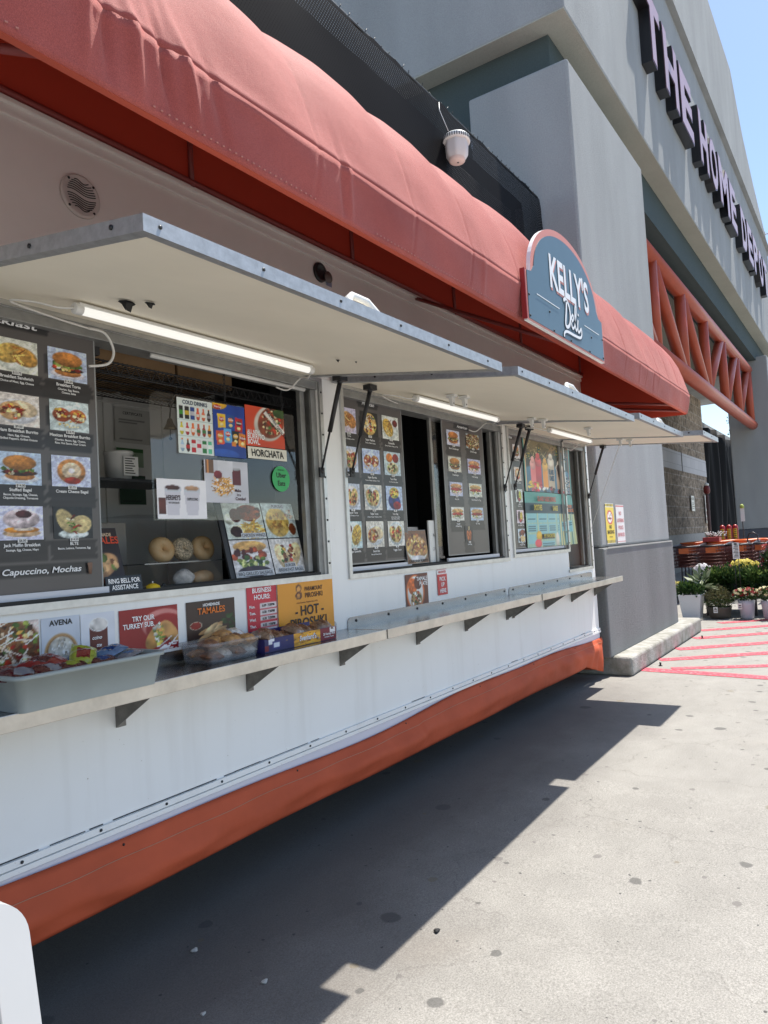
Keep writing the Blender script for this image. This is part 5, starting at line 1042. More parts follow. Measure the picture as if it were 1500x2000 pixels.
poster('food_card', 'french fries and cola combo card in the middle of the clear shield', 'card', p, 2.352, 1.803, 2.638, 2.008, YP-.001, [('Make', .74, .27, .014, (70, 20, 30), .05), ('it a', .76, .17, .013, (70, 20, 30), .05), ('Combo!', .80, .07, .015, (70, 20, 30), .08)])
p = Pic(58, 40, (238, 236, 240), n=.02); p.r(.03, .12, .16, .52, (96, 44, 38), .25)
for x, c in ((.31, (70, 38, 34)), (.70, (206, 160, 120))): 
    for k in range(20): t = k/19; p.r(x-.115-.05*t, .08+.62*t, x+.115+.05*t, .13+.62*t, (206-8*(t > .93), 204, 214), .01)
    p.e(x, .78, .175, .085, (214, 212, 220), n=.01); p.e(x, .785, .15, .065, c, n=.2)
poster('drinks_card', "hot chocolate and cappuccino card at the lower left of the clear shield", 'card', p, 2.074, 1.726, 2.357, 1.905, YP-.002, [("HERSHEY'S", .31, .47, .022, (60, 40, 45), .080), ('HOT CHOCOLATE', .32, .38, .008, K, .06), ('CAPPUCCINO', .70, .47, .012, K, .065)])
b = MB(); b.lathe([(.068, 0), (.068, .0015)], (2.886, YP+.001, 1.938), 40, MR, smooth=False); ub = b.build('delivery_sticker', mat('sticker_green', tuple(lin((52, 170, 92))), rough=.4), None, base=(2.886, YP, 1.87)); tag(ub, 'round green Uber Eats sticker on the clear shield', 'sticker')
b = MB(); b.text('Uber', (2.886, YP-.0015, 1.945), .026, bold=True); b.text('Eats', (2.886, YP-.0015, 1.902), .026, bold=True); b.text('ORDER WITH', (2.886, YP-.0015, 1.982), .006, bold=True); b.build('lettering', M_BT, ub)

# leaning four-photo board, dark tamales card, bell sign, bell
def lean(x0, x1, y0, z0, y1, z1, xs=0): return lambda u, v: (x0+(x1-x0)*u+xs*v, y0+(y1-y0)*v, z0+(z1-z0)*v)
T = lean(2.545, 3.09, 2.612, 1.43, 2.705, 1.82); o = thing('photo_board', (2.8, 2.61, 1.43), 'black leaning board holding four food photos behind the left window', 'photo board')
b = MB(); q = [Vector(T(*c)) for c in ((-.05, -.03), (1.02, -.03), (1.02, 1.01), (-.05, 1.01))]; b.prism(q, (0, .012, -.003)); b.build('backing', M_DKMET, o)
tb = MB(); tbm = MB()
for k, (u0, v0, u1, v1, s) in (('wings', (0.01, .505, .515, .985, 'CHICKEN WINGS')), ('pupusa', (.53, .505, .985, .99, 'PUPUSAS')), ('grilled', (.01, .01, .515, .49, 'BBQ GRILLED SAUSAGE')), ('wrap', (.53, .02, .985, .49, 'BURGER|BREAKFAST BAGEL'))):
    M = lambda u, v, a=u0, c=v0, d=u1, e=v1: tuple(Vector(T(a+(d-a)*u, c+(e-c)*v))+Vector((0, -.004, .001)))
    picture(foodpic(k, 48, (206, 208, 216)), 'photo', o, 0, 0, 0, 0, 0, M=M, rough=.3)
    up = (Vector(T(0, 1))-Vector(T(0, 0))).normalized()
    for i, ss in enumerate(s.split('|')):
        vv = (v0+.025 if s != 'PUPUSAS' else v1-.065)+(.06*(len(s.split('|'))-1-i)); q = Vector(T((u0+u1)/2+(.08 if k == 'wings' else 0), vv))+Vector((0, -.0075, .001)); 
        wd = min(.013*len(ss), (u1-u0)*.53)
        tbm = MB(); tbm.quad(q+Vector((-wd/2-.004, .001, 0))-up*.004, q+Vector((wd/2+.004, .001, 0))-up*.004, q+Vector((wd/2+.004, .001, 0))+up*.021, q+Vector((-wd/2-.004, .001, 0))+up*.021)
        tbm.build('caption_strip', mat('caption_pale', (.6, .63, .68), rough=.5), o); tb.text(ss, q, .017, (1, 0, 0), up, maxw=wd)
tb.build('lettering', M_BT, o)
p = Pic(40, 52, (40, 30, 28)); p.e(.45, .32, .5, .22, (190, 145, 100), rot=.3); p.dots(.45, .35, .4, .16, 18, .07, [(210, 170, 120), (150, 100, 60), (90, 110, 50)]); p.r(.05, .04, .45, .1, (150, 60, 30)); p.r(.5, .04, .95, .1, (150, 60, 30))
T = lean(1.70, 1.905, 2.59, 1.455, 2.655, 1.69); poster('food_card', 'dark tamales card leaning behind the RING BELL sign', 'card', p, 0, 0, 0, 0, 0, [('HOMEMADE', .6, .86, .014, (215, 190, 160), .11), ('TAMALES', .58, .73, .030, (205, 70, 35), .19)], M=T, edge=M_DKMET)
p = Pic(20, 12, (28, 30, 34)); poster('bell_sign', 'small black RING BELL FOR ASSISTANCE sign on the window sill', 'sign', p, 1.792, 1.424, 1.962, 1.490, 2.566, [('RING BELL FOR', .5, .57, .019, Wh, .152), ('ASSISTANCE', .5, .17, .019, Wh, .125)], M=lean(1.792, 1.962, 2.560, 1.424, 2.572, 1.490), edge=M_DKMET)
cb = thing('call_bell', (2.03, 2.585, 1.41), 'yellow smiling call bell on the sill right of the RING BELL sign', 'bell')
b = MB(); b.lathe([(.040, 0), (.040, .006), (.036, .008)], (2.03, 2.585, 1.405), 24); b.build('base', M_DKMET, cb); b = MB(); b.lathe([(.037, .008), (.036, .02), (.028, .034), (.014, .042), (.001, .044)], (2.03, 2.585, 1.405), 28); b.build('dome', mat('bell_yellow', (.75, .52, .03), rough=.25), cb)
b = MB(); b.lathe([(.005, .043), (.005, .051), (.003, .053)], (2.03, 2.585, 1.405), 10); b.build('button', M_AL, cb); b = MB(); b.tube([(2.034, 2.549, 1.423), (2.042, 2.549, 1.420), (2.050, 2.5535, 1.422), (2.056, 2.558, 1.428)], .0016, 5); b.build('smile', M_BT, cb)

# pastry case with bagels
pc = thing('pastry_case', (2.37, 2.8, 1.4), 'clear acrylic pastry case on the shelf behind the left window', 'display case')
GA = glass_mat('case_acrylic', (.97, .97, .97)); b = MB()
sec = [(2.625, 1.41), (3.05, 1.41), (3.05, 1.76), (2.80, 1.76)]
b.quad((2.10, 2.625, 1.41), (2.60, 2.625, 1.41), (2.60, 2.80, 1.76), (2.10, 2.80, 1.76)); b.quad((2.10, 2.80, 1.76), (2.60, 2.80, 1.76), (2.60, 3.05, 1.76), (2.10, 3.05, 1.76)); b.poly([(2.10, *q) for q in sec]); b.poly([(2.60, *q) for q in sec[::-1]]); b.build('acrylic_shell', GA, pc)
b = MB(); b.box((2.11, 2.735, 1.527), (2.595, 3.04, 1.533)); b.box((2.11, 2.64, 1.4005), (2.595, 3.04, 1.408)); b.build('tray', mat('case_tray', (.25, .26, .27), rough=.25, metal=.5), pc)
b = MB(); b.lathe([(.009, 0), (.007, .006)], (2.125, 2.63, 1.435), 10, MR); b.build('knob', M_DKMET, pc)
M_BG = mat('bagel_crust', (.46, .26, .10), rough=.5, var=.3, vscale=18, vcol=(.60, .42, .22)); M_BGS = mat('seeded_crust', (.50, .40, .26), rough=.6, var=.8, vscale=140, vcol=(.06, .05, .04)); M_PWD = mat('powdered_pastry', (.66, .62, .58), rough=.8, var=.25, vscale=30); M_CRO = mat('croissant_crust', (.42, .20, .08), rough=.45, var=.4, vscale=14, vcol=(.62, .46, .28))
def bagel(c, R_, r, tl, m, label):
    n, k = 28, 12; M = Matrix.Rotation(tl, 3, 'X'); vs = []
    for i in range(n):
        a = 2*math.pi*i/n
        for j in range(k):
            t = 2*math.pi*j/k; q = (R_+r*math.cos(t)*(1+.05*math.sin(3*a)))*(1+.02*math.sin(2*a+1)); vs.append(Vector(c)+M@Vector((q*math.cos(a), q*math.sin(a), r*1.0*math.sin(t))))
    b = MB(); b.add(vs, [[i*k+j, ((i+1) % n)*k+j, ((i+1) % n)*k+(j+1) % k, i*k+(j+1) % k] for i in range(n) for j in range(k)], 0, True)
    tag(b.build('bagel', m, None, base=c), label, 'bagel', 'bagels in the pastry case')
bagel((2.285, 2.83, 1.594), .036, .031, math.radians(72), M_BG, 'plain golden bagel at the left on the upper tray of the pastry case'); bagel((2.418, 2.84, 1.594), .032, .030, math.radians(72), M_BGS, 'bagel covered with black and white seeds on the upper tray'); bagel((2.54, 2.83, 1.594), .036, .031, math.radians(72), M_BG, 'plain golden bagel at the right on the upper tray of the pastry case')
def lump(name, c, s, m, label, cat, seed=0, amp=.12, rz=0):
    rr = random.Random(seed); b = MB(); n, k = 22, 14; vs = []; ph = [rr.uniform(0, 6) for _ in range(4)]
    for i in range(k+1):
        t = math.pi*i/k
        for j in range(n):
            a = 2*math.pi*j/n; q = 1+amp*math.sin(3*a+ph[0]+2*t)+amp*.6*math.sin(5*a-3*t+ph[1]); x, y, z = s[0]*q*math.sin(t)*math.cos(a), s[1]*q*math.sin(t)*math.sin(a), s[2]*math.cos(t)*(1+amp*.5*math.sin(4*a+ph[2])); vs.append((c[0]+x*math.cos(rz)-y*math.sin(rz), c[1]+x*math.sin(rz)+y*math.cos(rz), c[2]+z))
    b.add(vs, [[i*n+j, (i+1)*n+j, (i+1)*n+(j+1) % n, i*n+(j+1) % n] for i in range(k) for j in range(n)], 0, True); o = b.build(name, m, None, base=(c[0], c[1], c[2]-s[2]))
    return tag(o, label, cat)
lump('powdered_pastry', (2.365, 2.78, 1.452), (.052, .045, .043), M_PWD, 'white powdered pastry on the lower tray of the pastry case', 'pastry', 3, .10); lump('croissant', (2.49, 2.78, 1.448), (.075, .04, .036), M_CRO, 'brown split croissant on the lower tray of the pastry case', 'croissant', 5, .08, .2)

# wire shelf over the window, hanging little bell, notices, boxes
ws = thing('wire_shelf', (2.4, 2.9, 2.4), 'black wire shelf with zigzag edge hung across the top of the left window', 'shelf')
b = MB()
for z in (2.352, 2.405): b.tube([(1.78, 2.66, z), (3.27, 2.66, z)], .004, 6)
k = 0; x = 1.80
while x < 3.25: b.tube([(x, 2.66, 2.352), (x+.0275, 2.66, 2.405), (x+.055, 2.66, 2.352)], .0026, 5); x += .055
b.build('edge_truss', M_DKMET, ws); b = MB()
for i in range(62): x = 1.79+i*.024; b.tube([(x, 2.66, 2.41), (x, 3.24, 2.41)], .0022, 4)
for y in (2.80, 2.95, 3.10, 3.24): b.tube([(1.78, y, 2.404), (3.27, y, 2.404)], .004, 6)
b.build('wire_deck', M_DKMET, ws)
def crate(name, c0_, c1_, m, label, cat='box'):
    b = MB(); b.box(c0_, c1_); o = b.build(name, m, None, bevel=.004, base=((c0_[0]+c1_[0])/2, (c0_[1]+c1_[1])/2, c0_[2])); tag(o, label, cat); return o
M_CARD = mat('brown_cardboard', (.26, .16, .08), rough=.8, var=.1)
for (a, c, lb) in (((1.86, 2.72, 2.414), (2.32, 3.2, 2.60), 'brown cardboard box lying at the left end of the wire shelf'), ((2.36, 2.75, 2.414), (2.72, 3.2, 2.58), 'brown cardboard box in the middle of the wire shelf')): crate('cardboard_box', a, c, M_CARD, lb)
crate('dark_device', (1.79, 2.63, 2.415), (1.85, 2.70, 2.488), M_DKMET, 'small black device tucked in the top left corner of the serving window', 'device')
hb = thing('hanging_bell', (2.42, 2.9, 2.15), 'small brass bell hanging on a knotted cord under the wire shelf', 'bell'); b = MB(); b.tube([(2.40, 2.80, 2.40), (2.395, 2.82, 2.36), (2.42, 2.88, 2.33), (2.425, 2.9, 2.255)], .004, 6); b.tube([(2.43, 2.80, 2.40), (2.44, 2.84, 2.35), (2.42, 2.88, 2.32)], .003, 6); b.ball((2.422, 2.89, 2.32), .012, 8); b.build('cord', mat('dark_cord', (.03, .028, .025), rough=.8), hb)
b = MB(); b.lathe([(.034, 0), (.030, .006), (.018, .03), (.012, .05), (.004, .058)], (2.425, 2.9, 2.20), 20); b.build('bell_body', mat('old_brass', (.25, .20, .12), rough=.35, metal=.9), hb); b = MB(); b.tube([(2.425, 2.9, 2.215), (2.425, 2.9, 2.155)], .002, 5); b.ball((2.425, 2.9, 2.152), .009, 8); b.build('clapper', M_DKMET, hb)
def notice(name, label, x0, z0, x1, z1, y, bg, hd, texts):
    p = Pic(24, 28, bg, n=.05)
    if hd: p.r(0, .78, 1, 1, hd)
    for k in range(9): p.r(.1, .66-.07*k, .55+.35*RNG.random(), .675-.07*k, tuple(int(c*.6) for c in bg), .02)
    return poster(name, label, 'notice', p, x0, z0, x1, z1, y, texts, group=None)
YN = 4.378
notice('licence_sheet', 'pale licence sheet taped on the cabin wall behind the left window', 2.527, 2.22, 2.765, 2.419, 3.485, (196, 196, 190), None, [('CERTIFICATE', .5, .82, .016, (60, 60, 60), .2)])
notice('permit_sheet', 'green topped permit sheet taped below the licence sheet', 2.53, 2.084, 2.71, 2.19, 3.485, (150, 170, 145), (60, 110, 60), [])
notice('pass_sheet', 'dark green PASS inspection sheet on the cabin wall below the permit sheet', 2.542, 1.869, 2.718, 2.036, 3.485, (52, 76, 62), (40, 66, 50), [('PASS', .5, .60, .032, (190, 205, 190), .13)])
pap = crate('order_box', (2.0, 3.06, 1.405), (2.26, 3.3, 1.74), mat('pale_carton', (.42, .41, .39), rough=.6), 'pale carton with a black label behind the pastry case'); b = MB(); b.box((2.02, 3.057, 1.66), (2.09, 3.0595, 1.70)); b.build('label', M_BT, pap)
lb = thing('tub_with_label', (2.25, 3.0, 1.92), 'white tub with a printed facts label seen through the clear shield', 'tub'); b = MB(); b.lathe([(.06, 0), (.068, .13), (.072, .132), (.072, .145)], (2.26, 3.1, 1.95), 24); b.build('tub_body', M_W, lb); b = MB(); b.box((2.235, 3.025, 1.97), (2.32, 3.031, 2.065)); b.build('facts_label', M_PRT, lb)
b = MB()
for k in range(7): b.box((2.242, 3.0235, 1.98+.012*k), (2.30-.008*(k % 3), 3.0245, 1.985+.012*k))
b.build('lettering', M_BT, lb); b = MB(); b.box((2.0, 2.98, 1.935), (2.6, 3.3, 1.949)); b.build('stand', M_DKMET, lb)
jar = thing('sugar_jar', (2.88, 3.0, 1.75), 'frosted jar of pale powder behind the round green sticker', 'jar'); b = MB(); b.lathe([(.07, 0), (.075, .02), (.075, .22), (.06, .25)], (2.80, 3.0, 1.80), 24); b.build('jar_body', mat('pale_powder', (.42, .39, .33), rough=.5), jar); b = MB(); b.lathe([(.062, 0), (.062, .03), (.05, .034)], (2.80, 3.0, 2.05), 20); b.build('lid', M_DKMET, jar); b = MB(); b.box((2.66, 2.95, 1.78), (3.25, 3.2, 1.799)); b.build('stand', M_DKMET, jar)

# middle window sill
poster('food_card', 'California burrito photo standing in the gap of the middle window', 'card', foodpic('sandwich', 44, (120, 80, 50)).dots(.5, .5, .4, .4, 60, .05, [(150, 80, 35), (205, 140, 80), (110, 55, 30), (225, 190, 140)]).e(.5, .14, .35, .1, (210, 210, 215)), 0, 0, 0, 0, 0, [('CALIFORNIA BURRITO', .5, .03, .017, K, .255)], M=lean(4.05, 4.318, 2.556, 1.425, 2.575, 1.645), edge=M_EDGE)
o = crate('menu_card', (4.415, 2.60, 1.39), (4.535, 2.615, 1.715), M_W, "white upright card reading Kelly's at the right of the middle window gap", 'card'); b = MB(); b.text("Kelly's", (4.50, 2.598, 1.60), .022, maxw=.07); b.build('lettering', M_BT, o); b = MB(); b.text('GRUB', (4.49, 2.598, 1.50), .024, maxw=.08); b.build('grey_lettering', mat('pale_grey_ink', (.45, .45, .45)), o)
o = crate('snack_carton', (4.16, 2.70, 1.60), (4.43, 2.9, 1.675), mat('white_carton', (.6, .58, .57), rough=.5), 'flat white and red carton lying behind the California burrito photo'); b = MB(); b.box((4.17, 2.697, 1.605), (4.42, 2.6995, 1.622)); b.build('red_band', mat('carton_red', (.35, .03, .03)), o); b = MB(); b.text('Snow Cones', (4.33, 2.697, 1.64), .014, maxw=.12); b.build('lettering', M_BT, o)
crate('napkin_dispenser', (4.20, 2.68, 1.387), (4.44, 2.95, 1.598), mat('grey_plastic', (.16, .16, .17), rough=.4), 'dark grey dispenser under the white and red carton', 'dispenser')

# right window: smoothie posters, mustard bottle
p = Pic(120, 64, (60, 66, 58), n=.3); p.e(.5, .2, .7, .35, (70, 120, 150), n=.1); p.e(.35, .95, .4, .3, (120, 110, 80), n=.4); p.sticks(.2, .75, .25, .25, 60, .14, .008, [(200, 190, 150), (150, 140, 100), (90, 90, 60)]); p.sticks(.75, .8, .3, .2, 60, .12, .01, [(150, 110, 60), (90, 60, 30), (60, 70, 40)])
p.r(0, 0, .025, 1, (60, 140, 130)); p.r(.965, 0, 1, 1, (60, 140, 130)); p.r(.025, 0, .035, 1, (225, 190, 140)); p.r(.955, 0, .965, 1, (205, 100, 70))
for x, w, h, c, tc_ in ((.17, .05, .5, (226, 120, 120), (238, 170, 165)), (.28, .06, .58, (196, 50, 60), (225, 90, 95)), (.42, .055, .5, (236, 160, 50), (245, 190, 80)), (.55, .065, .62, (205, 190, 165), (240, 232, 215)), (.74, .08, .5, (190, 165, 140), (235, 225, 210))):
    p.r(x-w, .08, x+w, .08+h*.85, c, .12); p.e(x, .08+h*.85, w*1.15, .10, tc_, n=.2); p.e(x, .12+h*.95, w*.7, .07, tc_, n=.2)
p.e(.74, .30, .03, .2, (50, 30, 26), rot=.2); p.e(.72, .50, .05, .08, (60, 35, 30)); p.dots(.2, .1, .14, .08, 26, .03, [(210, 40, 60), (90, 150, 60), (240, 200, 70), (230, 110, 130)]); p.dots(.55, .06, .3, .05, 20, .03, [(50, 30, 26), (240, 235, 220), (200, 40, 60)]); p.sticks(.88, .2, .05, .18, 26, .1, .01, [(235, 230, 215), (30, 28, 28)])
for x, z in ((.10, .66), (.31, .80), (.69, .80), (.86, .62)): p.r(x-.03, z-.055, x+.03, z+.055, (24, 84, 84), .05)
poster('smoothie_poster', 'upper poster of fruit smoothies and milkshakes in the right window', 'poster', p, 6.10, 1.974, 7.30, 2.470, 2.566, [('ISLAND', .55, .36, .05, (30, 110, 150), .13), ('OASIS', .55, .24, .05, (30, 110, 150), .12)]+[(s, x, z, .016, (220, 200, 90), .055) for s, x, z in (('NEW', .10, .68), ('ALL', .10, .63), ('NO', .31, .82), ('FAT', .31, .76), ('LIVE', .69, .82), ('IT UP', .69, .76), ('MUST', .86, .64), ('TRY', .86, .58))])
p = Pic(110, 54, (190, 208, 172), n=.05)
for k in range(14): p.r(.62+.028*k, 0, .634+.028*k, .64, [(60, 120, 130), (225, 220, 160)][k % 2], .05)
for k in range(40): p.r(k*.0155, 0, k*.0155+.006, .62, (120, 190, 185), .03)
p.r(0, .80, 1, 1, (86, 160, 152)); p.r(0, .62, 1, .80, (22, 62, 78)); 
for x0_, x1_, y0_, y1_ in ((.02, .17, .44, .62), (.20, .36, .44, .62), (.38, .55, .44, .62), (.58, .63, .44, .62), (.02, .17, .27, .42), (.20, .36, .24, .42), (.38, .55, .24, .42), (.02, .17, .06, .24), (.58, .63, .06, .42), (.68, .80, .28, .46), (.82, .94, .26, .48), (.76, .88, .04, .24), (.24, .5, .02, .10)):
    p.r(x0_, y0_, x1_, y1_, (140, 200, 206), .02)
    for k in range(3): p.r(x0_+.015, y1_-.05-.035*k, x1_-.02, y1_-.04-.035*k, (50, 90, 110), .02)
p.r(.24, .14, .5, .24, (38, 46, 52)); p.e(.2, .2, .05, .1, (240, 190, 60)); p.e(.18, .07, .06, .08, (215, 80, 90)); p.e(.56, .12, .045, .14, (240, 235, 215))
def Tw(u, v): return (6.06+1.26*u, 2.564-.02*math.sin(u*4)-.035*max(0, u-.6)*(1-v)*(1.5+math.sin(u*70)), 1.462+.505*v+.012*math.sin(u*70)*(1-v)*max(0, u-.65))
def Tf(u, v): return (6.06+1.26*u, 2.545, 1.462+.505*v)
o = poster('drinks_menu', 'lower teal drinks menu with a curled rippled right corner in the right window', 'poster', p, 0, 0, 0, 0, 0, [], M=Tw)
for s, u, v, h, c, w in (('ISLAND OASIS DRINKS', .36, .835, .045, (205, 80, 60), .46), ('SMOOTHIES', .18, .67, .05, (225, 205, 80), .19), ('SHAKES', .52, .67, .045, (225, 205, 80), .13), ('BLENDED', .82, .73, .03, (225, 130, 60), .16), ('SPECIALTIES', .84, .65, .03, (225, 130, 60), .2), ('MY FAVORITES', .37, .165, .035, (225, 205, 80), .28)):
    b = MB(); b.text(s, Vector(Tf(u, v))+Vector((0, -.012, 0)), h, bold=True, maxw=w); b.build('lettering', mat('ink_%d_%d_%d' % c, tuple(lin(c)), rough=.5), o)
mb = thing('mustard_bottle', (7.22, 2.64, 1.22), 'yellow mustard squeeze bottle in the low corner of the right window', 'bottle')
b = MB(); b.lathe([(.05, 0), (.055, .01), (.055, .12), (.05, .15), (.03, .175), (.022, .18)], (7.24, 2.68, 1.22), 24); b.build('bottle_body', mat('mustard_yellow', (.62, .42, .04), rough=.35), mb); b = MB(); b.lathe([(.024, 0), (.022, .02), (.006, .06), (.004, .065)], (7.24, 2.68, 1.40), 16); b.build('nozzle', mat('nozzle_yellow', (.70, .50, .06), rough=.35), mb)
crate('red_carton', (7.06, 2.78, 1.22), (7.6, 2.82, 1.50), mat('carton_red2', (.42, .025, .02), rough=.5), 'red carton standing behind the mustard bottle')
b = MB(); b.box((7.02, 2.615, 1.19), (7.69, 3.19, 1.218)); b.build('low_ledge', M_BODY, truck)

# ================================================================ THINGS ON THE COUNTER
ZT0 = ZC+.001
def rrect(x0, x1, y0, y1, r, k=6):
    P = []
    for cx, cy, a0 in ((x1-r, y0+r, -90), (x1-r, y1-r, 0), (x0+r, y1-r, 90), (x0+r, y0+r, 180)):
        for i in range(k+1): a = math.radians(a0+90*i/k); P.append((cx+r*math.cos(a), cy+r*math.sin(a)))
    return P
def tub(name, label, cat, x0, x1, y0, y1, z0, h, m, taper=.02, r=.03, lipw=.012, loc=None):
    t = thing(name, ((x0+x1)/2, (y0+y1)/2, z0), label, cat)
    L_ = [(taper, 0, 0), (0, h-.014, 0), (-lipw, h-.013, 0), (-lipw, h, 0), (.004, h, 0), (.004, h-.02, 0), (taper+.004, .006, 0)]
    b = MB(); n = None; rows = []
    for ins, z, _ in L_:
        P = rrect(x0+ins, x1-ins, y0+ins, y1-ins, max(.006, r-ins*.5)); n = len(P); rows.append([(p[0], p[1], z0+z) for p in P]+[(P[0][0], P[0][1], z0+z)])
    b.sheet(rows); b.poly(rows[-1][:-1]); b.poly(rows[0][:-1][::-1]); b.build('tub_shell', m, t); return t
M_TUB = mat('grey_tub_plastic', (.30, .335, .325), rough=.45, var=.05, vscale=6)
tub('plastic_tub', 'grey plastic tub full of snack packets at the left end of the counter', 'tub', 1.215, 1.765, 2.20, 2.51, ZT0, .118, M_TUB)
def packet(name, c, w, h, ax, tilt, roll, m, label, cat, group=None, puff=.22, mats=None):
    """pillow pack: crimped ends, puffed middle"""
    M = Matrix.Rotation(ax, 3, 'Z') @ Matrix.Rotation(tilt, 3, 'Y') @ Matrix.Rotation(roll, 3, 'X'); n, k = 20, 14; b = MB(); c = Vector(c)
    for sg in (1, -1):
        rows = []
        for i in range(n+1):
            u = i/n*2-1; row = []
            for j in range(k+1):
                v = j/k*2-1; pz = max(0, 1-abs(u)**2.6)**.7*max(0, 1-abs(v)**2.4)**.6*h*puff*(1+.16*math.sin(9*u+3*v)+.10*math.sin(15*v+4*u)); zig = .004*math.sin(v*40) if abs(u) > .99 else 0
                row.append(c+M@Vector((u*w/2+zig, v*h/2*(1-.06*abs(u)), sg*pz)))
            rows.append(row)
        b.sheet(rows, 0)
    vals = [0]*len(b.f)
    if mats:
        for q in range(len(b.f)):
            r_, c_ = int(((q % (n*k))//k)*14/20), int((q % k)*9/14)
            if 4 <= r_ <= 9 and 2 <= c_ <= 6: b.m[q] = 1
    o = b.build(name, mats or m, None, base=c); return tag(o, label, cat, group)
def foil(n, c): return mat(n, c, rough=.22, spec=.6, coat=.4)
F_MR, F_RD, F_GN, F_BL, F_BL2, F_SV = foil('maroon_foil', (.075, .006, .010)), foil('red_foil', (.20, .010, .012)), foil('lime_foil', (.30, .34, .03)), foil('blue_foil', (.012, .045, .16)), foil('pale_blue_foil', (.08, .16, .30)), foil('silver_foil', (.20, .20, .22))
zt = ZT0+.10
G = 'snack packets in the grey tub'
for (x, y, w, h, a, t, r_, mm, lb) in (
 (1.36, 2.31, .16, .10, .3, -.12, .25, [F_RD, F_MR], 'large bright red foil packet lying uppermost in the grey tub'), (1.27, 2.27, .13, .075, -.5, .1, .5, [F_MR, F_SV], 'dark maroon snack packet with a silver label at the front left of the grey tub'),
 (1.36, 2.255, .12, .07, .2, .1, .6, [F_MR, F_SV], 'maroon packet with white label leaning on the front rim of the grey tub'), (1.44, 2.27, .11, .065, -.2, .05, .3, [F_MR, F_GN], 'small maroon packet with a lime patch near the front rim of the grey tub'),
 (1.51, 2.31, .13, .09, .9, -.5, .3, [F_GN, F_RD], 'lime green packet standing up crumpled in the middle of the grey tub'), (1.55, 2.39, .12, .08, .2, .1, -.1, [F_BL, F_SV], 'blue foil packet behind the lime green packet in the tub'),
 (1.63, 2.33, .15, .07, .35, -.15, .2, [F_BL2, F_BL], 'pale blue packet sticking up at the right end of the grey tub'), (1.64, 2.41, .12, .07, -.1, .0, .1, [F_BL, F_BL2], 'dark blue packet at the back right corner of the grey tub'), (1.69, 2.30, .12, .05, .3, -.1, .1, [F_SV, F_BL2], 'silver and blue bar packet on the right rim of the grey tub'),
 (1.28, 2.40, .14, .08, .4, .0, .1, [F_MR, F_RD], 'maroon packet at the back left of the grey tub'), (1.44, 2.41, .13, .08, -.6, .1, .1, [F_RD, F_SV], 'red packet with a silver label behind the large red packet'), (1.56, 2.27, .11, .055, .1, .0, .4, [F_MR, F_BL], 'small dark packet with a blue patch on the front rim of the tub')):
    packet('snack_packet', (x, y, zt+.012+(.018 if 'upper' in lb or 'standing' in lb or 'sticking' in lb else 0)), w, h, a, t, r_, None, lb, 'snack packet', G, mats=mm)
for i, (x, y) in enumerate(((1.33, 2.34), (1.46, 2.34), (1.60, 2.34))): packet('snack_packet', (x, y, ZT0+.055), .17, .13, .3*i, .05, .05, None, ['maroon packet buried at the left under the other packets', 'blue packet buried in the middle under the other packets', 'red packet buried at the right under the other packets'][i], 'snack packet', G, mats=[[F_MR, F_BL, F_RD][i], F_SV], puff=.3)

GC = glass_mat('container_plastic', (.95, .95, .95), .10)
tub('clear_container', 'clear plastic container of wrapped pastries on the middle of the counter', 'container', 2.105, 2.405, 2.325, 2.525, ZT0, .088, GC, .012, .025, .01)
M_PAS = [mat('pastry_gold', (.50, .27, .10), rough=.35, var=.35, vscale=30, coat=.3), mat('pastry_dark', (.22, .10, .05), rough=.35, var=.35, vscale=30, coat=.3), mat('pastry_pale', (.60, .52, .42), rough=.35, var=.3, vscale=30, coat=.3)]
F_CL = mat('wrapped_white', (.62, .60, .57), rough=.25, var=.35, vscale=25, coat=.5)
ps = [(2.15, 2.37, .03, 1), (2.22, 2.38, .03, 2), (2.29, 2.37, .03, 1), (2.36, 2.38, .03, 2), (2.16, 2.46, .03, 0), (2.26, 2.46, .03, 1), (2.35, 2.46, .03, 2), (2.16, 2.39, .075, 1), (2.22, 2.42, .08, 0), (2.27, 2.37, .083, 0), (2.33, 2.42, .082, 1), (2.35, 2.36, .078, 0), (2.30, 2.45, .098, 0), (2.355, 2.45, .10, 2)]
pl_ = ['at the left end in the bottom layer', 'second from the left in the bottom layer', 'third along the front of the bottom layer', 'at the front right of the bottom layer', 'at the back left of the bottom layer', 'at the back middle of the bottom layer', 'at the back right of the bottom layer', 'at the front left of the upper layer', 'golden and plump at the back of the upper layer', 'golden at the front middle of the upper layer', 'dark at the back right of the upper layer', 'golden at the front right corner above the rim', 'golden on the very top of the heap', 'pale on the top right of the heap']
for (x, y, z, k), lb in zip(ps, pl_): packet('wrapped_pastry', (x, y, ZT0+z), .095, .07, random.Random(int(x*1000)).uniform(-.6, .6), .1, .1, None, 'wrapped pastry in the clear container, '+lb, 'pastry', 'wrapped pastries in the clear container', mats=[F_CL if k == 2 else M_PAS[k], M_PAS[k]], puff=.3)
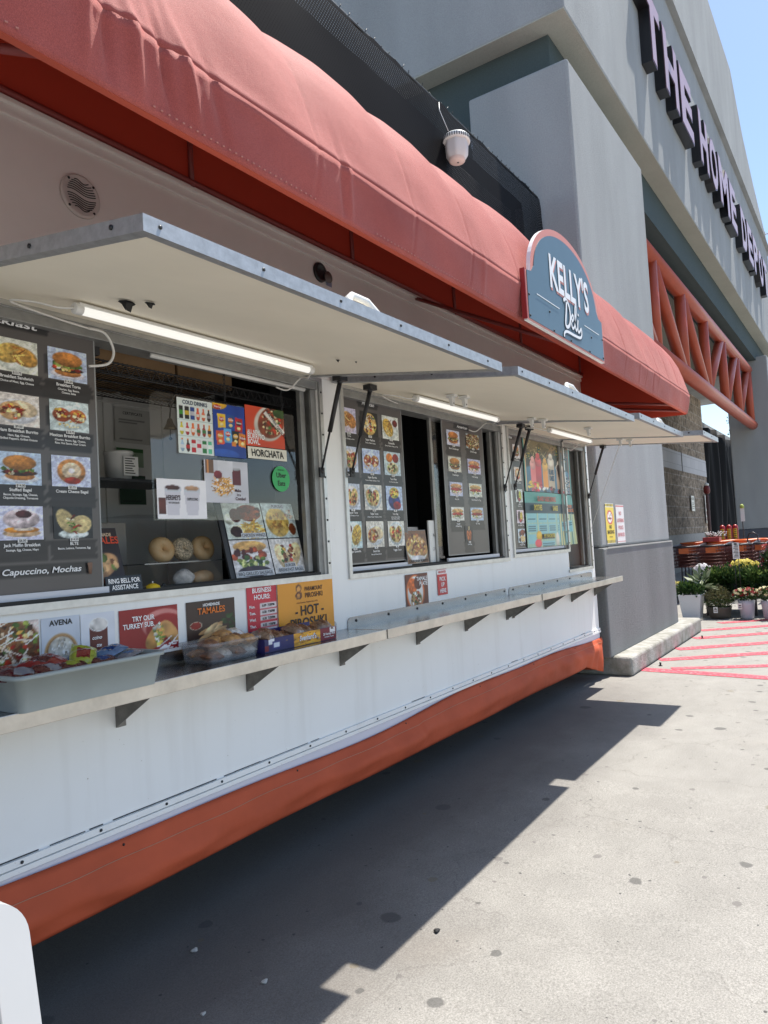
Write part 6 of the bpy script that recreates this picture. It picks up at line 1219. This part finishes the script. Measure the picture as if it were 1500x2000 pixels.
# printed pastry tray
bx = thing('pastry_tray', (2.69, 2.41, ZT0), 'purple and yellow cardboard pastry tray reading Svenhards at the right of the counter display', 'tray')
x0, x1, y0, y1, h = 2.425, 2.95, 2.325, 2.50, .062; M_PUR = mat('purple_card', (.045, .035, .16), rough=.45); M_MAR = mat('maroon_card', (.20, .012, .03), rough=.45)
b = MB(); t = .003; b.box((x0, y0, ZT0), (x1, y1, ZT0+t)); b.box((x0, y0, ZT0+t), (x1, y0+t, ZT0+h)); b.box((x0, y1-t, ZT0+t), (x1, y1, ZT0+h+.02)); b.box((x0, y0+t, ZT0+t), (x0+t, y1-t, ZT0+h)); b.box((x1-t, y0+t, ZT0+t), (x1, y1-t, ZT0+h)); b.build('tray_body', M_PUR, bx)
p = Pic(110, 16, (30, 30, 90), n=.1); p.r(.38, 0, .76, 1, (210, 150, 40), .3); p.dots(.57, .5, .18, .5, 70, .016, [(230, 180, 60), (190, 110, 40), (150, 80, 30), (240, 205, 110)]); p.r(.76, 0, 1, 1, (120, 18, 40), .05); p.r(.0, .1, .05, .5, (120, 20, 40)); p.r(.055, .55, .12, .98, (225, 225, 230)); p.r(.10, .2, .20, .75, (40, 45, 120)); p.r(.115, .3, .185, .62, (215, 220, 235)); p.r(.90, .55, .99, .95, (235, 232, 230))
picture(p, 'print', bx, x0, ZT0+.001, x1, ZT0+h, y0-.0012)
b = MB(); b.text("Svenhard's", (x0+.215*1.4, y0-.003, ZT0+.024), .024, bold=True, maxw=.125, shear=.15); b.text('20 Variety Pack', (x0+.465, y0-.003, ZT0+.026), .011, bold=True, maxw=.095, shear=.2); b.text('Individually Wrapped', (x0+.465, y0-.003, ZT0+.014), .006, bold=True, maxw=.08); b.build('lettering', M_WT, bx)
b = MB(); b.text("Svenhard's", (x0+.215*1.4+.001, y0-.0022, ZT0+.0228), .026, bold=True, maxw=.130, shear=.15); b.build('lettering_shadow', mat('script_purple', (.05, .02, .13), rough=.5), bx)
i = 0
for x in (2.475, 2.545, 2.615, 2.685, 2.755, 2.825, 2.895):
    for y in (2.37, 2.45):
        i += 1; zz = ZT0+.052+.018*math.sin(i*2.1)
        packet('wrapped_danish', (x, y, zz), .10, .085, .4*math.sin(i*1.3), .15*math.sin(i), .3, None, 'brown wrapped danish in the printed tray, %s row, %s' % ('front' if y < 2.4 else 'back', ['leftmost', 'second from the left', 'third from the left', 'in the middle', 'third from the right', 'second from the right', 'rightmost'][(i-1)//2]), 'pastry', 'wrapped danishes in the printed tray', mats=[mat('brown_wrap', (.24, .15, .10), rough=.22, var=.4, vscale=22, coat=.5), M_PAS[1]], puff=.3)

# ================================================================ PILLAR SIGNS
p = Pic(44, 66, (232, 204, 40), n=.03)
for z0 in (0, .93):
    for k in range(7): p.r(-.02+.16*k, z0-.01, .06+.16*k, z0+.08, (25, 25, 25) if True else 0, .02)
    p.r(0, z0-.02 if z0 == 0 else z0-.012, 1, z0 if z0 == 0 else z0-.004, (235, 235, 235), .0)
p.e(.5, .66, .37, .185, (205, 40, 45), n=.02, shade=0); p.e(.5, .66, .29, .145, (240, 240, 238), n=.02, shade=0); p.r(.28, .615, .72, .655, (25, 25, 25)); p.r(.62, .615, .72, .655, (190, 60, 40)); p.sticks(.66, .72, .06, .04, 6, .1, .012, [(60, 60, 60)]); p.r(.22, .645, .78, .675, (205, 40, 45), .02, -.7)
poster('no_smoking_sign', 'yellow NO SMOKING sign with hazard stripes on the grey pillar', 'sign', p, 8.145, 1.436, 8.462, 1.888, 2.494, [('NO', .5, .375, .04, K, .12), ('SMOKING', .5, .245, .04, K, .28), ('IT IS THE LAW', .5, .15, .014, K, .2)], edge=M_W)
p = Pic(34, 60, (228, 224, 226), n=.02); p.r(.0, .965, 1, .985, (190, 60, 70)); p.r(0, .02, 1, .04, (190, 60, 70))
poster('no_loitering_sign', 'white sign with faded red NO LOITERING letters on the grey pillar', 'sign', p, 8.548, 1.434, 8.868, 1.878, 2.494, [(s, .5, v, .042, (200, 105, 115), .27) for s, v in (('NO', .74), ('LOITERING', .55), ('POLICE', .36), ('ENFORCED', .17))], edge=M_W)
M_CORK = mat('dried_caulk', (.36, .36, .35), rough=.8)
b = MB(); b.box((8.02, 2.455, 1.394), (11.1, 2.4645, 1.402)); b.build('caulk_line', M_CORK, store)
for (x, y, lb) in ((8.70, 2.156, 'small black anchor bolt stub in the paving near the red corner line'), (11.0, 2.13, 'small black anchor bolt stub farther along the plinth')):
    t = thing('anchor_stub', (x, y, 0), lb, 'bolt', 'anchor stubs beside the plinth'); b = MB(); b.lathe([(.012, .0), (.013, .012), (.009, .016), (.009, .026), (.014, .03), (.010, .042)], (x, y, 0), 12); b.build('stub', M_BK, t); b = MB(); b.lathe([(.024, .0), (.024, .003)], (x, y, .001), 12); b.build('flange', M_BK, t)

# white plastic sidewalk board, bottom left
sb = thing('sidewalk_board', (.42, 1.40, gz(.4)), 'white moulded plastic sandwich board standing in the sun at the bottom left', 'sandwich board')
M_SB = mat('white_moulded_plastic', (.50, .50, .50), rough=.38, var=.02, vscale=3)
def leaf_panel(sgn):
    b = MB(); g0 = gz(.4); X0, X1, H = .10, .775, 1.01; r = .075
    def P(x, z, d=0): return (x, 1.425+sgn*(-.02-(.20)*(1-z/H)+d), g0+z)
    out = [(X0, .0), (X1, .0), (X1, H-r)]+[(X1-r+r*math.cos(a), H-r+r*math.sin(a)) for a in [math.radians(t) for t in range(10, 91, 10)]]+[(X0+r-r*math.sin(a), H-r+r*math.cos(a)) for a in [math.radians(t) for t in range(0, 91, 10)]]
    pts = [Vector(P(x, z)) for x, z in out]; pts = pts if sgn > 0 else pts[::-1]; b.prism(pts, (0, .030*sgn, 0)); o = b.build('leaf', M_SB, sb, bevel=.012, seg=4)
    b = MB(); i1, i2 = .075, .083
    for i, zt_ in ((0, 0),):
        xs_, zs_ = (X0+i1, X1-i1), (.12, H-.125); rr_ = .02
        loop = [(x, z) for x, z in rrect(xs_[0], xs_[1], zs_[0], zs_[1], rr_)]; loop.append(loop[0]); b.tube([P(x, z, -.001) for x, z in loop], .005, 6)
    b.build('panel_groove', mat('groove_grey', (.22, .22, .23), rough=.5), o)
leaf_panel(1); leaf_panel(-1)
b = MB(); b.tube([(.16, 1.425, gz(.4)+.935), (.70, 1.425, gz(.4)+.935)], .012, 10); b.build('hinge', M_SB, sb)

# ================================================================ CARTS AND PLANTS BEYOND THE PILLAR
M_CG = mat('cart_dark_steel', (.06, .055, .06), rough=.4, metal=.5); M_CO = mat('cart_orange_plastic', (.60, .12, .025), rough=.4, var=.1, vscale=4); M_CR = mat('cart_red_wire', (.10, .026, .022), rough=.4, metal=.2); M_RUB = mat('rubber', (.015, .015, .015), rough=.8)
def make_cart(red=False):
    """shopping cart, nose toward -X, origin on the ground under the nose; 0.5 m wide along Y"""
    c = thing('shopping_cart', (0, 0, 0), 'cart', 'shopping cart'); w = .245; wire = M_CR
    b = MB(); zt, zb = 1.16, .74
    def V(x, s, z): return (x, s*w, z)
    for s in (-1, 1):
        for k in range(7): z = zb+(zt-zb)*k/6; b.tube([V(.02+.12*(1-(z-zb)/(zt-zb)), s, z), V(.90, s, z+.05*(z-zb)/(zt-zb))], .006, 5)
        for k in range(13): x = .10+.065*k; b.tube([V(x+.04, s*.92, zb), V(x, s, zt+.03*x)], .004, 4)
    for k in range(7): z = zb+(zt-zb)*k/6; x = .02+.12*(1-(z-zb)/(zt-zb)); b.tube([(x, -w, z), (x, w, z)], .006, 5)
    for k in range(11): y = -w+2*w*k/10; b.tube([(.14, y*.95, zb), (.02, y, zt)], .004, 4); b.tube([(.14, y*.95, zb), (.88, y*.95, zb+.02)], .004, 4)
    b.build('basket', wire, c)
    b = MB(); 
    for s in (-1, 1): b.tube([V(.0, s, zt+.01), V(.45, s, zt+.035), V(.95, s, zt+.06)], .014, 8); b.tube([V(.95, s, zt+.05), V(.86, s, .70), V(.80, s, .22), V(.12, s*.8, .17)], .015, 8); b.tube([V(.12, s*.8, .17), V(.12, s*.8, .06)], .014, 8)
    b.tube([(0, -w, zt+.01), (0, w, zt+.01)], .014, 8); b.tube([(.12, -w*.8, .17), (.12, w*.8, .17)], .013, 8); b.tube([(.45, -w, .195), (.45, w, .195)], .01, 8); b.build('frame', M_CG, c)
    b = MB(); b.tube([(.97, -w-.02, zt+.065), (.97, w+.02, zt+.065)], .024, 10); b.build('handle', M_CO, c)
    b = MB(); b.box((-.012, -.10, zt-.13), (-.001, .10, zt-.02)); b.build('front_plate', M_CO, c); b = MB(); b.box((.84, -w+.03, zt+.0), (.93, w-.03, zt+.03)); b.build('child_seat', M_CO, c)
    for x, y in ((.12, -.19), (.12, .19), (.80, -.22), (.80, .22)):
        b = MB(); b.lathe([(.02, -.016), (.058, -.015), (.062, 0), (.058, .015), (.02, .016)], (x, y, .062), 16, Matrix.Rotation(math.radians(90), 3, 'X')); b.build('wheel', M_RUB, c)
    return c
cart0 = make_cart(); first = True
rows_ = [(16.3, 3.39, 'left'), (16.3, 2.86, 'middle'), (16.5, 2.36, 'right')]
for rx, ry, nm_ in rows_:
    for k in range(5):
        c = cart0 if first else copy_tree(cart0); first = False
        c.location = (rx+k*.34, ry-k*.005, 0)
        c['label'] = ('front shopping cart of the %s row behind the potted flowers' % nm_) if k == 0 else 'shopping cart nested behind the front cart of the %s row' % nm_; c['group'] = 'shopping carts parked in nested rows'
c = copy_tree(cart0); c.location = (16.3, 1.60, 0); c['label'] = 'red shopping cart standing alone at the right edge of the photo'; c['group'] = 'shopping carts parked in nested rows'
c = copy_tree(cart0); c.location = (16.9, 2.02, 0); c['label'] = 'shopping cart standing between the right row and the lone red cart'; c['group'] = 'shopping carts parked in nested rows'
# red tray of white flowers on the carts, hand truck loop, red bollards, placard
t = thing('flower_tray', (17.3, 2.95, 1.22), 'red tray of small white flowers lying on top of the nested carts', 'tray'); b = MB(); b.box((17.2, 2.83, 1.24), (17.5, 3.17, 1.34)); b.build('tray_body', mat('red_tray', (.40, .03, .03), rough=.4), t, bevel=.01)
b = MB(); rr = random.Random(1)
for k in range(60):
    q = Vector((17.35+rr.uniform(-.14, .14), 2.92+rr.uniform(-.2, .2), 1.36+rr.uniform(0, .10))); b.ball(q, .014, 6, 0); b.tube([(q.x, q.y, 1.33), q], .003, 4, 1)
b.build('blooms', [M_W, mat('stem_green', (.05, .10, .03))], t)
for k, (y, lb) in enumerate(((3.02, 'leftmost of the three red posts with yellow labels behind the carts'), (2.89, 'middle one of the three red posts with yellow labels behind the carts'), (2.77, 'rightmost of the three red posts with yellow labels behind the carts'))):
    t = thing('red_post', (18.9+.1*k, y, 0), lb, 'post', 'red posts behind the carts'); b = MB(); b.lathe([(.062, 0), (.062, 1.52), (.055, 1.56), (.03, 1.59), (.001, 1.60)], (18.9+.1*k, y, 0), 18); b.build('post_body', mat('post_red', (.34, .012, .014), rough=.35), t)
    b = MB(); n = 8; vs = [(18.9+.1*k-.0635*math.cos(a), y-.0635*math.sin(a), z) for z in (1.26, 1.50) for a in [math.radians(-36+72*i/n) for i in range(n+1)]]; b.add(vs, [[i, i+n+1, i+n+2, i+1] for i in range(n)]); b.build('label', mat('label_yellow', (.70, .52, .03), rough=.4), t)
    b = MB()
    for i in range(5): b.box((18.9+.1*k-.0675, y-.03, 1.28+.045*i), (18.9+.1*k-.0655, y+.03-.01*(i % 2), 1.295+.045*i))
    b.build('lettering', M_BT, t)
t = thing('plant_placard', (19.5, 2.75, 0), 'slim white placard with a yellow-green top behind the red posts', 'placard'); b = MB(); b.box((19.5, 2.60, 1.66), (19.51, 2.69, 1.98)); b.build('board', M_W, t); b = MB(); b.box((19.5, 2.645, 0), (19.52, 2.665, 1.66)); b.build('stake', M_CG, t); b = MB(); b.lathe([(.045, 0), (.05, .05), (.02, .1)], (19.505, 2.645, 1.981), 10); b.build('green_top', mat('lime_top', (.35, .42, .08)), t)
t = thing('hand_truck', (17.4, 2.2, 0), 'black hand truck with a looped handle behind the right carts', 'hand truck'); b = MB(); b.tube([(17.4, 2.30, .05), (17.4, 2.30, 1.28), (17.4, 2.26, 1.38), (17.4, 2.18, 1.40), (17.4, 2.10, 1.34), (17.4, 2.10, .05)], .014, 8); b.build('frame', M_CG, t); b = MB(); b.box((17.15, 2.08, .02), (17.4, 2.32, .035)); b.build('toe_plate', M_CG, t)
for y in (2.07, 2.33): b = MB(); b.lathe([(.02, -.02), (.11, -.02), (.11, .02), (.02, .02)], (17.48, y, .11), 16, MR); b.build('wheel', M_RUB, t)

LF = {'mid': island_mat('leaf_mid', (.018, .050, .012), (.06, .11, .028), .45, .25), 'dark': island_mat('leaf_dark', (.012, .035, .012), (.04, .085, .022), .4, .2), 'olive': island_mat('leaf_olive', (.07, .08, .03), (.17, .16, .075), .6, .2), 'lime': island_mat('leaf_lime', (.09, .14, .03), (.16, .22, .06), .5, .3), 'stripe': island_mat('leaf_striped', (.05, .10, .04), (.30, .34, .22), .5, .2)}
FL = {'yellow': island_mat('petal_yellow', (.62, .50, .05), (.80, .70, .16), .6, .2), 'white': island_mat('petal_white', (.62, .58, .62), (.82, .80, .80), .6, .2), 'red': island_mat('petal_red', (.20, .008, .012), (.42, .03, .03), .6, .2), 'pink': island_mat('petal_pink', (.55, .10, .22), (.75, .25, .35), .6, .2), 'cream': island_mat('petal_cream', (.65, .55, .28), (.80, .74, .50), .6, .2)}
def leaves(b, c, R_, n, s, mi=0, asp=.5, seed=0, shell=.35, up=.5):
    rr = random.Random(seed)
    for _ in range(n):
        while True:
            q = Vector((rr.uniform(-1, 1), rr.uniform(-1, 1), rr.uniform(-1, 1)))
            if shell < q.length <= 1: break
        lump_ = .82+.18*math.sin(q.x*5+seed)*math.sin(q.y*6+seed*2)+.10*math.sin(q.z*9)
        p = Vector(c)+Vector((q.x*R_[0], q.y*R_[1], q.z*R_[2]))*lump_; d = (q+Vector((rr.uniform(-.7, .7), rr.uniform(-.7, .7), up+rr.uniform(-.4, .6)))).normalized(); sd_2 = d.cross(Vector((rr.uniform(-1, 1), rr.uniform(-1, 1), rr.uniform(-1, 1)))).normalized(); nn = d.cross(sd_2); L_ = s*rr.uniform(.6, 1.3); w = L_*asp
        b.add([p, p+d*L_*.5+sd_2*w*.5+nn*w*.12, p+d*L_, p+d*L_*.5-sd_2*w*.5+nn*w*.12], [[0, 1, 2, 3]], mi)
def blooms(b, c, R_, n, s, mi, seed=0, zmin=-.2):
    rr = random.Random(seed)
    for _ in range(n):
        while True:
            q = Vector((rr.uniform(-1, 1), rr.uniform(-1, 1), rr.uniform(zmin, 1)))
            if .7 < q.length <= 1.05: break
        p = Vector(c)+Vector((q.x*R_[0], q.y*R_[1], q.z*R_[2])); nrm = (q+Vector((-.5, -.3, .4))).normalized(); t1 = nrm.cross(Vector((0, 0, 1))).normalized(); t2 = nrm.cross(t1)
        for ring, k in ((1.0, 7), (.55, 5)):
            for i in range(k):
                a = 6.283*i/k+rr.random(); d = (t1*math.cos(a)+t2*math.sin(a)); e = d.cross(nrm); L_ = s*ring*rr.uniform(.8, 1.15); o_ = p+nrm*(1-ring)*s*.4
                b.add([o_, o_+d*L_*.6+e*L_*.32+nrm*L_*.18, o_+d*L_+nrm*L_*.1, o_+d*L_*.6-e*L_*.32+nrm*L_*.18], [[0, 1, 2, 3]], mi)
def potted(name, loc, label, cat, pot=None, leaf=(), flower=(), tagpos=None, group=None):
    t = thing(name, loc, label, cat, group); L0 = Vector(loc)
    if pot: pot(t, L0)
    for (m_, c, R_, n, s, asp, sd__) in leaf: b = MB(); leaves(b, L0+Vector(c), R_, n, s, 0, asp, sd__); b.build('foliage', LF[m_], t)
    for (m_, c, R_, n, s, sd__) in flower: b = MB(); blooms(b, L0+Vector(c), R_, n, s, 0, sd__); b.build('flowers', FL[m_], t)
    if tagpos:
        q = L0+Vector(tagpos); b = MB(); b.box((q.x-.003, q.y-.033, q.z-.05), (q.x, q.y+.033, q.z+.05)); tg = b.build('price_tag', M_W, t); b = MB()
        b.box((q.x-.0045, q.y-.02, q.z+.005), (q.x-.0032, q.y+.02, q.z+.02))
        for i in range(6): b.box((q.x-.0045, q.y-.022+.008*i, q.z-.03), (q.x-.0032, q.y-.018+.008*i, q.z-.008))
        b.build('lettering', M_BT, tg)
    return t
def sqpot(t, L0):
    b = MB(); a, c, h = .135, .185, .42
    rows2 = [[(L0.x+sx*r_, L0.y+sy*r_, L0.z+z) for sx, sy in ((-1, -1), (1, -1), (1, 1), (-1, 1), (-1, -1))] for r_, z in ((a, 0), (c, h), (c-.015, h), (c-.03, h-.05))]
    b.sheet(rows2, smooth=False); b.f = [f[::-1] for f in b.f]; b.poly(rows2[-1][:-1]); b.build('pot', mat('white_glazed_pot', (.66, .66, .67), rough=.4), t, bevel=.004)
def roundpot(prof, m):
    def f(t, L0): b = MB(); b.lathe(prof, L0, 28); b.build('pot', m, t)
    return f
M_PG = mat('pale_grey_pot', (.50, .50, .55), rough=.45); M_PB = mat('brown_bowl', (.085, .07, .055), rough=.5)
potted('potted_plant', (13.45, 2.73, 0.0), 'square white tapered pot holding yellow flowers and broad leaves next to the plinth', 'potted plant', sqpot, [('mid', (0, .02, .50), (.24, .26, .13), 420, .08, .5, 1), ('stripe', (.05, -.17, .60), (.12, .16, .13), 26, .22, .32, 4), ('dark', (0, 0, .47), (.2, .22, .10), 160, .08, .5, 2)], [('yellow', (.1, .30, .55), (.16, .15, .10), 45, .035, 5)])
potted('potted_plant', (13.50, 2.30, 0.0), 'wide brown bowl of trailing olive thyme with a white tag', 'potted plant', roundpot([(.13, 0), (.16, .02), (.17, .06), (.19, .17), (.20, .20), (.185, .20), (.17, .17)], M_PB), [('olive', (0, 0, .36), (.25, .25, .20), 1500, .035, .5, 7), ('mid', (0, -.02, .26), (.27, .27, .13), 500, .04, .5, 8)], [], (-.20, .03, .16))
potted('potted_plant', (13.45, 1.87, 0.0), 'pale grey round pot of red and cream pansies right of the brown bowl', 'potted plant', roundpot([(.085, 0), (.10, .02), (.125, .24), (.132, .31), (.12, .31), (.115, .27)], M_PG), [('mid', (0, 0, .40), (.20, .20, .10), 520, .05, .55, 11)], [('red', (0, 0, .41), (.2, .2, .11), 26, .034, 12), ('cream', (0, 0, .42), (.2, .2, .11), 26, .032, 13)], (-.13, .085, .22))
potted('potted_plant', (13.40, 1.52, 0.0), 'pale grey round pot of cream flowers at the right edge of the photo', 'potted plant', roundpot([(.085, 0), (.10, .02), (.125, .24), (.132, .31), (.12, .31), (.115, .27)], M_PG), [('mid', (0, 0, .41), (.20, .20, .11), 520, .05, .55, 15)], [('cream', (0, 0, .43), (.2, .2, .11), 34, .034, 16), ('red', (0, 0, .42), (.2, .2, .1), 10, .03, 17)], (-.13, -.02, .20))
t = thing('plant_bench', (14.4, 1.9, 0), 'low dark bench holding the bedding plants behind the front pots', 'bench'); b = MB(); b.box((13.85, .9, .36), (15.1, 2.62, .40)); b.build('bench_top', M_CG, t); b = MB()
for x in (13.9, 15.0):
    for y in (1.0, 1.8, 2.55): b.box((x-.03, y-.03, 0), (x+.03, y+.03, .359))
b.build('bench_leg', M_CG, t)
M_NP = mat('nursery_pot', (.02, .02, .022), rough=.5); npot = roundpot([(.09, 0), (.12, .14), (.11, .14)], M_NP)
i = 0
for (x, y, lb, fl) in ((14.0, 2.40, 'glossy green bedding plant at the left end of the bench', None), (14.0, 2.10, 'glossy green bedding plant second from the left on the bench front', None), (14.0, 1.80, 'glossy green bedding plant in the middle of the bench front', None), (14.0, 1.50, 'glossy green bedding plant toward the right of the bench front', None), (14.0, 1.20, 'glossy green bedding plant at the right edge of the photo', None), (14.4, 2.25, 'green plant with a dark red bloom in the second row on the bench', 'red'), (14.4, 1.62, 'green plant with pink blooms in the second row on the bench', 'pink'), (14.4, 1.30, 'green plant with red blooms in the second row at the right', 'red')):
    i += 1; potted('bedding_plant', (x, y, .401), lb, 'plant', npot, [('mid' if i % 2 else 'dark', (0, 0, .22), (.28, .24, .22), 980, .075, .5, 20+i), ('lime', (0, 0, .30), (.26, .22, .15), 220, .065, .5, 40+i)], [(fl, (-.05, 0, .34), (.18, .16, .12), 9, .05, 60+i)] if fl else [], group='bedding plants on the bench')
potted('potted_mum', (14.6, 2.02, .401), 'dome of pale yellow chrysanthemums above the bedding plants', 'flower', npot, [('mid', (0, 0, .34), (.26, .28, .14), 420, .07, .5, 80)], [('yellow', (0, 0, .42), (.24, .25, .12), 150, .04, 81)])
potted('potted_hydrangea', (14.3, 2.66, .36), 'white and pink flower cluster at the left end of the bedding plants', 'flower', npot, [('mid', (0, 0, .28), (.18, .16, .16), 260, .07, .5, 90)], [('white', (-.05, 0, .40), (.17, .15, .15), 90, .035, 91), ('pink', (-.08, -.13, .38), (.08, .08, .10), 16, .035, 92)])
potted('potted_rose', (14.2, 1.48, .401), 'tall dark red rose bush at the right edge above the bedding plants', 'flower', npot, [('dark', (0, 0, .48), (.22, .24, .32), 460, .08, .5, 100), ('olive', (0, 0, .52), (.2, .22, .28), 120, .07, .5, 103)], [('red', (-.05, 0, .55), (.2, .22, .3), 20, .06, 101)])
t = thing('price_sign', (13.7, 2.0, .4), 'white price card on two thin stakes standing among the flowers', 'sign'); b = MB(); b.box((13.70, 1.955, .99), (13.71, 2.06, 1.27)); b.build('card', M_PRT, t); b = MB()
for k in range(9): b.box((13.697, 1.97, 1.02+.025*k), (13.6995, 2.045-.012*(k % 3), 1.03+.025*k))
b.box((13.697, 1.985, 1.235), (13.6995, 2.03, 1.26)); b.build('lettering', M_BT, t); b = MB()
for y in (1.975, 2.04): b.tube([(13.705, y, .45), (13.705, y, 1.0)], .006, 6)
b.build('stake', M_CG, t)

# sparse tree beyond the fence
def tree(loc, h, label, seed, cr, nl=900):
    rr = random.Random(seed); t = thing('tree', loc, label, 'tree'); L0 = Vector(loc); b = MB(); tips = []
    b.tube([L0, L0+Vector((.1, .05, h*.4)), L0+Vector((.0, .1, h*.75)), L0+Vector((.15, .0, h))], [.18, .14, .08, .02], 8)
    for k in range(16):
        z = h*rr.uniform(.45, .95); a = rr.uniform(0, 6.28); l_ = cr*rr.uniform(.6, 1.1)*(1.25-z/h); p0 = L0+Vector((.05, .05, z)); p1 = p0+Vector((math.cos(a)*l_*.5, math.sin(a)*l_*.5, l_*.35)); p2 = p1+Vector((math.cos(a+.4)*l_*.5, math.sin(a+.4)*l_*.5, l_*.4)); b.tube([p0, p1, p2], [.05, .03, .008], 6); tips += [p1, p2]
        for q in range(3): a2 = a+rr.uniform(-1, 1); p3 = p1+Vector((math.cos(a2)*l_*.4, math.sin(a2)*l_*.4, l_*rr.uniform(.1, .5))); b.tube([p1, p3], [.015, .004], 5); tips.append(p3)
    b.build('trunk', mat('tree_bark', (.09, .075, .06), rough=.9, var=.3), t); b = MB()
    for i_, q in enumerate(tips): leaves(b, q, (.42, .42, .36), nl//len(tips), .17, 0, .45, seed+i_, 0)
    b.build('crown', LF['dark'], t)
tree((55, 7.15, 0), 9.8, 'sparse dark leaved tree rising beyond the black fence by the right pillar', 4, 1.9)

# odds and ends on the shaded paving
for i, (x, y, s_, lb) in enumerate(((2.05, 2.44, .012, 'pale pebble on the shaded paving close to the orange skirt'), (2.03, 2.03, .011, 'pale pebble in the middle of the shaded paving'), (1.79, 2.10, .008, 'tiny white crumb left of the pebble in the middle of the shade'), (2.62, 1.62, .012, 'small black pebble near the edge of the shadow'))):
    rr = random.Random(i); b = MB(); n, k = 10, 6; vs = []
    for a in range(k+1):
        th = math.pi*a/k
        for c_ in range(n): ph_ = 6.283*c_/n; q = s_*(1+.25*math.sin(3*ph_+i)); vs.append((x+q*1.3*math.sin(th)*math.cos(ph_), y+q*math.sin(th)*math.sin(ph_), gz(x)+s_*.5+s_*.6*math.cos(th)))
    b.add(vs, [[a*n+c_, (a+1)*n+c_, (a+1)*n+(c_+1) % n, a*n+(c_+1) % n] for a in range(k) for c_ in range(n)], 0, True); tag(b.build('pebble', mat('pebble_pale', (.5, .48, .44), rough=.8) if i < 3 else M_RUB, None, base=(x, y, gz(x))), lb, 'pebble')
